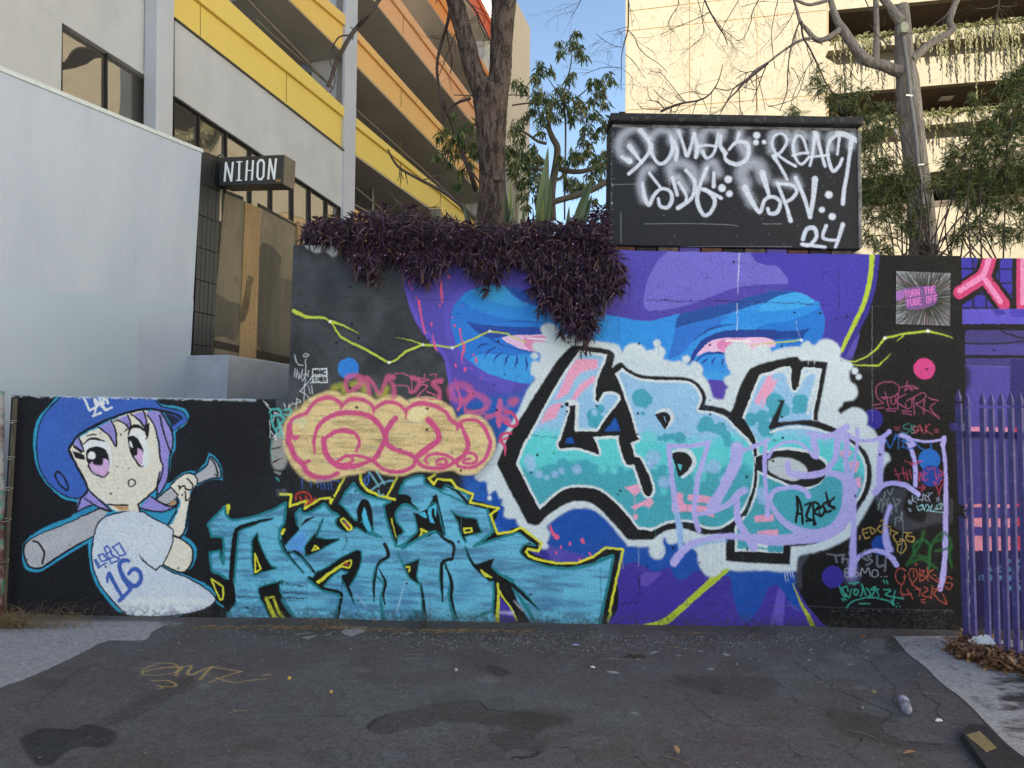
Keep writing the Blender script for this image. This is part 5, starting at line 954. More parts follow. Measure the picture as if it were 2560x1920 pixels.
class MB:
    """collects faces for ONE mesh"""
    def __init__(self): self.v = []; self.f = []; self.uv = None
    def face(self, *P):
        n = len(self.v); self.v += [tuple(map(float, p)) for p in P]; self.f.append(tuple(range(n, n+len(P))))
    def box(self, c, s, rz=0, R3=None):
        c = Vector(c); n = len(self.v); ca, sa = math.cos(rz), math.sin(rz)
        for dx, dy, dz in ((-1,-1,-1),(1,-1,-1),(1,1,-1),(-1,1,-1),(-1,-1,1),(1,-1,1),(1,1,1),(-1,1,1)):
            p = Vector((dx*s[0]/2, dy*s[1]/2, dz*s[2]/2))
            p = R3 @ p if R3 else Vector((p.x*ca-p.y*sa, p.x*sa+p.y*ca, p.z))
            self.v.append(tuple(c+p))
        for f in ((0,3,2,1),(4,5,6,7),(0,1,5,4),(1,2,6,5),(2,3,7,6),(3,0,4,7)): self.f.append(tuple(n+i for i in f))
        return self
    def prism(self, P, off):
        """polygon P (3D points, seen from the front) given depth by the vector off"""
        n = len(self.v); m = len(P); off = np.array(off, float)
        self.v += [tuple(map(float, p)) for p in P]+[tuple(np.array(p, float)+off) for p in P]
        a = np.zeros(3)
        Q = [np.array(p, float) for p in P]
        for i in range(m): a += np.cross(Q[i]-Q[0], Q[(i+1) % m]-Q[0])
        flip = np.dot(a, off) > 0
        f = [tuple(range(n, n+m)), tuple(range(n+2*m-1, n+m-1, -1))]+[(n+(i+1) % m, n+i, n+m+i, n+m+(i+1) % m) for i in range(m)]
        self.f += [tuple(reversed(x)) for x in f] if flip else f
        return self
    def tube(self, P, r, n=8, cap=True, jit=0, ribs=None):
        P = [V3(p) for p in P]; r = list(r) if hasattr(r, '__len__') else [r]*len(P)
        if len(r) != len(P): r = list(np.interp(np.linspace(0, 1, len(P)), np.linspace(0, 1, len(r)), r))
        base = len(self.v); up = None
        for i, p in enumerate(P):
            t = (P[min(i+1, len(P)-1)]-P[max(i-1, 0)])
            t = t.normalized() if t.length > 1e-9 else Vector((0, 0, 1))
            if up is None:
                up = t.cross(Vector((0.3, 1, 0.1)))
                if up.length < .1: up = t.cross(Vector((1, 0, 0)))
            up = (up-t*up.dot(t)).normalized(); sd_ = t.cross(up)
            for k in range(n):
                a = 2*math.pi*k/n; rr = r[i]*(1+(random.uniform(-jit, jit) if jit else 0))
                if ribs: rr *= 1+ribs(k/n, i)
                self.v.append(tuple(p+(up*math.cos(a)+sd_*math.sin(a))*rr))
        for i in range(len(P)-1):
            for k in range(n):
                a = base+i*n+k; b = base+i*n+(k+1) % n
                self.f.append((a, b, b+n, a+n))
        if cap:
            self.f.append(tuple(base+n-1-k for k in range(n))); self.f.append(tuple(base+(len(P)-1)*n+k for k in range(n)))
        return self
    def lathe(self, P, prof, n=16, axis=(0, 0, 1)):
        ax = Vector(axis).normalized(); P = Vector(P)
        pts_ = [P+ax*z for r, z in prof]
        return self.tube(pts_, [max(r, 1e-4) for r, z in prof], n)
    def build(self, name, mat, parent=None, smooth=False, bevel=0, uvf=None):
        me = bpy.data.meshes.new(name); me.from_pydata(self.v, [], self.f)
        if mat: me.materials.append(mat)
        if uvf:
            uv = me.uv_layers.new(name='uv'); co = np.zeros(len(me.vertices)*3, np.float32); me.vertices.foreach_get('co', co); co = co.reshape(-1, 3)
            li = np.zeros(len(me.loops), np.int32); me.loops.foreach_get('vertex_index', li)
            uv.data.foreach_set('uv', uvf(co[li]).astype(np.float32).ravel())
        if smooth: me.polygons.foreach_set('use_smooth', [True]*len(me.polygons))
        me.update()
        o = bpy.data.objects.new(name, me); COL.objects.link(o)
        if parent:
            o.parent = parent; bpy.context.view_layer.update() if False else None
            o.matrix_parent_inverse = Matrix.Translation(-parent.location) if parent.type == 'EMPTY' and parent.parent is None else (parent.matrix_parent_inverse.copy() if False else Matrix())
            if parent.type == 'EMPTY': pass
        if bevel:
            m = o.modifiers.new('bevel', 'BEVEL'); m.width = bevel; m.segments = 2; m.limit_method = 'ANGLE'
        return o

def mat(name, c, rough=.8, c2=None, scale=3, detail=4, bump=0, bscale=40, metal=0, ramp=(.35, .65), ior=1.45, island=0, spec=.5, stretch=None, c3=None, speck=None):
    """procedural paint, concrete, bark ...: two colours mixed by noise, fine relief"""
    m = bpy.data.materials.new(name); m.use_nodes = True; nt = m.node_tree; N = nt.nodes; L = nt.links
    b = N['Principled BSDF']; b.inputs['Roughness'].default_value = rough; b.inputs['Metallic'].default_value = metal
    b.inputs['IOR'].default_value = ior; b.inputs['Specular IOR Level'].default_value = spec
    C1 = lin(c) if isinstance(c, str) else c
    b.inputs['Base Color'].default_value = (*C1, 1)
    tc = N.new('ShaderNodeTexCoord'); vec = tc.outputs['Object']
    if stretch:
        mp = N.new('ShaderNodeMapping'); mp.inputs['Scale'].default_value = stretch; L.new(vec, mp.inputs[0]); vec = mp.outputs[0]
    col = None
    if c2 is not None:
        C2 = lin(c2) if isinstance(c2, str) else c2
        n = N.new('ShaderNodeTexNoise'); n.inputs['Scale'].default_value = scale; n.inputs['Detail'].default_value = detail; n.inputs['Roughness'].default_value = .65; L.new(vec, n.inputs['Vector'])
        cr = N.new('ShaderNodeValToRGB'); cr.color_ramp.elements[0].position = ramp[0]; cr.color_ramp.elements[1].position = ramp[1]
        cr.color_ramp.elements[0].color = (*C1, 1); cr.color_ramp.elements[1].color = (*C2, 1); L.new(n.outputs[0], cr.inputs[0]); col = cr.outputs[0]
        if c3:
            n3 = N.new('ShaderNodeTexNoise'); n3.inputs['Scale'].default_value = scale*7; n3.inputs['Detail'].default_value = 5; L.new(vec, n3.inputs['Vector'])
            r3 = N.new('ShaderNodeValToRGB'); r3.color_ramp.elements[0].position = .56; r3.color_ramp.elements[1].position = .68; L.new(n3.outputs[0], r3.inputs[0])
            mx = N.new('ShaderNodeMixRGB'); L.new(r3.outputs[0], mx.inputs[0]); L.new(col, mx.inputs[1]); mx.inputs[2].default_value = (*lin(c3), 1); col = mx.outputs[0]
    if island:
        g = N.new('ShaderNodeNewGeometry'); hs = N.new('ShaderNodeHueSaturation')
        mr = N.new('ShaderNodeMapRange'); mr.inputs[3].default_value = 1-island; mr.inputs[4].default_value = 1+island
        L.new(g.outputs['Random Per Island'], mr.inputs[0]); L.new(mr.outputs[0], hs.inputs['Value'])
        if col: L.new(col, hs.inputs['Color'])
        else: hs.inputs['Color'].default_value = (*C1, 1)
        col = hs.outputs[0]
    if col: L.new(col, b.inputs['Base Color'])
    if bump:
        n = N.new('ShaderNodeTexNoise'); n.inputs['Scale'].default_value = bscale; n.inputs['Detail'].default_value = 6; L.new(vec, n.inputs['Vector'])
        bp = N.new('ShaderNodeBump'); bp.inputs['Strength'].default_value = bump; bp.inputs['Distance'].default_value = .02; L.new(n.outputs[0], bp.inputs['Height']); L.new(bp.outputs[0], b.inputs['Normal'])
    return m

def leafmat(name, cols, rough=.55, trans=.25):
    """foliage: every leaf takes its own tone"""
    m = bpy.data.materials.new(name); m.use_nodes = True; nt = m.node_tree; N = nt.nodes; L = nt.links
    b = N['Principled BSDF']; b.inputs['Roughness'].default_value = rough
    g = N.new('ShaderNodeNewGeometry'); cr = N.new('ShaderNodeValToRGB'); els = cr.color_ramp.elements
    while len(els) < len(cols): els.new(.5)
    for i, (p, c) in enumerate(cols): els[i].position = p; els[i].color = (*lin(c), 1)
    cr.color_ramp.interpolation = 'LINEAR'
    L.new(g.outputs['Random Per Island'], cr.inputs[0]); L.new(cr.outputs[0], b.inputs['Base Color'])
    tr = N.new('ShaderNodeBsdfTranslucent'); L.new(cr.outputs[0], tr.inputs[0]); mx = N.new('ShaderNodeMixShader'); mx.inputs[0].default_value = trans
    L.new(b.outputs[0], mx.inputs[1]); L.new(tr.outputs[0], mx.inputs[2]); L.new(mx.outputs[0], N['Material Output'].inputs[0])
    return m

def painted(name, canvas, rough=.7, bump=.25, bscale=70, gain=1.0, grain=(.86, 1.1)):
    """material that carries a painted canvas over rough concrete"""
    a = canvas.c*gain; a = np.where(a > .68, .68+.2*(1-np.exp(-(a-.68)/.2)), a)
    s = np.where(a <= .0031308, a*12.92, 1.055*np.power(np.maximum(a, 1e-6), 1/2.4)-.055)
    px = np.ones((canvas.h, canvas.w, 4), np.float32); px[..., :3] = s[::-1]
    im = bpy.data.images.new(name, canvas.w, canvas.h); im.pixels.foreach_set(px.ravel()); im.pack()
    m = bpy.data.materials.new(name); m.use_nodes = True; nt = m.node_tree; N = nt.nodes; L = nt.links
    b = N['Principled BSDF']; t = N.new('ShaderNodeTexImage'); t.image = im; t.extension = 'EXTEND'; t.interpolation = 'Cubic'
    uv = N.new('ShaderNodeUVMap'); uv.uv_map = 'uv'; L.new(uv.outputs[0], t.inputs[0])
    tc = N.new('ShaderNodeTexCoord')
    n = N.new('ShaderNodeTexNoise'); n.inputs['Scale'].default_value = bscale; n.inputs['Detail'].default_value = 5; L.new(tc.outputs['Object'], n.inputs['Vector'])
    mr = N.new('ShaderNodeMapRange'); mr.inputs[1].default_value = .3; mr.inputs[2].default_value = .7; mr.inputs[3].default_value = grain[0]; mr.inputs[4].default_value = grain[1]; L.new(n.outputs[0], mr.inputs[0])
    mx = N.new('ShaderNodeMixRGB'); mx.blend_type = 'MULTIPLY'; mx.inputs[0].default_value = 1; L.new(t.outputs[0], mx.inputs[1]); L.new(mr.outputs[0], mx.inputs[2]); L.new(mx.outputs[0], b.inputs['Base Color'])
    b.inputs['Roughness'].default_value = rough; b.inputs['Specular IOR Level'].default_value = .2
    v = N.new('ShaderNodeTexVoronoi'); v.inputs['Scale'].default_value = bscale*.45; L.new(tc.outputs['Object'], v.inputs['Vector'])
    n2 = N.new('ShaderNodeTexNoise'); n2.inputs['Scale'].default_value = 1.1; n2.inputs['Detail'].default_value = 3; L.new(tc.outputs['Object'], n2.inputs['Vector'])
    ad = N.new('ShaderNodeMath'); ad.operation = 'MULTIPLY_ADD'; L.new(v.outputs[0], ad.inputs[0]); L.new(n2.outputs[0], ad.inputs[1]); L.new(n.outputs[0], ad.inputs[2])
    bp = N.new('ShaderNodeBump'); bp.inputs['Strength'].default_value = bump; bp.inputs['Distance'].default_value = .012; L.new(ad.outputs[0], bp.inputs['Height']); L.new(bp.outputs[0], b.inputs['Normal'])
    return m

def line3(p, q, n):
    p = np.array(p, float); q = np.array(q, float); return [p+(q-p)*t for t in np.linspace(0, 1, n)]
def curve3(P, n=6):
    """smooth 3D polyline"""
    P = [np.array(p, float) for p in P]
    if len(P) < 3: return line3(P[0], P[-1], n)
    out = []
    for i in range(len(P)-1):
        p0 = P[i-1] if i else P[i]; p1, p2 = P[i], P[i+1]; p3 = P[i+2] if i < len(P)-2 else p2
        for k in range(n):
            t = k/n; out.append(.5*(2*p1+(p2-p0)*t+(2*p0-5*p1+4*p2-p3)*t*t+(-p0+3*p1-3*p2+p3)*t**3))
    out.append(P[-1]); return out
def at(px, py, y):
    """the point at distance y seen in direction px, py"""
    return hit(px, py, (0, y, 0), N_WALL)
def tpts(s, T):
    return [(a, b) for a, b, c in pts(s, (*TILES[T], 3.456) if isinstance(T, str) else T)]
T1, T2, T3, T4 = (0, 0, 3.456), (640, 0, 3.456), (1280, 0, 3.456), (1920, 0, 3.456)
T5 = (400, 360, 3.456)
# ================================================================== ground and painted walls
GAIN = np.array([1.12, 1.15, 1.22], np.float32)
wall_mat = painted('mural_paint', WALL, rough=.62, bump=.42, bscale=85, gain=GAIN)
ground_mat = painted('worn_asphalt', GRND, rough=.85, bump=.5, bscale=110, gain=np.array([1.06, 1.05, 1.04], np.float32), grain=(.70, 1.24))
asph = mat('asphalt', lin('55575a')*1.0, .85, lin('4f4c4c')*1.0, scale=1.2, bump=.4, bscale=110)
wuv = lambda co: np.stack([(co[:, 0]-WX0)*WRES/WALL.w, 1-(WZ1-co[:, 2])*WRES/WALL.h], -1)
guv = lambda co: np.stack([(co[:, 0]-GX0)*GRES/GRND.w, 1-(GY1-co[:, 1])*GRES/GRND.h], -1)
g = MB(); g.face((-150, -80, -.004), (150, -80, -.004), (150, 200, -.004), (-150, 200, -.004))
tag(g.build('ground', asph), kind='structure')
g = MB(); nx, ny = 70, 24
x1, y0, y1 = GX0+GRND.w/GRES, GY1-GRND.h/GRES, GY1
def gz(x, y): return 0.004+max(0, .012*math.sin(x*1.7+1)*math.sin(y*2.1)+.006*math.sin(x*5.1)*math.sin(y*4.3))*.6
for j in range(ny+1):
    for i in range(nx+1):
        x = GX0+(x1-GX0)*i/nx; y = y0+(y1-y0)*j/ny; g.v.append((x, y, gz(x, y)))
for j in range(ny):
    for i in range(nx): a = j*(nx+1)+i; g.f.append((a, a+1, a+nx+2, a+nx+1))
tag(g.build('parking_lot', ground_mat, smooth=True, uvf=guv), kind='structure')

# --- the painted retaining wall: low arm, tall arm, right end
zt = lambda px, py: float(hit(px, py, (0, D, 0), N_WALL)[2]); xt = lambda px, py: float(hit(px, py, (0, D, 0), N_WALL)[0])
XA, XB, XC, XE = xt(11, 1300), xt(727, 800), xt(2408, 900), 6.6
XA2 = XA
ZL = zt(300, 994); ZH = zt(1600, 628)
def wallpiece(name, x0, x1, z1, y=D, th=.32, dz=0, parent=None, step=.09):
    """poured wall with a slightly wavy face"""
    m = MB(); n = int((x1-x0)/step); k = int(z1/step)+1
    for j in range(k+1):
        for i in range(n+1):
            x = x0+(x1-x0)*i/n; z = -.2+(z1+.2)*j/k
            e = .0 if i in (0, n) or j == k else 1
            m.v.append((x, y+e*(.0022*math.sin(x*9+z*4)+.0015*math.sin(x*23+z*31)), z+(dz*(i/n) if j == k else 0)+(random.uniform(-.003, .003) if j == k else 0)))
    for j in range(k):
        for i in range(n): a = j*(n+1)+i; m.f.append((a, a+1, a+n+2, a+n+1))
    top = [k*(n+1)+i for i in range(n+1)]; b = len(m.v)
    for i in top: vx = m.v[i]; m.v.append((vx[0], y+.012, vx[2]+.007))
    for i in top: vx = m.v[i]; m.v.append((vx[0], y+th, vx[2]+.007))
    for i in range(n):
        m.f.append((top[i], top[i+1], b+i+1, b+i)); m.f.append((b+i, b+i+1, b+n+2+i, b+n+1+i))
    c = len(m.v); m.v += [(x0, y+th, -.2), (x1, y+th, -.2)]
    m.f += [(c+1, c, b+n+1, b+2*n+1)]
    m.f += [(0, *[j*(n+1) for j in range(1, k+1)], b, b+n+1, c)][:1]
    m.f += [tuple(reversed((n, *[j*(n+1)+n for j in range(1, k+1)], b+n, b+2*n+1, c+1)))]
    return m.build(name, wall_mat, parent, uvf=wuv)
gw = thing('graffiti_wall', 'concrete wall covered in graffiti murals, low at the left and tall at the right', 'wall', (0, D, 0))
wallpiece('low_section', XA, XB-.002, ZL, parent=gw)
wallpiece('tall_section', XB, XC, ZH, parent=gw)
rw = thing('mural_wall', 'violet mural wall with pink letters behind the picket fence', 'wall', (XC, D, 0))
wallpiece('wall_panel', XC+.002, XE, ZH-.004, y=D+.03, parent=rw)
# recessed door frame strips painted on the violet wall stand proud of it
dk = mat('black_paint', '0f0f13', .6, bump=.2)
vi = mat('violet_paint', '4b4292', .6, '453d86', scale=2, bump=.25, bscale=60)
# poster
pl = D-.006
def at_w(px, py, y=pl): return hit(px, py, (0, y, 0), N_WALL)
a, b_, c_, d_ = at_w(2240.3, 678), at_w(2376, 682.5), at_w(2375, 814.5), at_w(2240, 810)
POST = Canvas(300, 300, lambda px, py: (px, py), 1.0)
w = POST; w.T = (0, 0, 1.0); _y, _x = np.mgrid[0:300, 0:300]; _t = np.clip(np.hypot(_x-165, _y-150)/190-.35, 0, 1)[..., None]; w.c[:] = lin('1a2422')*(1-_t)+lin('9aa6b4')*_t
for i in range(900):
    an = rng.uniform(0, 2*math.pi); r0_ = rng.uniform(60, 190) if i % 3 else rng.uniform(20, 120); r1_ = r0_+rng.uniform(20, 110)
    cx, cy = 165, 150
    c = ('a8b0bc', '0c0e10', '6a3c40', '23382c', '0c0e10', '0c0e10', '14181a', '7a5458')[rng.integers(0, 8)]
    if r0_ < 90 and i % 2: c = ('1c2a24', '14181a')[i % 4 > 1]
    P = [(cx+math.cos(an)*r, cy+math.sin(an)*r) for r in (r0_, r1_)]
    w.K(c, (1.0, 3.4), P, sm=0, soft=.7, op=.85)
w.F('8c5ab0', [(0, 120), (60, 95), (190, 80), (215, 90), (212, 185), (60, 215), (52, 120), (30, 160), (0, 160)], soft=1.5, op=.55)
w.F('a868c4', [(0, 118, 0), (35, 112, 0), (45, 140, 0), (20, 165, 0), (0, 160, 0)], soft=2, op=.7)
for T_, x, y, n_ in (('TURN THE', 46, 112, 8), ('TUBE OFF', 56, 162, 8)):
    for i, ch_ in enumerate(T_):
        for st in FONT.get(ch_, ()):
            P = [(x+i*22+px*14, y-i*4.2+py*36) for px, py in st]
            w.K('cf6cc4', 6.5, P, sm=0, soft=.8)
m = MB(); m.prism([a, d_, c_, b_], (0, .004, 0)); 
ax, az, bx_, bz_ = a[0], a[2], b_[0], d_[2]
puv = lambda co: np.stack([(co[:, 0]-ax)/(bx_-ax), (co[:, 2]-bz_)/(az-bz_)], -1)
tag(m.build('poster', painted('poster_print', POST, rough=.4, bump=.02), uvf=puv), 'square poster with dark rays and pink lettering pasted on the black wall', 'poster')
# metal clip on the wall
m = MB(); p = hit(750, 1302, (0, D-.01, 0), N_WALL); m.box(p, (.024, .018, .085)); m.tube([p+np.array([0, -.02, .035]), p+np.array([0, 0, .035])], .012, 8)
tag(m.build('wall_hook', mat('blue_metal', '5a9fb8', .45, metal=.3), bevel=.003), 'small metal hasp painted over in blue on the ASKR letters', 'hook')

# --- soil behind the wall
soil = mat('soil', '3a3028', .95, '2a2620', scale=5, bump=.6, bscale=20)
m = MB(); m.box(((XB+7)/2, D+.32+6, (ZH-.15)/2), (7-XB+.0, 12, ZH-.15))
tag(m.build('raised_ground', soil), kind='structure')

# --- dark box on top of the wall
BXM = painted('box_paint', BOX, rough=.5, bump=.2, bscale=60, gain=GAIN)
yb = BX['y']
buv = lambda co: np.stack([(co[:, 0]-bx0[0])*BRES/BOX.w, 1-(bx0[2]+.05-co[:, 2])*BRES/BOX.h], -1)
x0, x1 = float(hit(1523, 450, (0, yb, 0), N_WALL)[0]), float(hit(2151, 450, (0, yb, 0), N_WALL)[0])
z0, z1 = float(hit(1830, 619, (0, yb, 0), N_WALL)[2]), float(hit(1830, 321, (0, yb, 0), N_WALL)[2])
zc = float(hit(1830, 285, (0, yb-.05, 0), N_WALL)[2])
bxo = thing('utility_enclosure', 'black painted block on top of the wall with big white spray-painted letters', 'enclosure', (x0, yb, z0))
m = MB(); m.box(((x0+x1)/2, yb+.1, (z0+z1)/2), (x1-x0, .2, z1-z0)); m.build('box_body', BXM, bxo, bevel=.012, uvf=buv)
capm = mat('cap_concrete', '1e1f25', .7, '17181c', scale=4, bump=.4, c3='3c3e44')
m = MB(); m.box(((x0+x1)/2+.002, yb+.09, (z1+zc)/2+.012), (x1-x0+.012, .29, zc-z1-.024)); m.build('cap', capm, bxo, bevel=.02)
m = MB(); m.box(((x0+x1)/2, yb+.1, z1+.012), (x1-x0-.05, .17, .03)); m.build('mortar_band', mat('pale_mortar', '8f9296', .9, '4a4c50', scale=12, bump=.4), bxo)
edge = mat('bare_concrete', '8c8b88', .9, '5c5c5e', scale=14, bump=.6, bscale=30, c3='2c2d31')
m = MB(); m.box((x1-.008, yb-.002, (z0+z1)/2), (.03, .02, z1-z0-.02)); m.build('chipped_edge', edge, bxo, bevel=.008)
zb = ZH-.01; brk = [mat('brick_orange', '5a3c2e', .9, '4c342a', scale=20, bump=.5), mat('brick_dark', '2e2826', .9, '1e1a1a', scale=20, bump=.5), mat('brick_pale', '5e5248', .9, '40362e', scale=20, bump=.5), mat('brick_violet', '4a4088', .8, bump=.3)]
nb_ = 11; bl = (x1-x0-.1)/nb_; base = MB().box((x0+.045+bl*.5, yb+.02+.04, (zb+z0)/2), (bl-.012, .08, z0-zb-.004))
bm0 = [base.build('brick', b, bxo, bevel=.004) for b in brk[:1]]
import itertools
for i in range(1, nb_):
    o = bm0[0].copy(); o.data = bm0[0].data.copy() if i < 4 else bm0[0].data; COL.objects.link(o); o.location = (bl*i, random.uniform(-.008, .008), 0)
    if i < 4: o.data.materials[0] = brk[i]; bm0.append(o)
    else: o.data = bm0[i % 4].data
m = MB(); m.box(((x0+x1)/2, yb+.16, (zb+z0)/2), (x1-x0-.1, .1, z0-zb-.01)); m.build('footing', brk[1], bxo)
m = MB(); m.box(((x0+.1), yb+.02, zc+.012), (.05, .04, .03)); m.build('cap_bolt', dk, bxo)
# ================================================================== white building on the left
PHI = R(17); DV = np.array([math.sin(PHI), math.cos(PHI), 0]); NV = np.array([math.cos(PHI), -math.sin(PHI), 0])   # along the facades; towards the lot
W0 = np.array([-4.32, 6.0, 0.0])
def hw(px, py, off=0): return hit(px, py, W0+NV*off, NV)
white = mat('white_stucco', 'b1bdd1', .85, 'a8b4c9', scale=1.6, bump=.25, bscale=45, stretch=(1.6, 1.6, .35))
wb = thing('white_building', 'low white stucco building with a sloping parapet beside the parking lot', 'building', tuple(W0))
P = [hw(-700, 1500), hw(-700, -118), hw(0, 169), hw(506, 376), hw(470, 1100)]
P[0][2] = 0; P[4] = np.array([P[3][0], P[3][1], 0]); P[4] = hw(463, 1000); P[4][2] = 0
m = MB(); m.prism(P, -NV*3.0); m.build('stucco_wall', white, wb, bevel=.01)
m = MB(); m.prism([P[1]+[0, 0, .012], P[2]+[0, 0, .012], P[3]+[0, 0, .012], P[3]-[0, 0, .03], P[2]-[0, 0, .03], P[1]-[0, 0, .03]], NV*.012); m.build('parapet_edge', mat('pale_trim', 'c9d2d8', .7, 'b8c4cc', scale=20), wb)
pat = mat('roller_paint_blue', 'a5b8ce', .8, 'aabbcf', scale=1.2, bump=.2, bscale=45); pat2 = mat('roller_paint_grey', 'a9b8cd', .85, 'a4b3c9', scale=1, bump=.2, bscale=45)
for P, mt_ in (([(-40, 722), (60, 716), (150, 728), (262, 732), (280, 752), (392, 744), (484, 752), (470, 1010), (-40, 1010)], pat), ([(345, 790), (480, 770), (472, 1010), (345, 1010)], pat2)):
    m = MB(); m.prism([hw(x, y, .0015 if mt_ is pat else .003) for x, y in P], -NV*.001); m.build('paint_patch', mt_, wb)
# plinth in front of the boarded opening
stc = mat('grey_plinth', 'b0b7c4', .8, '9da4b1', scale=4, bump=.4, bscale=50)
def hp(px, py): return hit(px, py, W0+NV*.55, NV)
q0 = hp(571, 887); q1 = hp(729, 911); q2 = q1.copy(); q2[2] = 0; q3 = q0.copy(); q3[2] = 0
wd0 = hit(468, 885, q0, DV)
m = MB(); m.prism([q0, q1, q2, q3], -NV*float(np.dot(q0-wd0, NV))); tag(m.build('plinth', stc, bevel=.012), 'pale grey concrete plinth behind the low black wall under the boarded opening', 'plinth')
# tiled pilaster: every tile a part
pf = mat('dark_tile', '26282b', .45, '2d2f31', scale=9, bump=.15, bscale=30)
pil = thing('tiled_pilaster', 'narrow pier clad in charcoal tiles left of the plywood boards', 'pilaster', tuple(hw(500, 900)))
m = MB(); b0 = hw(506, 376); b1 = hw(562, 396); b2 = hw(522, 905); b3 = hw(462, 905)
m.prism([b0-NV*.02, b1-NV*.02, b2-NV*.02, b3-NV*.02], -NV*.25); m.build('backing', dk, pil)
u0 = float(np.dot(hw(512, 700)-W0, DV)); u1 = float(np.dot(hw(548, 700)-W0, DV)); u0 = float(np.dot(hw(490, 700)-W0, DV)); u1 = float(np.dot(hw(543, 700)-W0, DV))
ztop = 4.62; nt_ = 8; cols = 5; zb0 = 1.6; th_ = (ztop-zb0)/nt_; tw = (u1-u0)/cols
tm = MB(); tm.prism([DV*0+[0, 0, 0], DV*(tw-.006), DV*(tw-.006)+[0, 0, th_-.008], np.array([0, 0, th_-.008])], -NV*.02); first = None
for j in range(nt_):
    for i in range(cols):
        lo = W0+DV*(u0+i*tw)+np.array([0, 0, zb0+j*th_])
        if first is None: o = tm.build('tile', pf, pil, bevel=.003); first = o
        else: o = first.copy(); COL.objects.link(o)
        o.parent = pil; o.matrix_parent_inverse = Matrix(); o.location = V3(lo+NV*random.uniform(-.001, .004))-pil.location
# plywood boards closing the opening
ply = mat('weathered_plywood', '7a7362', .8, '5c574c', scale=1.6, bump=.2, stretch=(1, 1, .4), c3='665f50')
ply2 = mat('dark_plywood', '5e594f', .8, '46433d', scale=1.1, bump=.2, stretch=(1.6, 1.6, .35))
raw = mat('fresh_plywood', '9c8462', .75, '87704f', scale=3, stretch=(6, 6, .6), bump=.2, c3='6d5a42')
bp_ = thing('boarded_opening', 'weathered plywood boards with one fresh pale strip closing the shopfront beneath the hanging sign', 'hoarding', tuple(hw(640, 800)))
def board(name, P, mt, off, th=.02, bev=.002):
    if name == 'soot_patch': P = [p for i, p in enumerate(spline(P, True, 5))]
    m = MB(); m.prism([hw(x, y, off) for x, y in P], -NV*th); return m.build(name, mt, bp_, bevel=bev)
sm_ = mat('sooty_plywood', '3a3731', .85, '2c2a26', scale=4)
board('board', [(563, 478), (614, 503), (602, 905), (524, 905)], ply, -.03)
board('board', [(614, 505), (652, 520), (640, 905), (598, 905)], raw, -.012)
board('board', [(651, 512), (745, 560), (737, 650), (732, 905), (640, 905)], ply, -.035)
board('soot_patch', [(648, 620), (702, 640), (699, 690), (737, 720), (734, 880), (642, 858)], ply2, -.031, .003, 0)
board('soot_patch', [(528, 745), (545, 735), (570, 752), (598, 760), (600, 800), (590, 850), (560, 842), (525, 835)], ply2, -.029, .002, 0)
board('soot_patch', [(622, 688), (634, 696), (630, 712), (626, 745), (622, 772), (612, 800), (602, 804), (604, 770), (612, 735), (616, 705)], mat('smear', '6a5c48', .85, '4e4436', scale=6), -.0095, .002, 0)
board('top_batten', [(563, 474), (608, 492), (609, 500), (563, 482)], dk, -.02, .03)
board('top_batten', [(648, 508), (756, 572), (745, 568), (648, 516)], dk, -.025, .03)
board('sill', [(536, 850), (734, 895), (734, 912), (536, 868)], mat('brown_rail', '3a3028', .7, '1d1a18', scale=6), -.02, .06)
board('post', [(745, 552), (753, 556), (750, 700), (742, 700)], raw, .0, .03)
board('post', [(755, 565), (772, 572), (768, 700), (752, 700)], ply, -.01, .03)
# projecting sign
sg = np.array([548, 393]); s0 = hw(548, 393, .06)
sn = -DV
def hs(px, py, off=0): return hit(px, py, s0+sn*off, sn)
blk_ = mat('sign_black', '2a2c2e', .4); sdm = mat('sign_side', '6a6258', .5, '5c554c', scale=3)
sgn = thing('hanging_sign', 'black box sign with the white word NIHON projecting from the tiled pier', 'sign', tuple(s0))
A_, B_, C_, E_ = hs(548, 393.5), hs(709.5, 386.5), hs(706, 459.5), hs(546.5, 463.5)
dep = DV*.23
m = MB(); m.prism([A_, B_, C_, E_], dep); m.build('sign_box', blk_, sgn, bevel=.004)
m = MB(); m.prism([B_+NV*.002+DV*.012, B_+NV*.002+dep*.985, C_+NV*.002+dep*.985, C_+NV*.002+DV*.012], NV*.004); m.build('side_panel', sdm, sgn)
lit_ = mat('letter_white', 'e4e8ee', .5)
def sgp(u, v, off=.008):   # u,v 0..1 on the sign face
    return (A_*(1-u)+B_*u)*(1-v)+(E_*(1-u)+C_*u)*v+sn*off
LET = {'N': [((0,1),(.12,0)), ((.12,0),(.86,1)), ((.86,1),(1,0))], 'I': [((0,0),(1,0)), ((0,1),(1,1)), ((.5,0),(.5,1))], 'H': [((0,1),(.08,0)), ((.92,1),(1,0)), ((0,.5),(1,.5))], 'O': [((0,.15),(0,.85)), ((1,.15),(1,.85)), ((.0,.15),(.3,0)), ((.3,0),(.7,0)), ((.7,0),(1,.15)), ((0,.85),(.3,1)), ((.3,1),(.7,1)), ((.7,1),(1,.85))]}
def bar(m, p, q, w_, th=.006):
    d = (q-p); d /= np.linalg.norm(d); s = np.cross(d, sn); s /= np.linalg.norm(s)
    m.prism([p-s*w_/2-d*w_*.3, q-s*w_/2+d*w_*.3, q+s*w_/2+d*w_*.3, p+s*w_/2-d*w_*.3], -sn*th)
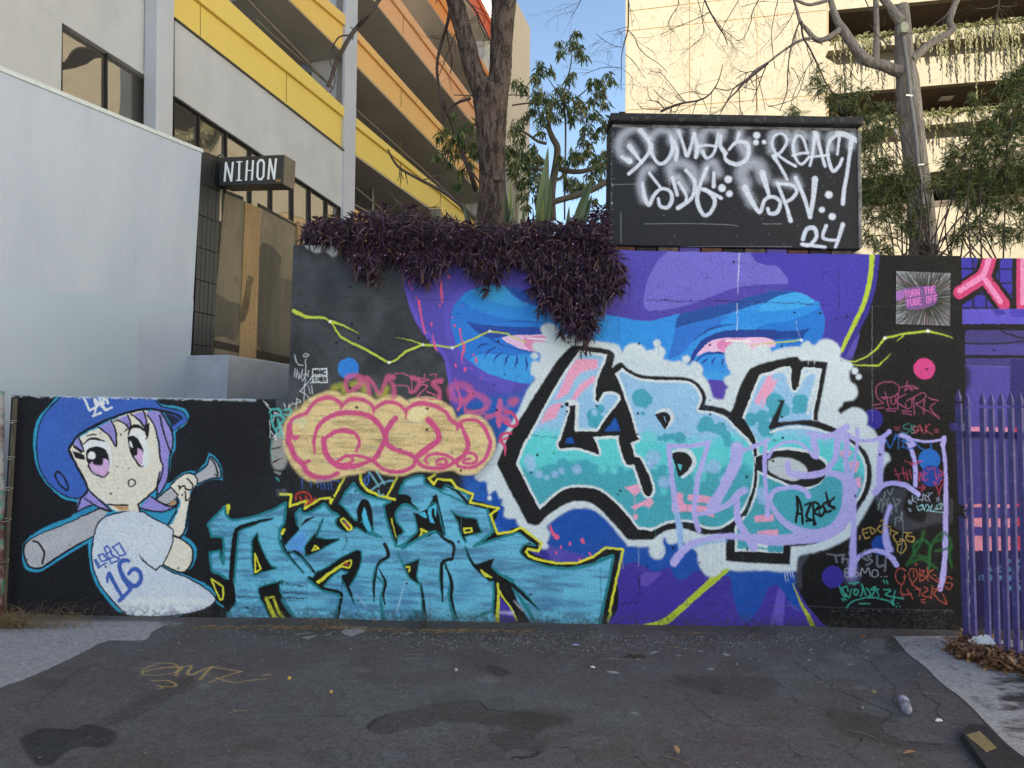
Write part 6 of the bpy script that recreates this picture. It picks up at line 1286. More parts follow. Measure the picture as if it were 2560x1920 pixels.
for ch_, (ua, ub) in zip('NIHON', ((.10, .225), (.285, .37), (.44, .54), (.615, .71), (.785, .89))):
    m = MB()
    for k_, ((ax_, ay_), (cx_, cy_)) in enumerate(LET[ch_]):
        v0, v1 = .22-.03*ua*3, .86-.05*ua
        thin = (ch_ == 'I' and k_ < 2) or (ch_ == 'H' and k_ == 2)
        bar(m, sgp(ua+(ub-ua)*ax_, v0+(v1-v0)*ay_, .008+.0004*k_), sgp(ua+(ub-ua)*cx_, v0+(v1-v0)*cy_, .008+.0004*k_), .011 if thin else .024)
    m.build('letter', lit_, sgn)
m = MB()
for k_ in range(9): bar(m, sgp(.90+.008*k_, .84+.05*(k_ % 2), .004), sgp(.91+.008*k_, .90+.03*((k_+1) % 2), .004), .004, .003)
m.build('gold_sticker', mat('gold_print', 'b8963c', .5), sgn)
m = MB()
for v in (.35, .8): 
    p = sgp(0, v, -.1); m.prism([p+[0, 0, .05], p-NV*.16+[0, 0, .05], p-NV*.16-[0, 0, .05], p-[0, 0, .05]], DV*.08)
m.build('bracket', dk, sgn)
m = MB(); p = sgp(0, .05, -.1); m.tube(curve3([p-NV*.14+[0, 0, -.1], p-NV*.13+[0, 0, .05], p-NV*.05+[0, 0, .09], p-NV*.01+[0, 0, .0], p-NV*.07-[0, 0, .2]], 6), .012, 6); m.build('cable', mat('cable_grey', '5c5e60', .6), sgn, smooth=True)
# leaning pipes at the left end of the wall
m = MB(); pa = at(7, 978, D-.1); pb = at(4, 1590, D-.1); pb[2] = 0
po = thing('drain_pipe', 'rusty paint-spattered downpipe with wire ties at the left end of the black wall', 'pipe', tuple(pb))
pcol = mat('pipe_paint', '8a8c92', .6, '4a2c28', scale=2.2, bump=.3, ramp=(.45, .55), c3='2c7a6c')
m = MB(); m.tube(line3(pb+[-.02, 0, 0], pa+[-.02, 0, 0], 14), .028, 12, jit=.02); m.build('pipe', pcol, po, smooth=True)
m = MB(); m.box(tuple((pb+pa)/2+[.016, .05, 0]), (.018, .03, float(pa[2]-.1))); m.build('batten', mat('grey_wood', '5c5850', .85, '3a3834', scale=9, stretch=(4, 4, .5)), po)
for z in (1.45, 1.18, .95, .72, .42): 
    m = MB(); m.tube([(pa[0]*.0+pb[0]-.02+.031*math.cos(t), pb[1]+.031*math.sin(t), z+.01*math.sin(t)) for t in np.linspace(0, 6.3, 14)]+[(pb[0]+.035, pb[1]-.02, z+.01)], .003, 5); m.build('wire_tie', mat('wire', '9a9ca0', .4, metal=.8), po)
# ================================================================== parking garage
F0 = np.array([-5.1, 22.0, 0.0])
def hf(px, py, off=0): return hit(px, py, F0+NV*off, NV)
gar = thing('parking_garage', 'multi-storey parking garage with yellow to orange parapet bands and grey stucco ground floor', 'parking garage', tuple(F0))
def gcol(c, k=1): return mat('garage_paint', c, .75, tuple(lin(c)*.93), scale=.5, bump=.12, bscale=12, stretch=(1, 1, .3))
def slab(name, Pp, mt, off=0, th=.3, parent=gar, bev=0):
    m = MB(); m.prism([hf(x, y, off) for x, y in Pp], -NV*th); return m.build(name, mt, parent, bevel=bev)
soff = mat('soffit_concrete', 'b4aea4', .9, 'a8a298', scale=.8, bump=.1)
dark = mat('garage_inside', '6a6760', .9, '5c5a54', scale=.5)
YEL, YE2, PEA, SAL, ORA, RED = 'ddc264', 'dfba66', 'dfb06c', 'dea87a', 'd98f4e', 'd2684a'
#        name colour  upper edge            cap line              lower edge
BANDS = [(YEL, [(200, -345), (864, 270)], [(200, -235), (863, 294)], [(200, -142), (863, 376)], 0),
         (YEL, [(888, 291), (1106, 476), (1262, 609)], [(888, 314), (1086, 471), (1240, 595)], [(887, 385), (1019, 480), (1170, 586)], 0),
         (YE2, [(700, -105), (870, 43)], [(700, -75), (869, 69)], [(700, -24), (870, 142)], 1),
         (PEA, [(889, 71), (1106, 313), (1262, 480)], [(889, 93), (1106, 329), (1262, 492)], [(889, 161), (1181, 460), (1262, 541)], 1),
         (SAL, [(896, -105), (1002, 0), (1178, 240), (1262, 355)], [(896, -85), (982, 0), (1178, 259), (1262, 372)], [(896, -45), (935, 0), (1178, 304), (1262, 408)], 2),
         (ORA, [(1000, -150), (1114, 0), (1188, 122), (1262, 245)], [(1000, -130), (1100, 0), (1188, 138), (1262, 258)], [(1000, -95), (1070, 0), (1190, 174), (1262, 290)], 3),
         (RED, [(1100, -170), (1204, 0), (1229, 49)], [(1100, -150), (1196, 0), (1229, 62)], [(1100, -105), (1167, 0), (1229, 103)], 4)]
cm = {c: gcol(c) for c in (YEL, YE2, PEA, SAL, ORA, RED)}
for c, up_, cap_, lo, lvl in BANDS:
    slab('parapet_band', up_+lo[::-1], cm[c], 0, .25, bev=.02)
    slab('parapet_cap', up_+cap_[::-1], cm[c], .09, .12, bev=.02)
    # panel joints
    # floor slab behind the band
    m = MB(); L_ = [hf(x, y+4, -.02) for x, y in lo]
    for i in range(len(L_)-1): m.prism([L_[i], L_[i+1], L_[i+1]-NV*13, L_[i]-NV*13], (0, 0, .35))
    m.build('floor_slab', soff, gar)
jm = mat('joint', '6a5e24', .9)
for x, ya, yb2, c in ((501, -66, 95, 0), (716, 143, 256, 0), (1003, 140+210, 268+190, 0), (1001, 390, 466, 0), (1003, 204, 268, 1), (1008, 22, 84, 1), (1103, 0, 14, 1)):
    slab('panel_joint', [(x-.6, ya), (x+.6, ya), (x+.6, yb2), (x-.6, yb2)], jm, .004, .01)
# ground floor wall with its strip of windows
gst = mat('grey_stucco', 'bcbec2', .85, 'abaeb2', scale=1.1, bump=.3, bscale=14, stretch=(1, 1, .6), ramp=(.3, .75))
gs = lambda n, P, off=.05, th=.3: slab(n, P, gst, off, th)
gs('stucco_wall', [(437, 44), (863, 377), (861, 524), (437, 239)])
gs('stucco_wall', [(-60, -420), (398, 14), (381, 200), (156, 57), (-60, -85)])
gs('stucco_wall', [(-60, -85), (155, 55), (147, 560), (-60, 560)])
gs('stucco_wall', [(381, 198), (398, 170), (392, 700), (372, 700)], .02)
slab('flashing', [(437, 42), (863, 375), (863, 379), (437, 46)], mat('dark_metal', '3a3a30', .5), .1, .1)
slab('parapet_band', [(300, -90), (397, -2), (392, 12), (300, -60)], cm[YEL], .02, .2)
glass = bpy.data.materials.new('tinted_glass'); glass.use_nodes = True
b = glass.node_tree.nodes['Principled BSDF']; b.inputs['Base Color'].default_value = (.33, .32, .30, 1); b.inputs['Metallic'].default_value = .85; b.inputs['Roughness'].default_value = .02
n = glass.node_tree.nodes.new('ShaderNodeTexNoise'); n.inputs['Scale'].default_value = .7; n.inputs['Detail'].default_value = 1
bp = glass.node_tree.nodes.new('ShaderNodeBump'); bp.inputs['Strength'].default_value = .12; bp.inputs['Distance'].default_value = .3
tc = glass.node_tree.nodes.new('ShaderNodeTexCoord'); glass.node_tree.links.new(tc.outputs['Object'], n.inputs[0]); glass.node_tree.links.new(n.outputs[0], bp.inputs['Height']); glass.node_tree.links.new(bp.outputs[0], b.inputs['Normal'])
frm = mat('bronze_frame', '24221f', .5, metal=.3)
def window(xs, top, bot, off=-.06):
    """frame with one pane between each pair of mullions"""
    f = lambda x: top[1]+(x-top[0])*(top[3]-top[1])/(top[2]-top[0]); g_ = lambda x: bot
    fr = slab('window', [(xs[0], f(xs[0])), (xs[-1], f(xs[-1])), (xs[-1], f(xs[-1])+4), (xs[0], f(xs[0])+6)], frm, off+.04, .12)
    for i in range(len(xs)):
        x = xs[i]; w_ = 3.2 if 0 < i < len(xs)-1 else 2.4
        slab('mullion', [(x-w_/2, f(x)), (x+w_/2, f(x)), (x+w_/2, bot), (x-w_/2, bot)], frm, off+.045, .13, parent=fr)
    for i in range(len(xs)-1):
        slab('pane', [(xs[i], f(xs[i])), (xs[i+1], f(xs[i+1])), (xs[i+1], bot), (xs[i], bot)], glass, off-.02+random.uniform(-.004, .004), .03, parent=fr)
window([155.5, 268, 379], (156, 57, 380, 200), 560)
window([436, 499, 567, 628, 680, 733, 776, 818, 858], (432, 238, 858, 522), 760)
# columns
cw = mat('pale_column', 'b4b7c0', .75, 'acb0b9', scale=.8, bump=.1)
slab('column', [(399, -300), (441, -300), (428, 720), (386, 720)], cw, .4, .34, bev=.03)
slab('column', [(869, -300), (900, -300), (884, 690), (856, 690)], cw, .1, .1, bev=.01)
for y0_, y1_ in ((-200, 60), (128, 282), (375, 700)): slab('pier', [(844, y0_), (874, y0_), (866, y1_), (838, y1_)], cw, -.35, .9)
slab('column', [(1206, 20), (1229, 20), (1227, 620), (1204, 620)], cw, -.4, .6)
# inside: back wall, end wall, rails
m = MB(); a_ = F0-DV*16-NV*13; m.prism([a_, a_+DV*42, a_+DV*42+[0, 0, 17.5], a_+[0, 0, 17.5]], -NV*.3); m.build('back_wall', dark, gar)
m = MB(); a_ = hf(1229, 300); a_[2] = 0; 
gal = mat('galvanised', '8c8578', .5, metal=.4)
def rail(p, q, y_off=-.5, r=.03):
    m = MB(); m.tube([hf(p[0], p[1], y_off), hf(q[0], q[1], y_off)], r, 6); m.build('cable_rail', gal, gar)
rail((600, -20), (838, 226)); rail((888, 272), (1080, 444)); rail((1080, 444), (1200, 560)); rail((888, 468), (960, 528)); rail((640, 50), (838, 226), -.6, .02)
rail((886, 512), (1000, 570), -.6)
slab('sill_band', [(886, 522), (932, 551), (960, 575), (960, 640), (886, 640)], cm[PEA], .0, .2)
slab('sill_band', [(1050, 548), (1160, 600), (1160, 640), (1000, 640)], cm[PEA], -.3, .2)
m = MB(); m.tube([hf(930, 440, -1), hf(931, 560, -1)], .06, 8); m.build('steel_post', gal, gar)
m = MB()   # chain-link gate
for k in range(12):
    t = k/11; m.tube([hf(886+42*t, 476, -.8), hf(886+42*min(1, t+.45), 476+57*min(1, (1-t)/.45 if t > .55 else 1), -.8)], .008, 3)
    m.tube([hf(886+42*t, 476, -.8), hf(886+42*max(0, t-.45), 476+57*min(1, t/.45), -.8)], .008, 3)
m.tube([hf(886, 476, -.8), hf(928, 475, -.8), hf(928, 535, -.8)], .04, 6); m.build('chain_link_gate', mat('dark_mesh', '3a3a38', .6, metal=.3), gar)

# --- pale stair tower further back
tw0 = at(1326, 300, 40.0)
def ht(px, py, off=0): return hit(px, py, tw0+NV*off, NV)
stt = mat('pale_stucco', 'd0cdc4', .85, 'c8c5bb', scale=.4, bump=.1, bscale=8)
st = thing('stair_tower', 'pale blank tower beyond the tree trunk at the far end of the garage', 'building', (float(tw0[0]), 40, 0))
P = [ht(1246, -86), ht(1326, 70), ht(1326, 700), ht(1246, 700)]; P[2][2] = 0; P[3][2] = 0
m = MB(); m.prism(P, -NV*6); m.build('tower_wall', stt, st, bevel=.05)
m = MB(); m.prism([ht(1255, 0, .02), ht(1256.2, 0, .02), ht(1256.2, 700, .02), ht(1255, 700, .02)], NV*.02); m.build('panel_joint', mat('joint_grey', '7a786f', .9), st)
m = MB(); q = ht(1268, 470, .1); m.prism([ht(1262, 400, .02), ht(1290, 420, .02), ht(1290, 720, .02), ht(1262, 720, .02)], NV*.15); m.build('lower_annex', mat('annex_paint', '9c9a92', .85), st)
m = MB(); m.tube([ht(1292, 350, .2), ht(1290, 700, .2)], .05, 6); m.build('downspout', gal, st)

# ================================================================== cream office building on the right
PC = R(12); EV = np.array([math.cos(PC), -math.sin(PC), 0]); NC = np.array([-math.sin(PC), -math.cos(PC), 0])   # to the right; towards us
C0 = np.array([13.3, 30.0, 0.0])
def hc(px, py, off=0): return hit(px, py, C0+NC*off, NC)
crm = mat('cream_panel', '857c69', .85, '7d7461', scale=.9, bump=.12, bscale=10, c3='766c58')
cb = thing('office_building', 'sunlit cream concrete office building with planted balconies on the right', 'building', tuple(C0))
def cs(name, P, mt=crm, off=0, th=.3, bev=0, parent=cb):
    m = MB(); m.prism([hc(x, y, off) for x, y in P], -NC*th); return m.build(name, mt, parent, bevel=bev)
JH = [(-160, -310), (28.5, -59), (77.5, 22), (276, 225)]   # joint heights at x=1572 and x=2068 (next row runs off the picture)
def yl(k, x): a_, b2 = JH[k]; return a_+(b2-a_)*(x-1572)/(2068-1572)
XR = [1566, 1725, 1893.5, 2069]
JH = [(-1000, -1250), (28.5, -31), (77.5, 26), (276, 237), (470, 445)]
for r_ in range(4):
    for i in range(3):
        x0_, x1_ = XR[i]+1.2, XR[i+1]-1.2
        P = [(x0_, yl(r_, x0_)+1.2), (x1_, yl(r_, x1_)+1.2), (x1_, yl(r_+1, x1_)-1.2), (x0_, yl(r_+1, x0_)-1.2)]
        if i == 2: pass
        cs('panel', P, crm, random.uniform(-.002, .004), .2, bev=.01)
grt = mat('joint_brown', '86704e', .9)
pb0 = [hc(1566.5, -1000, -.015), hc(2068.5, -1240, -.015), hc(2068.5, 560, -.015), hc(1566.5, 560, -.015)]
for i in (2, 3): pb0[i][2] = 0
m = MB(); m.prism(pb0, -NC*9); m.build('core_wall', grt, cb)
# balcony fronts (below each row of planters)
XQ = [2070, 2356, 2640, 3000, 3400, 3900]
def rowband(name, ya, yb_, off, th, mt=crm, js=True, bev=.01):
    for i in range(5):
        f = lambda y, x: y[0]+(y[1]-y[0])*(x-2070)/490
        x0_, x1_ = XQ[i]+(.6 if i else 0), XQ[i+1]-.6
        cs(name, [(x0_, f(ya, x0_)), (x1_, f(ya, x1_)), (x1_, f(yb_, x1_)), (x0_, f(yb_, x0_))], mt, off, th, bev)
rowband('balcony_front', (-1100, -1350), (-260, -330), 0, .3); rowband('balcony_front', (-150, -232), (27, -21), 0, .3)
rowband('balcony_front', (105, 52), (236, 195), 0, .3)
rowband('balcony_front', (313, 268), (452, 411), 0, .3)
rowband('balcony_front', (540, 500), (760, 720), 0, .3)
rowband('planter_box', (106, 53), (127, 83), .55, .9)
rowband('planter_box', (311, 266), (334, 292), .55, .9)
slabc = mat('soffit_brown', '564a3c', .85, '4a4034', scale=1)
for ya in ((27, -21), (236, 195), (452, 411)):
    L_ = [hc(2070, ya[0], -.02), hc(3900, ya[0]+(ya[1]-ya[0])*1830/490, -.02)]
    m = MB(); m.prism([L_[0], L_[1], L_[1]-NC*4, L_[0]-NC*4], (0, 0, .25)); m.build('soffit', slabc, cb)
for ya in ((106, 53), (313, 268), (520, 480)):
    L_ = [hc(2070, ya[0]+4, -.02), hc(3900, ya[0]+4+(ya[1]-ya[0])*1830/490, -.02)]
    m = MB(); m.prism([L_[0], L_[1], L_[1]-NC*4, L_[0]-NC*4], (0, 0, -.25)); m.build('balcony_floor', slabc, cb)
gl2 = mat('dark_glass', '0e0f12', .12, spec=.5)
cs('glazing', [(2071, -1000), (3900, -1400), (3900, 640), (2071, 640)], gl2, -3.2, .1)
for i in range(9):
    x = 2060+i*72; cs('mullion', [(x, -300), (x+3, -300), (x+3, 640), (x, 640)], mat('mullion_grey', '2a2c30', .5), -3.1, .06)
cs('side_return', [(2069, -300), (2071.5, -300), (2071.5, 620), (2069, 620)], crm, -.02, 3.1)
for x, y in ((2352, 24), (2365, 246), (2334, 246)):
    p = hc(x, y, -1.2); m = MB(); m.box(tuple(p), (.5, .35, .05), rz=-PC)
    if x != 2334: m.build('ceiling_lamp', mat('lamp_cover', 'b8b4a8', .4), cb)
# ================================================================== unseen volumes added to shade the lot and bounce sun into it
def plan(o, P, z, mt, name, parent):
    m = MB(); m.prism([(p[0], p[1], 0) for p in P], (0, 0, z)); return m.build(name, mt, parent)
a_, b_, c_ = F0-NV*1.2-DV*9, F0-NV*1.2-DV*37.5, F0-NV*30-DV*37.5
plan(0, [a_, b_, c_, F0-NV*30-DV*9], 25, gst, 'unseen_shade_wing', gar)  # unseen wing, its length and height chosen to shade wall and lot
for k in range(5):
    m = MB(); m.prism([p+[0, 0, 6+3.4*k] for p in (a_+NV*.02, b_+NV*.02, b_+NV*.02+[0, 0, 1.3], a_+NV*.02+[0, 0, 1.3])], NV*.12); m.build('parapet_band', list(cm.values())[k], gar)  # bands on the unseen shading wing
a_, b_ = F0-NV*14-DV*9, F0-NV*14+DV*24
plan(0, [a_, b_, b_-NV*16, a_-NV*16], 18.0, gst, 'unseen_rear_wing', gar)  # unseen garage mass, kept low so the cream front stays sunlit
oc = mat('bounce_stucco', 'dcd4c2', .9, 'd4ccb8', scale=.3)  # pale tone chosen for a strong sun bounce
nb2 = thing('bounce_building', 'unseen pale building added on the right to bounce sunlight into the lot', 'building', (16, 0, 0))
plan(0, [(15, -34), (30, -34), (30, 14), (15, 14)], 19, oc, 'bounce_building_wall', nb2)  # added so its sunlit face throws warm light onto the wall
for k in range(4):
    for j in range(9):
        m = MB(); m.box((14.97, -31+j*5.2, 3+k*4.2), (.1, 1.9, 1.6)); m.build('window', gl2, nb2)  # dark openings on the added bounce building
m = MB(); m.face((-60, -70, .006), (14.9, -70, .006), (14.9, -6.5, .006), (-60, -6.5, .006)); tag(m.build('bounce_paving', mat('pale_bounce_ground', 'b4b0a6', .9, 'a8a49a', scale=.6)), kind='structure')  # pale ground added behind the camera to reflect sunlight at the wall
# ================================================================== violet picket fence
fp = mat('violet_metal', '565090', .5, '4a447e', scale=3, bump=.15, bscale=30, c3='665f9c')
P1 = np.array([3.262, 5.11, 0]); FD = np.array([.19, -.98, 0]); FD /= np.linalg.norm(FD); FN = np.array([FD[1], -FD[0], 0])
fe = thing('picket_fence', 'violet steel picket fence with spear tips in front of the mural wall', 'fence', tuple(P1))
def picket(u, h0, h1, wdt=.035, lean=.0, tip=True, name='picket', th=.018):
    p = P1+FD*u; m = MB(); q = p+[0, 0, h0]; t_ = p+[-lean, 0, h1]
    W_ = FD*wdt/2; N_ = -FN*th/2
    m.prism([q-W_-N_, q+W_-N_, t_+W_-N_, t_-W_-N_], N_*2)
    if tip:
        n = len(m.v); s = t_
        for a_, hh in ((.022, .015), (.026, .045), (.003, .105)):
            for dx, dy in ((-1, -1), (1, -1), (1, 1), (-1, 1)):
                m.v.append(tuple(s+FD*dx*a_*.8+FN*dy*a_*.35+[0, 0, hh]))
        for lv in (0, 1):
            for k in range(4): m.f.append((n+lv*4+k, n+lv*4+(k+1) % 4, n+lv*4+4+(k+1) % 4, n+lv*4+4+k))
        m.f.append((n+3, n+2, n+1, n))
    return m.build(name, fp, fe)
picket(-.02, .0, 1.70, .05, .03, name='post'); picket(.045, .02, 1.66, .035, .02)
sp_ = .0735
for i in range(18):
    picket(.16+i*sp_, .045, 1.665+random.uniform(-.006, .006), .037, random.uniform(.006, .012))
for z in (.05, 1.48):
    m = MB(); a_ = P1+FD*-.04+[0, 0, z]-FN*.022; b2 = a_+FD*1.6; m.prism([a_-[0, 0, .022], b2-[0, 0, .022], b2+[0, 0, .022], a_+[0, 0, .022]], -FN*.02 if z > 1 else FN*-.03); m.build('rail', fp, fe)
m = MB(); a_ = P1+FD*-.05+[0, 0, 1.53]+FN*.03; m.box(tuple(a_+[.01, 0, 0]), (.09, .05, .06)); m.build('latch', fp, fe, bevel=.004)
m = MB()
for k in range(4):
    q = P1+FD*(-.01)+FN*.035; m.tube(curve3([q+[random.uniform(-.05, .05), -.01, .93+random.uniform(-.05, .05)] for _ in range(7)], 4), .004, 5)
m.build('wire_tangle', mat('rusty_wire', '3c342e', .6, metal=.5), fe)

# ================================================================== litter
def on_ground(px, py): p = hit(px, py, (0, 0, 0), N_UP); p[2] = gz(p[0], p[1]); return p
clear = bpy.data.materials.new('clear_plastic'); clear.use_nodes = True; b = clear.node_tree.nodes['Principled BSDF']
b.inputs['Base Color'].default_value = (.62, .6, .7, 1); b.inputs['Roughness'].default_value = .12; b.inputs['Transmission Weight'].default_value = .72; b.inputs['IOR'].default_value = 1.15
bt = thing('plastic_bottle', 'crushed clear plastic bottle lying on the cracked asphalt', 'bottle', tuple(on_ground(2266, 1780)))
pa, pb = on_ground(2257, 1759), on_ground(2272, 1801); ax_ = (pb-pa); L_ = np.linalg.norm(ax_); ax_ /= L_; r_ = .027; c0 = pa+[0, 0, r_]+ax_*L_*.05
prof = [(.008, -.012), (.028, -.006), (.033, .01), (.036, .03), (.034, .05), (.036, .08), (.031, .10), (.037, .115), (.036, .15), (.030, .17), (.013, .19), (.012, .205)]
sc = L_/.235
m = MB(); m.tube([c0+ax_*z*sc for r, z in prof], [r*.74 for r, z in prof], 20); m.build('bottle_body', clear, bt, smooth=True)
m = MB(); m.tube([c0+ax_*z*sc for z in (.035, .05, .075)], [.0275, .0263, .0279], 20, cap=False); m.build('wrapper', mat('label_print', 'a8a4c0', .4, '8c88ac', scale=30, ramp=(.48, .52)), bt, smooth=True)
m = MB(); m.box(tuple(c0+ax_*.06*sc+[0, -.012, .0255]), (.016, .012, .003), rz=.3); m.build('label_patch', mat('label_white', 'd8d8e0', .5), bt)
m = MB(); m.tube([c0+ax_*(-.02)*sc, c0+ax_*(-.006)*sc], .011, 12); m.build('cap', mat('cap_white', 'b8b4c8', .4), bt)
# leaf pile
lm = leafmat('dry_leaves', [(0, '6a4630'), (.35, '8a6242'), (.7, 'a8835e'), (1, '4a3020')], .7, .05)
def leafcurl(m, p, L_, wd, yaw, tilt, curl):
    d = np.array([math.cos(yaw)*math.cos(tilt), math.sin(yaw)*math.cos(tilt), math.sin(tilt)]); s = np.array([-math.sin(yaw), math.cos(yaw), 0]); u = np.cross(d, s)
    n = len(m.v)
    for t, w_ in ((0, .05), (.3, .9), (.65, 1), (1, .05)):
        c = p+d*L_*t+u*curl*math.sin(t*3.1); m.v += [tuple(c-s*wd*w_/2+u*curl*.5), tuple(c+s*wd*w_/2+u*curl*.5)]
        m.v.append(tuple(c-u*.0)) if False else None
    for k in range(3): a = n+2*k; m.f.append((a, a+1, a+3, a+2))
hull = tpts('1560,650 1650,600 1680,560 1760,555 1850,590 1900,620 2100,680 2212,760 2500,900 2500,960 2212,840 2050,850 1900,800 1750,750 1600,700', 'X')
def inpoly(x, y, P):
    c = False
    for i in range(len(P)):
        (x0_, y0_), (x1_, y1_) = P[i-1], P[i]
        if (y0_ > y) != (y1_ > y) and x < (x1_-x0_)*(y-y0_)/(y1_-y0_)+x0_: c = not c
    return c
m = MB(); n_ = 0
while n_ < 1500:
    x, y = random.uniform(2360, 2640), random.uniform(1595, 1720)
    if not inpoly(x+random.gauss(0, 5), y+random.gauss(0, 4), hull): continue
    p = on_ground(x, y)+[0, 0, random.random()**1.5*.055*min(1, .4+random.random())]
    leafcurl(m, p, random.uniform(.05, .095), random.uniform(.014, .026), random.uniform(0, 6.3), random.uniform(-.5, .6), random.uniform(-.012, .02)); n_ += 1
tag(m.build('leaf_pile', lm), 'drift of dry brown leaves against the foot of the picket fence', 'leaves', kind='stuff')
# crumpled paper on the leaves
def crumple(name, c, rx, ry, rz_, mt, lab, cat, yaw=0):
    m = MB(); nx_, ny_ = 12, 9
    for j in range(ny_+1):
        for i in range(nx_+1):
            u, v = i/nx_*2-1, j/ny_*2-1
            e = max(0, 1-u*u*.8-v*v*.8)
            x = rx*u*(1-.2*v*v)+random.uniform(-.1, .1)*rx*.5; y = ry*v+random.uniform(-.1, .1)*ry*.5; z = rz_*e*(.5+random.random()*.8)+.004
            m.v.append((c[0]+x*math.cos(yaw)-y*math.sin(yaw), c[1]+x*math.sin(yaw)+y*math.cos(yaw), c[2]+z))
    for j in range(ny_):
        for i in range(nx_): a = j*(nx_+1)+i; m.f.append((a, a+1, a+nx_+2, a+nx_+1))
    return tag(m.build(name, mt), lab, cat)
wp = mat('white_paper', 'd4d6da', .7)
crumple('paper_bag', on_ground(2465, 1630)+[0, 0, .045], .105, .05, .05, wp, 'crumpled white paper bag on top of the dry leaves', 'paper bag', -.5)
crumple('plastic_scrap', on_ground(2523, 1669)+[0, 0, .04], .05, .02, .012, mat('scrap_film', '9a9cae', .25), 'small clear plastic scrap on the lower edge of the leaf pile', 'litter', -.6)
crumple('white_scrap', on_ground(2347, 1806), .02, .008, .012, wp, 'tiny white twist of paper right of the bottle', 'litter', .2)
crumple('blue_scrap', on_ground(1439, 1615), .022, .012, .006, mat('blue_film', '8c98c8', .5), 'pale blue scrap on the asphalt below the ASKR letters', 'litter')
crumple('white_shell', on_ground(1482, 1672), .016, .007, .009, wp, 'small white curved scrap in the middle of the asphalt', 'litter', -.5)
# bits of stone and leaf, each a thing
for px, py, c, lab in ((2158, 1597, '7a4a2a', 'orange brown nut shell beside the grey patch by the wall'), (2184, 1734, '8a7a60', 'beige pebble left of the bottle near the long crack'), (2084, 1725, '5c5a4a', 'greenish pebble on the asphalt left of the beige one'),
                    (723, 1700, 'b89a4a', 'small yellow pebble right of the gold scribble'), (827, 1734, 'b08a5a', 'tiny orange pebble in the lower middle left'), (1140, 1679, '9a9a96', 'pale pebble in the centre of the asphalt'), (2155, 1775, '6c6a60', 'flat grey-green pebble nearest the bottle')):
    p = on_ground(px, py); m = MB(); r_ = .010
    m.tube([p+[0, 0, z] for z in (0, .004, .012, .016)], [r_*.8, r_*1.15, r_, r_*.4], 7, jit=.2); tag(m.build('pebble', mat('pebble_stone', c, .8), smooth=True), lab, 'pebble', 'pebbles on the asphalt')
sl = mat('straw', '766c58', .8)
tw_ = [(1697, 1624, .1, -.45, 'pale straw stalk lying across the middle of the asphalt'), (1035, 1641, .075, .0, 'dry straw on the asphalt beneath the blue letters'), (2330, 1740, .05, -.2, 'short straw left of the concrete strip'), (1613, 1747, .035, -.7, 'tiny straw in the lower middle'), (1690, 1905, .06, -.6, 'thin straw beside the tan leaf'),
       (197, 1760, .04, -.4, 'short pale twig on the left asphalt'), (594, 1784, .05, .4, 'dark twig right below the gold scribble'), (2150, 1838, .07, -.7, 'dry grass stalk below the bottle'), (1030, 1652, .05, .3, 'short dark twig below the dry straw'), (1527, 1652, .06, .0, 'grey twig beside the tangle of bark')]
for px, py, L_, a_, lab in tw_:
    p = on_ground(px, py)+[0, 0, .004]; d = np.array([math.cos(a_), math.sin(a_)*1.0, 0]); m = MB()
    m.tube(curve3([p-d*L_, p+[0, .004, .004], p+d*L_], 4), .0021, 5); tag(m.build('twig', sl, smooth=True), lab, 'twig', 'twigs and straws on the asphalt')
for px, py, yaw, lab in ((1697, 1893, 1.6, 'tan fallen leaf at the bottom of the picture'), (2258, 1893, .2, 'yellow brown leaf below the bottle'), (772, 1560, .5, 'pale dry leaf at the foot of the blue letters'), (925, 1558, -.4, 'curled brown leaf at the foot of the S'), (650, 1698, .1, 'ochre leaf fragment below the scribble')):
    m = MB(); leafcurl(m, on_ground(px, py)+[0, 0, .006], .07, .022, yaw, .1, .008); tag(m.build('fallen_leaf', lm), lab, 'leaf', 'fallen leaves on the asphalt')
m = MB(); p = on_ground(1572, 1647)
for k in range(7): q = p+[random.uniform(-.05, .05), random.uniform(-.02, .02), .004]; m.tube(curve3([q, q+[.03, .01, .012], q+[.07, random.uniform(-.02, .02), 0]], 4), .003, 5)
tag(m.build('bark_tangle', mat('dark_bark_bits', '33291f', .9), smooth=True), 'small tangle of brown bark strips on the asphalt', 'debris')
# debris along the foot of the wall
m = MB()
for i in range(700):
    px = random.choice([random.uniform(480, 760), random.uniform(740, 1020), random.uniform(400, 2400), random.uniform(1050, 1330)]); p = on_ground(px, 1561+.013*px+abs(random.gauss(0, 5))); a_ = random.gauss(0, .5); L_ = random.uniform(.01, .05)
    d = np.array([math.cos(a_), math.sin(a_), random.uniform(-.05, .25)]); m.tube([p+[0, 0, .003], p+d*L_+[0, 0, .004]], random.uniform(.0008, .0022), 3)
tag(m.build('wall_foot_straw', mat('dry_straw', '6e5c44', .9, island=.5)), 'dry straw and bits gathered along the foot of the wall', 'debris', kind='stuff')
m = MB()
for i in range(1500):
    px = random.gauss(1500, 550); py = 1566+.014*px+abs(random.gauss(0, 26)); p = on_ground(px, py); r_ = random.uniform(.0015, .005)
    m.box(tuple(p+[0, 0, r_*.4]), (r_*2, r_*1.5, r_), rz=random.random()*3)
tag(m.build('grit', mat('grit_pale', '77767a', .9, island=.5)), 'pale grit and paint flakes scattered below the wall', 'grit', kind='stuff')
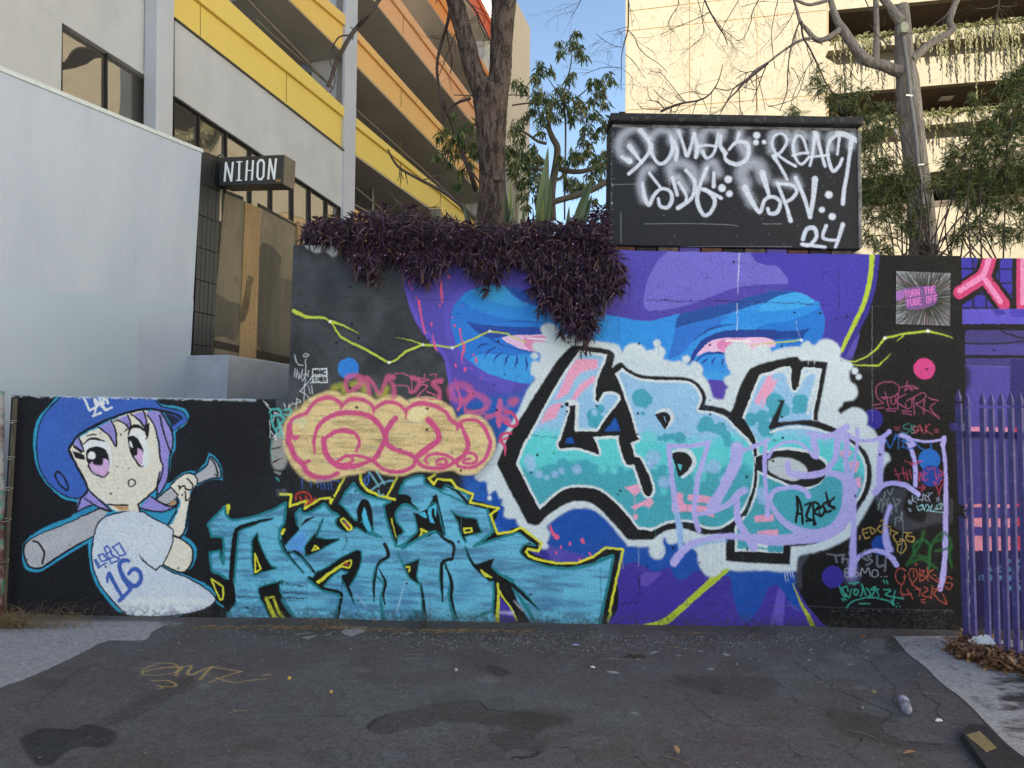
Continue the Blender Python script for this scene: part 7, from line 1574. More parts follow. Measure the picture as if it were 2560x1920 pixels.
# rubber ramp with tan pad at the lower right
rub = mat('black_rubber', '1c1d1f', .75, '27282a', scale=12, bump=.4)
rr = thing('rubber_ramp', 'black rubber kerb ramp with a speckled tan pad at the lower right corner', 'ramp', tuple(on_ground(2480, 1880)))
G_ = lambda x, y, z=0: on_ground(1920+x/3.456, 1440+y/3.456)+[0, 0, z]
top = [G_(1720, 1320, .03), G_(1810, 1330, .035), G_(2212, 1680, .035), G_(2400, 1850, .03), G_(2000, 1850, .03), G_(1700, 1440, .032)]
m = MB(); bot = [G_(1650, 1410), G_(1730, 1315), G_(1850, 1330), G_(2230, 1650), G_(2500, 1880), G_(1990, 1900), G_(1680, 1450)]
top = [b_*.0+b_+(np.mean(bot, 0)-b_)*.13+[0, 0, .035] for b_ in bot]; n = len(m.v); k = len(bot); m.v += [tuple(x) for x in bot]+[tuple(x) for x in top]
m.f.append(tuple(n+k+i for i in range(k)));  m.f += [(n+(i+1) % k, n+i, n+k+i, n+k+(i+1) % k) for i in range(k)]
m.build('ramp_body', rub, rr, bevel=.004)
m = MB(); P = [G_(1712, 1448, .038), G_(1830, 1415, .038), G_(1975, 1560, .038), G_(1885, 1598, .038)]; zz = max(float(p[2]) for p in P)
P = [np.array([p[0], p[1], zz]) for p in P]; m.prism(P, (0, 0, -.006)); m.build('tan_pad', mat('tan_pad', '94825c', .8, '7c6c4a', scale=60, bump=.6, bscale=120, c3='3c3428'), rr)
# ================================================================== plants
def blade(m, p, d, up, L_, wd, droop=.3, seg=3, fold=.25):
    """a folded lance-shaped leaf as one island"""
    d = d/np.linalg.norm(d); s = np.cross(d, up); ns = np.linalg.norm(s); s = s/ns if ns > 1e-6 else np.array([1., 0, 0]); u = np.cross(s, d)
    n = len(m.v); prof = (.35, 1, .8, 0) if seg == 3 else (.5, 1, 0)
    for i in range(seg+1):
        t = i/seg; c = p+d*L_*t-np.array([0, 0, 1])*droop*L_*t*t; w_ = wd*prof[i]/2
        if i < seg: m.v += [tuple(c-s*w_+u*w_*fold*2), tuple(c), tuple(c+s*w_+u*w_*fold*2)]
        else: m.v.append(tuple(c))
    for i in range(seg-1):
        a = n+3*i; m.f += [(a, a+1, a+4, a+3), (a+1, a+2, a+5, a+4)]
    a = n+3*(seg-1); m.f += [(a, a+1, a+3), (a+1, a+2, a+3)]
def rdir(): 
    v = np.array([random.gauss(0, 1) for _ in range(3)]); return v/np.linalg.norm(v)
# --- purple trailing plant
ph = leafmat('purple_leaves', [(0, '1c1119'), (.3, '2c1b27'), (.6, '3e2842'), (.85, '563e5c'), (.96, '5a4238'), (1, '7a6450')], .42, .12)
OUT = [(752, 602), (762, 575), (790, 552), (830, 545), (870, 548), (905, 538), (960, 522), (985, 552), (1010, 528), (1035, 520), (1060, 548), (1100, 545), (1150, 556), (1200, 566), (1290, 568), (1330, 556), (1400, 555), (1450, 560), (1480, 540), (1500, 530), (1518, 548), (1528, 600), (1545, 640), (1560, 690), (1545, 725), (1505, 755), (1500, 800), (1480, 836), (1458, 850), (1430, 830), (1402, 806), (1385, 772), (1350, 752), (1328, 710), (1318, 668), (1295, 650), (1262, 660), (1245, 690), (1215, 706), (1185, 690), (1160, 655), (1130, 640), (1112, 672), (1085, 692), (1050, 688), (1020, 690), (1000, 660), (985, 640), (955, 640), (945, 680), (925, 698), (900, 690), (885, 665), (868, 630), (830, 612), (800, 604)]
m = MB(); st_ = MB(); n_ = 0
while n_ < 11500:
    x, y = random.uniform(748, 1564), random.uniform(520, 852)
    if not inpoly(x+random.gauss(0, 3), y+random.gauss(0, 3), OUT): continue
    above = y < 606; dy = random.random()
    yy_ = D-.02-.16*dy*min(1, (y-590)/60) if not above else D-.14+random.random()**1.6*.4
    if above and yy_ > D-.01 and y > 598: yy_ = D-.1
    p = at(x, y, yy_)
    d = rdir()*np.array([1, .8, .7]); d[2] += .25 if above else -.35; d[1] -= .35
    blade(m, p, d, rdir(), random.uniform(.03, .1), random.uniform(.007, .016), random.uniform(.1, 1.0), 3, .3); n_ += 1
for i in range(1500):
    x, y = random.uniform(760, 1530), random.uniform(560, 612)
    if inpoly(x, y, OUT): blade(m, at(x, y, D+random.uniform(.2, .42)), rdir(), rdir(), .12, .03, .3, 3, .2)
for i in range(160):
    x, y = random.uniform(760, 1540), random.uniform(560, 640); p = at(x, y, D-.06); q = p+[random.uniform(-.1, .1), -.03, random.uniform(-.3, .05)]
    e = hit(x, y, (0, D, 0), N_WALL)
    pr = q
    if inpoly(x, y+40, OUT): st_.tube(curve3([p, (p+q)/2+[0, -.02, .02], q], 3), .003, 4)
for cx, cy in ((830, 545), (875, 540), (965, 515), (1028, 512), (900, 540), (1500, 525), (1512, 535), (1480, 540), (1490, 520), (785, 560), (765, 580), (1545, 720), (1555, 690), (1560, 660), (1350, 765), (1460, 860), (800, 550), (1330, 720), (945, 700), (1215, 715), (1060, 700), (1400, 820), (1440, 548), (1180, 560), (1120, 545)):
    for k in range(3):
        p = at(cx+random.uniform(-8, 8), cy+random.uniform(-4, 12), D-.1)
        for j in range(7): 
            d = rdir(); d[2] = abs(d[2])*.5+.2 if cy < 620 else -abs(d[2])
            blade(m, p, d, rdir(), random.uniform(.05, .09), .013, .3, 3)
pt_ = thing('purple_heart_plant', 'dark purple trailing plant spilling over the top of the violet mural wall', 'plant', (0, D, ZH))
o = m.build('leaves', ph, pt_); o['kind'] = 'stuff'
k2 = st_.build('stems', mat('purple_stem', '3a2630', .7), pt_, smooth=True); k2['kind'] = 'stuff'
m = MB()
for i in range(60):
    x, y = random.uniform(800, 1540), random.uniform(560, 800)
    if inpoly(x, y, OUT): p = at(x, y, D-.22 if y > 620 else D-.2); m.box(tuple(p), (.007, .004, .007))
o = m.build('flowers', mat('pink_flower', 'b07ab0', .6), pt_); o['kind'] = 'stuff'

# --- sword-leaved plants behind the wall
sw = mat('sword_leaf', '5c6e4c', .5, '4a5c40', scale=4, stretch=(1, 1, .2), bump=.1); sw2 = mat('sword_leaf_dark', '344030', .5, '2a3628', scale=4); sw3 = mat('sword_leaf_yellow', '7c8248', .5, '5c6a3c', scale=4)
def sword(T, yd, bx, by, tx, ty, wpx, mt, parent):
    s = yd/FPX/3.456; p = at(TILES[T][0]+bx/3.456, TILES[T][1]+by/3.456, yd); q = at(TILES[T][0]+tx/3.456, TILES[T][1]+ty/3.456, yd+random.uniform(-.15, .05))
    p = p-[0, 0, .15]; m = MB(); d = q-p; sd_ = np.cross(d/np.linalg.norm(d), [0, 1, 0]); n = 9
    for i in range(n+1):
        t = i/n; c = p+d*t; w_ = wpx*s/2*(.6+.9*t-1.5*t*t*t*.97 if t < .8 else max(0, (1-t)*2.9)); w_ = wpx*s/2*min(1, .75+t)*(1 if t < .45 else 1-((t-.45)/.55)**1.6)
        m.v += [tuple(c-sd_*w_+[0, -w_*.35, 0]), tuple(c+[0, w_*.1, 0]), tuple(c+sd_*w_+[0, -w_*.35, 0]), tuple(c+[0, w_*.1+.006, 0])]
    for i in range(n):
        a = 4*i; 
        for k in range(4): m.f.append((a+k, a+(k+1) % 4, a+4+(k+1) % 4, a+4+k))
    return m.build('leaf', mt, parent)
for lab, yd, S_ in (('large grey-green sword-leaved plant right of the tree trunk', D+.55, [(1200, 690, 1281, 15, 90, 0), (1245, 690, 1305, 270, 70, 0), (1215, 690, 1240, 480, 44, 2), (1280, 690, 1300, 350, 50, 1), (1190, 690, 1215, 300, 60, 0), (1010, 690, 940, 480, 34, 0), (1070, 690, 1065, 520, 38, 0), (1160, 690, 1150, 560, 30, 1)]),
                    ('pair of leaning sword leaves beside the dark block', D+.45, [(1470, 690, 1672, 262, 84, 0), (1540, 690, 1660, 430, 60, 0), (1440, 690, 1462, 530, 40, 0), (1560, 690, 1610, 600, 40, 2), (1700, 740, 1800, 610, 70, 1), (1740, 780, 1815, 640, 50, 1)]),
                    ('narrow dark sword leaves against the right edge of the trunk', D+.35, [(945, 700, 895, 330, 60, 1), (940, 700, 955, 300, 44, 2), (935, 690, 985, 520, 40, 0), (925, 680, 905, 420, 40, 1)]),
                    ('small sword leaves left of the trunk over the purple plant', D+.4, [(640, 690, 540, 480, 50, 1), (600, 690, 560, 520, 36, 0), (600, 700, 380, 560, 30, 1), (560, 720, 430, 640, 30, 0)])):
    o = thing('sword_plant', lab, 'plant', tuple(at(TILES['Q'][0]+S_[0][0]/3.456, 560, yd)), 'sword-leaved plants behind the wall')
    for bx, by, tx, ty, wp_, k in S_: sword('Q', yd, bx, by, tx, ty, wp_, (sw, sw2, sw3)[k], o)
stm = MB(); p = at(1090, 560, D+.5); stm.tube([p-[0, 0, .2], p, p+[0, 0, .12]], [.05, .045, .05], 12, jit=.12); tag(stm.build('tree_stump', mat('grey_wood_stump', '77736c', .9, '4c4842', scale=14, stretch=(3, 3, .4), bump=.5)), 'small sawn grey stump among the purple leaves left of the trunk', 'stump')

# --- trees
def ribs(seed, amp, n):
    ph_ = [random.uniform(0, 6.3) for _ in range(5)]
    return lambda u, i: amp*(math.sin(u*6.283*n+ph_[0]+.5*math.sin(i*.7+ph_[1]))*.5+math.sin(u*6.283*(n*2+1)+ph_[2]+i*.9)*.4+math.sin(u*18.8+i*.33+ph_[3])*.3)
def limb(m, P, T, yd, w_, n=18, amp=.05, nr=7, sub=5):
    """P: points in a sheet, w_: widths in sheet px"""
    s = yd/FPX/T[2]
    Q = curve3([at(T[0]+x/T[2], T[1]+y/T[2], yd+(z if z else 0)) for x, y, z in [(p+(0,))[:3] for p in P]], sub)
    r = np.interp(np.linspace(0, 1, len(Q)), np.linspace(0, 1, len(w_)), w_)*s/2
    m.tube(Q, r, n, ribs=ribs(0, amp, nr), jit=amp*.35); return Q
bark = mat('dark_bark', '5c504b', .95, '2a2220', scale=4, stretch=(6, 6, 1.8), bump=1.0, bscale=4, detail=9, c3='74655c', ramp=(.44, .56))  # strong tone contrast stands in for the weak shading of the bark relief
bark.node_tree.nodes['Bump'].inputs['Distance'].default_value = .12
TD = 6.7
tr = thing('forked_tree', 'rough dark-barked tree whose trunk forks in two above the purple plant', 'tree', tuple(at(1228, 575, TD)))
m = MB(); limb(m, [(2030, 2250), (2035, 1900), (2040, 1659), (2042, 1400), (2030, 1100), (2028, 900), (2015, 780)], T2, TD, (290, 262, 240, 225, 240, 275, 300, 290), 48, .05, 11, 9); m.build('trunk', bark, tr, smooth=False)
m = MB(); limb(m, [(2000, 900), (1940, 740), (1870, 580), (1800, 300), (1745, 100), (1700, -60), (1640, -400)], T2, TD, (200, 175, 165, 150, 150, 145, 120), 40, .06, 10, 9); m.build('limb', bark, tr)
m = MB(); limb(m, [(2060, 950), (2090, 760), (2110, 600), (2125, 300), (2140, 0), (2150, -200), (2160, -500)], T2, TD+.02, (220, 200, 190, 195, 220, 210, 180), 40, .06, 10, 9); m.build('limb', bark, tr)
m = MB(); p = at(640+2090/3.456, 1520/3.456, TD-.13); m.tube([p+[0, .03, 0], p+[0, -.012, 0]], [.06, .045], 14, jit=.08); m.build('branch_scar', mat('scar_wood', '6a5f58', .9, '453c38', scale=12, bump=.6), tr)
tg = mat('grey_twig', '4c4240', .9, '362e2c', scale=9, bump=.3)
def twigs(m, P, T, yd, w_, nsub=6, ls=.35, gen=2, grav=.25, n=5):
    s = yd/FPX/T[2]; Q = curve3([at(T[0]+x/T[2], T[1]+y/T[2], yd+random.uniform(-.1, .1)) for x, y in P], 5); r = np.interp(np.linspace(0, 1, len(Q)), np.linspace(0, 1, len(w_)), w_)*s/2
    m.tube(Q, np.maximum(r, .0016), n)
    def grow(p, d, L_, rad, g):
        k = 6; R_ = [p]; c = p.copy(); dd = d.copy(); ax = rdir()*.35
        for i in range(k):
            dd = dd+ax*.3+rdir()*.14+np.array([0, 0, -grav*.25*random.random()]); dd /= np.linalg.norm(dd); c = c+dd*L_/k; R_.append(c)
        m.tube(R_, np.linspace(rad, rad*.5, len(R_)), 3 if rad < .004 else 4, cap=False)
        if g:
            for _ in range(random.choice((1, 2, 2, 3))): i = random.randint(2, k); grow(R_[i], (dd+rdir()*.9)/1.6, L_*random.uniform(.4, .7), rad*.7, g-1)
    for _ in range(nsub):
        i = random.randint(1, len(Q)-2); t = Q[min(i+1, len(Q)-1)]-Q[i-1]; t = t/np.linalg.norm(t); d = t*.7+rdir()*.7; d[1] *= .5
        grow(Q[i], d/np.linalg.norm(d), ls*random.uniform(.5, 1.2), max(r[i]*.45, .0022), gen-1)
m = MB()
twigs(m, [(1070, -40), (1060, 0), (960, 130), (880, 230), (820, 310), (740, 450), (690, 550), (650, 680), (620, 745)], T2, TD-.4, (40, 40, 44, 40, 44, 40, 30), 4, .12, 1)
twigs(m, [(820, 305), (720, 320), (660, 420), (645, 540), (680, 640), (675, 740), (640, 800)], T2, TD-.4, (16, 12, 10, 8), 2, .1, 1)
m.build('broken_branch', tg, tr)
m = MB()
twigs(m, [(1680, 60), (1655, 200), (1600, 380), (1565, 550), (1575, 720), (1610, 880), (1680, 1050), (1740, 1200), (1790, 1350), (1850, 1500), (1900, 1640)], T2, TD+.2, (34, 30, 30, 26, 26, 30, 34, 44, 56), 6, .35, 2)
twigs(m, [(1720, 300), (1640, 500), (1580, 660)], T2, TD+.2, (12, 10, 6), 5, .3, 2); twigs(m, [(1640, 980), (1720, 900), (1850, 850)], T2, TD+.1, (24, 20, 30), 3, .25, 1); twigs(m, [(1580, 820), (1620, 1100), (1600, 1500), (1590, 1800)], T2, TD+.1, (6, 5, 5), 2, .2, 1)
twigs(m, [(1820, 0), (1900, 100), (1960, 220), (2020, 350), (2030, 420)], T2, TD+.3, (18, 14, 8), 8, .4, 2); twigs(m, [(1550, 30), (1600, -60)], T2, TD, (8, 8), 3, .3, 1)
m.build('branch', tg, tr)
m = MB()
twigs(m, [(1140, 1290), (1190, 1390), (1260, 1465), (1430, 1560), (1600, 1650), (1750, 1760), (1900, 1900)], T2, TD-.2, (14, 22, 26, 30, 34, 40), 5, .22, 1); twigs(m, [(1150, 1660), (1240, 1760), (1390, 1800)], T2, TD-.2, (14, 20, 24), 5, .2, 2)
m.build('dead_branch', tg, tr)
# bushy tree with drooping leaves behind
LD = 9.2
gl = leafmat('drooping_leaves', [(0, '2a3a22'), (.35, '3e5430'), (.65, '546638'), (.85, '747c42'), (.95, '968e4e'), (1, '94724a')], .4, .25)
lt = thing('leafy_tree', 'slender tree with clusters of drooping green leaves between the trunk and the dark block', 'tree', tuple(at(1385, 560, LD)))
gb = mat('smooth_bark', '5c564c', .85, '48423a', scale=6, bump=.3)
m = MB()
for P, w_ in (([(345, 1900), (340, 1659), (375, 1450), (392, 1280), (350, 1190), (318, 1100), (325, 1000), (345, 900)], (80, 70, 56, 44, 36)), ([(455, 1900), (455, 1659), (462, 1300), (462, 1050), (445, 860), (470, 700), (500, 600), (520, 470)], (16, 16, 18, 14, 10)),
              ([(390, 1450), (500, 1480), (620, 1478), (760, 1430), (860, 1380)], (50, 44, 40, 36)), ([(300, 1240), (220, 1220), (120, 1150), (0, 1100)], (30, 24, 14)), ([(-500, 820), (-200, 830), (0, 820), (150, 830)], (10, 12, 8)), ([(0, 910), (150, 890), (300, 880), (420, 870)], (14, 16, 10)),
              ([(-130, 1490), (0, 1460), (130, 1455), (270, 1470)], (26, 30, 30)), ([(345, 900), (430, 860), (560, 840), (680, 740)], (20, 16, 8)), ([(440, 870), (380, 780), (300, 660)], (14, 10, 6)), ([(330, 1560), (420, 1540), (460, 1480)], (30, 26))):
    limb(m, P, T3, LD, w_, 10, .04, 3, 4)
m.build('branches', gb, lt, smooth=True); m = MB()
limb(m, [(1180+(-0), 640), (1290, 520), (1500, 450), (1650, 400), (1800, 320)], (1000, 360, 3.456), LD-1.5, (50, 54, 56, 50), 14, .05, 4, 5)
m.build('low_branch', gb, lt, smooth=True)
CL = [(555, 280, 40), (520, 370, 55), (590, 430, 50), (620, 490, 40), (410, 370, 35), (420, 450, 35), (240, 560, 50), (230, 640, 60), (330, 600, 45), (200, 690, 40), (50, 720, 55), (100, 760, 40), (490, 680, 40), (520, 640, 35), (700, 730, 60), (750, 700, 45), (830, 640, 35), (860, 700, 35), (770, 780, 50), (230, 800, 60), (300, 830, 60), (200, 860, 50), (420, 760, 50), (470, 820, 60), (560, 860, 50), (620, 900, 50), (690, 860, 50),
      (560, 950, 60), (640, 1000, 55), (720, 980, 45), (800, 1040, 50), (790, 1100, 45), (650, 1110, 55), (720, 1160, 50), (610, 1210, 50), (660, 1240, 45), (300, 950, 60), (260, 1030, 55), (180, 960, 50), (60, 1060, 60), (20, 1130, 60), (120, 1010, 50), (380, 1000, 40), (250, 1150, 45), (90, 1200, 50), (160, 1330, 60), (60, 1400, 50), (200, 1450, 50), (100, 1560, 50), (530, 1310, 50), (600, 1360, 45), (700, 1400, 50), (780, 1430, 40), (820, 1350, 40), (540, 1560, 50), (620, 1590, 45), (560, 1650, 40), (700, 1560, 30), (800, 900, 40), (840, 1180, 35), (240, 1380, 45), (20, 1300, 40),
      (480, 960, 45), (440, 900, 45), (510, 1020, 40), (360, 880, 40), (780, 820, 30)]
CQ = [(1080, -350, 0)]
LEFTC = [(1590, 1180, 50), (1650, 1260, 55), (1580, 1340, 50), (1700, 1200, 50), (1760, 1160, 40), (1860, 1060, 50), (1800, 1110, 50), (1720, 1320, 60), (1800, 1260, 60), (1700, 1010, 40), (1640, 1120, 40), (1880, 1320, 50), (1780, 1480, 50), (1850, 1420, 50), (1750, 1600, 45), (1900, 1240, 50), (1680, 1420, 30)]
RIGHTQ = [(960, 40, 50), (1040, 60, 50), (1080, 120, 55), (1150, 40, 50), (1180, 120, 60), (1100, 200, 50), (960, 150, 40), (980, 250, 50), (1120, 290, 60), (1180, 350, 60), (1210, 270, 50), (1040, 330, 40), (1060, 450, 50), (1100, 540, 40), (1180, 460, 40), (1390, 120, 50), (1430, 180, 50), (1500, 130, 50), (1560, 100, 50), (1620, 60, 50), (1700, 120, 55), (1760, 70, 40), (1720, 200, 50), (1640, 260, 45), (1470, 340, 55), (1500, 400, 40), (1430, 300, 40), (1740, 300, 40), (1680, 480, 30), (1570, 380, 40), (920, 90, 40)]
m = MB()
def cluster(m, p, rad, k, L0=.085, W0=.022):
    for _ in range(k):
        o_ = rdir()*rad*random.random()**.5; d = rdir(); d[2] = -abs(d[2])*.9-.25
        blade(m, p+o_, d, rdir(), L0*random.uniform(.7, 1.3), W0*random.uniform(.8, 1.2), .35, 3, .2)
for T, lst, yd in ((T3, CL, LD), (T2, LEFTC, TD+.35), ((1000, 360, 3.456), RIGHTQ, LD-.3)):
    for x, y, r in lst:
        y_ = yd+random.uniform(-.5, .5); cluster(m, at(T[0]+x/T[2], T[1]+y/T[2], y_), r*yd/FPX/T[2]*1.05, int(r*.85), .07 if yd < 8 else .09, .017 if yd < 8 else .021)
o = m.build('crown', gl, lt); o['kind'] = 'stuff'

# --- grey-barked tree on the right
gbk = mat('pale_bark', '8c8680', .85, '6c6662', scale=4, stretch=(5, 5, .8), bump=.7, bscale=9, detail=8, c3='4c443e')
gbk.node_tree.nodes['Bump'].inputs['Distance'].default_value = .05
GD = 8.6
gt = thing('pollarded_tree', 'tall grey-barked tree with sawn top and bare limbs right of the dark block', 'tree', tuple(at(2312, 640, GD)))
m = MB(); limb(m, [(1370, 2400), (1345, 2100), (1310, 1659), (1275, 1400), (1230, 1000), (1205, 700), (1185, 560), (1175, 400), (1165, 200), (1160, 45)], T4, GD, (250, 225, 205, 190, 188, 195, 185, 160, 150, 140, 120, 100), 44, .035, 9, 8); m.build('trunk', gbk, gt)
for P, w_ in (([(1150, 620), (1080, 600), (980, 560), (870, 530), (790, 460), (720, 370), (660, 270), (600, 180), (560, 70), (530, -60), (500, -300)], (110, 96, 90, 92, 84, 78, 66, 56, 46, 40)), ([(935, 540), (935, 480), (938, 300), (935, 100), (925, -100), (920, -400)], (60, 54, 46, 44, 40)),
              ([(1150, 190), (1100, 130), (1060, 70), (1010, 10), (970, -60), (900, -300)], (90, 80, 66, 60, 50)), ([(1230, 520), (1290, 470), (1400, 380), (1500, 320), (1590, 260), (1570, 180), (1600, 80), (1640, -20), (1700, -250)], (100, 76, 66, 62, 60, 54, 50, 46, 40)),
              ([(630, 250), (560, 300), (470, 345), (400, 330), (330, 250), (280, 190), (250, 90), (230, 20), (200, -100)], (60, 50, 44, 40, 32, 26, 20, 18)), ([(520, 0), (440, 25), (350, 40), (260, 10), (200, -20)], (34, 28, 24, 18)),
              ([(380, 325), (280, 350), (190, 400), (90, 470), (0, 540), (-100, 600), (-180, 680), (-290, 760), (-330, 830), (-400, 950)], (30, 24, 20, 18, 18, 14, 10, 8))):
    m = MB(); limb(m, P, T4, GD-.05, w_, 16, .05, 5, 6); m.build('limb', gbk, gt)
m = MB()
TL_ = [([(1005, -20), (1005, 120), (1000, 260), (965, 390), (945, 500), (945, 620), (940, 780)], (14, 14, 12, 8, 6), 5), ([(1005, 265), (1060, 320), (1090, 400), (1160, 480), (1280, 560), (1340, 625)], (8, 7, 5), 5), ([(980, 470), (1050, 530), (1090, 590), (1155, 680)], (6, 5), 3), ([(950, 410), (870, 390), (800, 350), (725, 290)], (6, 5), 4), ([(925, 585), (860, 580), (760, 590), (610, 650)], (8, 5), 4), ([(960, 600), (1030, 660), (1045, 740), (1020, 820)], (5, 4), 2),
       ([(1650, -40), (1700, 80), (1790, 240), (1830, 300), (1862, 385)], (16, 14, 8), 5), ([(1720, 100), (1600, 160), (1480, 210), (1380, 250), (1290, 300)], (8, 6, 4), 7), ([(1440, -20), (1430, 60), (1370, 150), (1350, 220), (1400, 280)], (8, 6), 5), ([(1600, -20), (1640, 150), (1650, 300), (1550, 400), (1450, 480)], (8, 6, 4), 7), ([(1960, 0), (1900, 100), (1840, 200), (1790, 310), (1760, 400)], (8, 6, 4), 5), ([(2140, -20), (2080, 100), (2060, 200), (2000, 330), (1930, 350)], (10, 8, 5), 4),
       ([(1980, 60), (2120, 20), (2212, 10)], (6, 5), 4), ([(600, -10), (560, 70), (505, 150)], (8, 4), 5), ([(2212, 545), (2120, 620), (2000, 720), (1940, 790), (1880, 850), (1830, 920), (1800, 970)], (26, 20, 12, 8), 7), ([(1820, 560), (1790, 680), (1750, 760), (1690, 830), (1600, 870), (1480, 890), (1380, 920), (1290, 960)], (6, 12, 16, 20, 28), 12), ([(2110, 640), (2110, 800), (2115, 965)], (8, 6), 3), ([(1500, 890), (1420, 830), (1560, 790), (1650, 820)], (8, 5), 6),
       ([(2120, 650), (2150, 760), (2190, 960)], (6, 5), 3), ([(1760, 760), (1850, 780), (1960, 740), (2080, 640)], (8, 8), 4), ([(1650, 860), (1690, 960)], (6, 5), 1), ([(1220, 770), (1300, 850), (1390, 900)], (5, 8), 4), ([(1080, 890), (1140, 940), (1280, 945)], (5, 8), 3)]
for P, w_, ns in TL_: twigs(m, P, T3, GD-.3, w_, ns, .38, 3, .35)
for P, w_, ns in (([(270, 190), (230, 300), (190, 450), (170, 620), (160, 800), (100, 960)], (14, 14, 10, 8), 7), ([(290, 180), (300, 310), (360, 420), (430, 560), (500, 720), (570, 820), (640, 980)], (20, 18, 14, 14, 20), 8), ([(390, 510), (300, 650), (220, 820), (190, 970)], (8, 6), 4), ([(640, 300), (650, 430), (655, 600), (680, 780)], (14, 10, 6), 4),
                  ([(90, -20), (50, 150), (30, 330), (60, 590)], (8, 6), 5), ([(240, 60), (170, 200), (60, 340)], (8, 6), 5), ([(200, 580), (250, 650), (290, 780)], (6, 4), 3), ([(0, 920), (100, 900), (250, 830), (330, 600)], (8, 6), 4), ([(2000, -20), (1990, 60), (1970, 160), (1960, 260), (1920, 350)], (16, 14, 12, 8), 3), ([(1990, 40), (1900, 75), (1780, 70)], (8, 5), 2), ([(2010, 50), (2080, 60), (2150, 45)], (8, 5), 1), ([(2000, 90), (2030, 160), (2030, 200)], (8, 5), 1), ([(880, 210), (960, 320), (1100, 450)], (5, 10), 1), ([(1610, 0), (1540, 130), (1440, 210), (1330, 280), (1280, 350), (1280, 430)], (14, 12, 14), 2), ([(840, 0), (900, 100), (960, 40)], (10, 8), 2), ([(660, 560), (760, 680), (820, 710), (880, 640)], (7, 5), 3)):
    twigs(m, P, T4, GD-.3, w_, ns, .32, 3, .35)
m.build('bare_twigs', mat('dark_twig', '453e3e', .9), gt)
# box and conduit on the trunk
cn = thing('conduit', 'grey electrical conduit with a junction box strapped to the grey tree trunk', 'conduit', tuple(at(2258, 70, GD-.2)))
gp = mat('conduit_grey', '6c6c6e', .5, metal=.2)
m = MB(); s_ = GD-.19
m.tube(curve3([at(1920+x/3.456, y/3.456, s_) for x, y in ((1165, 310), (1180, 420), (1200, 560), (1215, 700), (1225, 830), (1250, 1000), (1275, 1200), (1295, 1420), (1320, 1600), (1350, 1900))], 5), .024, 10); m.build('pipe', gp, cn, smooth=True)
m = MB(); p = at(1920+1168/3.456, 245/3.456, s_-.02); m.box(tuple(p), (.1, .07, .13), rz=.1); o = m.build('junction_box', mat('box_sage', '8f9282', .5), cn, bevel=.005)
m = MB()
for dx in (-.036, .036):
    for dz in (-.05, .05): m.tube([p+[dx, -.036, dz], p+[dx, -.044, dz]], .006, 6)
m.build('screws', dk, cn)
for x, y in ((1215, 828), (1315, 1425)):
    m = MB(); q = at(1920+x/3.456, y/3.456, s_-.01); m.box(tuple(q), (.085, .03, .02), rz=.1); m.build('strap', mat('bright_strap', 'b4b6ba', .3, metal=.8), cn)
# second shaggy trunk, seen low behind the wall
m = MB(); limb(m, [(1375, -20), (1375, 60), (1380, 140)], TILES['V']+(3.456,), 7.5, (150, 150), 20, .05, 5, 3)
ot = thing('shaggy_tree', 'stub of a mottled grey trunk just above the wall right of the dark block', 'tree', tuple(at(2318, 640, 7.5))); m.build('trunk', mat('mottled_trunk', '55524c', .9, '3c3a36', scale=12, bump=.5), ot)
# shrubs of narrow leaves
nl = leafmat('narrow_leaves', [(0, '2a3a22'), (.35, '40522e'), (.65, '5c6c3c'), (.88, '7e804a'), (1, '8a6844')], .5, .25)
def shrub(lab, cl, yd, dens, sp_, L0=.09, W0=.008, grp=None, T=T4):
    o_ = thing('narrow_leaved_tree', lab, 'tree', tuple(at(T[0]+cl[0][0]/T[2], 640, yd)), grp); m = MB(); b_ = MB(); root = at(T[0]+cl[-1][0]/T[2], 680, yd)
    for x, y, r in cl:
        rad = r*yd/FPX/T[2]
        for _ in range(int(dens*r/50)):
            p = at(T[0]+x/T[2], T[1]+y/T[2], yd)+rdir()*np.array([1, .9, 1])*rad*random.random()**.45
            dd = rdir(); dd[2] -= .15; sprig = random.randint(7, 12); Ls = random.uniform(.05, .12)
            for k in range(sprig):
                d = dd+rdir()*.95; blade(m, p+dd*Ls*k/sprig, d, rdir(), L0*random.uniform(.6, 1.2), W0, .25, 2, .15)
        c = at(T[0]+x/T[2], T[1]+y/T[2], yd)
        if random.random() < .4: b_.tube(curve3([root+rdir()*.3*np.array([1.5, 1, 0]), (root+c)/2+rdir()*.2, c], 4), (.009, .006, .003), 5)
    k_ = m.build('crown', nl, o_); k_['kind'] = 'stuff'; k2 = b_.build('stems', tg, o_, smooth=True); k2['kind'] = 'stuff'; return o_
shrub('feathery dark green tree filling the right edge above the mural wall', [(2180, 600, 90), (2100, 650, 60), (2020, 740, 60), (2150, 780, 110), (1960, 1000, 70), (1790, 880, 50), (2080, 960, 130), (2180, 1000, 130), (1850, 1080, 90), (1950, 1150, 120), (2100, 1130, 140), (1680, 1120, 60), (1750, 1230, 80), (1600, 1290, 70), (1700, 1370, 90), (1850, 1330, 130), (2000, 1350, 140), (2150, 1350, 140), (1560, 1440, 80), (1660, 1520, 110), (1800, 1500, 130), (1950, 1530, 140), (2100, 1550, 140), (2200, 1500, 130), (1550, 1600, 80), (1700, 1680, 120), (1850, 1720, 120), (2000, 1750, 120), (2150, 1750, 130), (2320, 1300, 150), (2300, 1600, 150), (2300, 1000, 120), (1780, 1950, 130), (2000, 1980, 130), (2180, 1980, 120), (1640, 2050, 90)], 7.3, 18, .1, .085, .009, 'feathery trees right of the dark block')
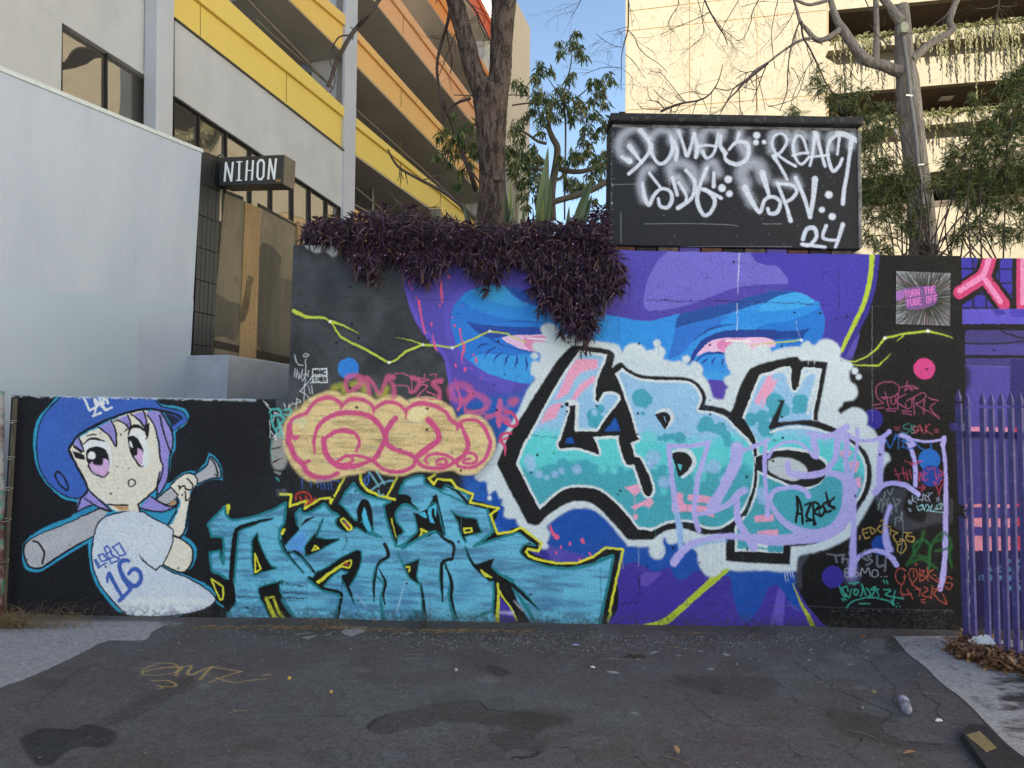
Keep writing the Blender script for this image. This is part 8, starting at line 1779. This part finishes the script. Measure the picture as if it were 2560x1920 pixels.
shrub('sparse feathery shrub climbing between the dark block and the grey trunk', [(410, 660, 55), (480, 760, 45), (560, 850, 50), (540, 930, 40), (660, 680, 30), (690, 820, 40), (760, 940, 60), (830, 780, 30), (1010, 950, 60), (860, 1020, 60), (960, 1090, 70), (870, 1200, 70), (960, 1180, 40), (850, 1330, 80), (920, 1420, 80), (1010, 1370, 40), (1090, 1030, 40), (250, 960, 50), (1040, 1450, 80), (1200, 1450, 60), (1230, 1520, 60), (880, 1520, 100), (1050, 1560, 100), (1180, 1620, 90), (860, 1680, 100), (1000, 1720, 110), (1150, 1780, 110), (1300, 1850, 70), (900, 1850, 110), (1050, 1900, 110), (1200, 1980, 100), (860, 2050, 90), (1000, 2100, 90), (1420, 1560, 30), (1450, 1590, 40)], 7.0, 15, .1, .08, .009, 'feathery trees right of the dark block')
# hanging plants on the balconies
bg = leafmat('balcony_leaves', [(0, '4a4c2c'), (.5, '64633c'), (1, '7c7350')], .6, .3)
def baly(y0, y1, x): return y0+(y1-y0)*(x-2070)/490
k_ = 0
for ys, lab in (((106, 53), 'upper'), ((311, 266), 'lower')):
    for j in range(6):
        xa, xb = 2082+j*90, 2082+(j+1)*90; mid = (xa+xb)/2
        o = thing('balcony_plant', 'yellow-green trailing plant in the %s balcony planter row, %s from the left' % (lab, ('first', 'second', 'third', 'fourth', 'fifth', 'sixth')[j]), 'plant', tuple(hc(mid, baly(*ys, mid), .3)), 'trailing plants in the balcony planters')
        m = MB(); v_ = MB()
        for i in range(380):
            x = random.uniform(xa, xb); p = hc(x, baly(*ys, x)-random.uniform(-3, 12)*(.6+.4*math.sin(x*.3)), random.uniform(.1, .6)); blade(m, p, rdir(), rdir(), random.uniform(.15, .3), .07, .4, 2)
        for i in range(26 if ys[0] < 200 else 12):
            x = random.uniform(xa, xb); p = hc(x, baly(*ys, x)+4, .62); L_ = random.gammavariate(2, .32)*(1.5 if ys[0] < 200 and x > 2350 else .8); n_ = int(L_*14)+2
            for q in range(n_): blade(m, p+NC*.04+[random.uniform(-.03, .03), 0, -L_*q/n_], np.array([random.uniform(-.4, .4), -.2, -1]), rdir(), .14, .05, .1, 2)
        c = m.build('foliage', bg, o); c['kind'] = 'stuff'
# dry grass at the left end, weeds
def tuft(lab, pxs, n, hgt, mt, name='dry_grass', lay=.8):
    m = MB()
    for i in range(n):
        p = on_ground(random.gauss(*pxs), 1563+random.uniform(0, 12)); a_ = random.uniform(0, 6.3); h_ = hgt*random.uniform(.3, 1.1); d = np.array([math.cos(a_)*lay, math.sin(a_)*.35-.15, random.uniform(.2, 1.2)]); d /= np.linalg.norm(d)
        m.tube(curve3([p, p+d*h_*.5+[0, 0, h_*.1], p+d*h_+[d[0]*.2*h_, 0, -h_*random.uniform(.1, .5)]], 3), (.0016, .0012, .0006), 3, cap=False)
    return tag(m.build(name, mt), lab, 'grass', kind='stuff')
dg = mat('dry_grass', '6e6046', .9, island=.4)
tuft('dry straw-coloured grass clump at the left end of the black wall', (18, 24), 260, .19, dg); tuft('scattered dry grass below the black wall beside the bat', (115, 45), 90, .26, dg)
tuft('thin weeds at the foot of the blue letter K', (1060, 8), 16, .3, mat('weed', '4a3c2c', .9), lay=.25); tuft('dry weeds at the foot of the blue letters', (815, 26), 50, .1, dg)
# hanging bulb and cable
lb = thing('string_light', 'clear bulb in a black socket hanging from a thin cable beside the grey trunk', 'light bulb', tuple(at(2238, 322, 8.0)))
m = MB(); p = at(2238, 322, 8.0); m.tube([p+[0, 0, 0], p+[0, 0, .04]], [.02, .012], 8); m.build('socket', dk, lb)
m = MB(); m.tube([p-[0, 0, z] for z in (0, .02, .045, .07, .08)], [.014, .026, .032, .02, .004], 10); m.build('bulb', clear, lb, smooth=True)
m = MB(); m.tube([p+[0, 0, .04], p+[0, 0, .9]], .003, 4); m.build('cord', dk, lb)
m = MB(); m.tube([at(1920+1110/3.456, 890/3.456, 8.2), at(1920+1090/3.456, 1180/3.456, 8.0), at(1920+1085/3.456, 1390/3.456, 7.9)], .004, 4); m.build('cable', dk, lb)
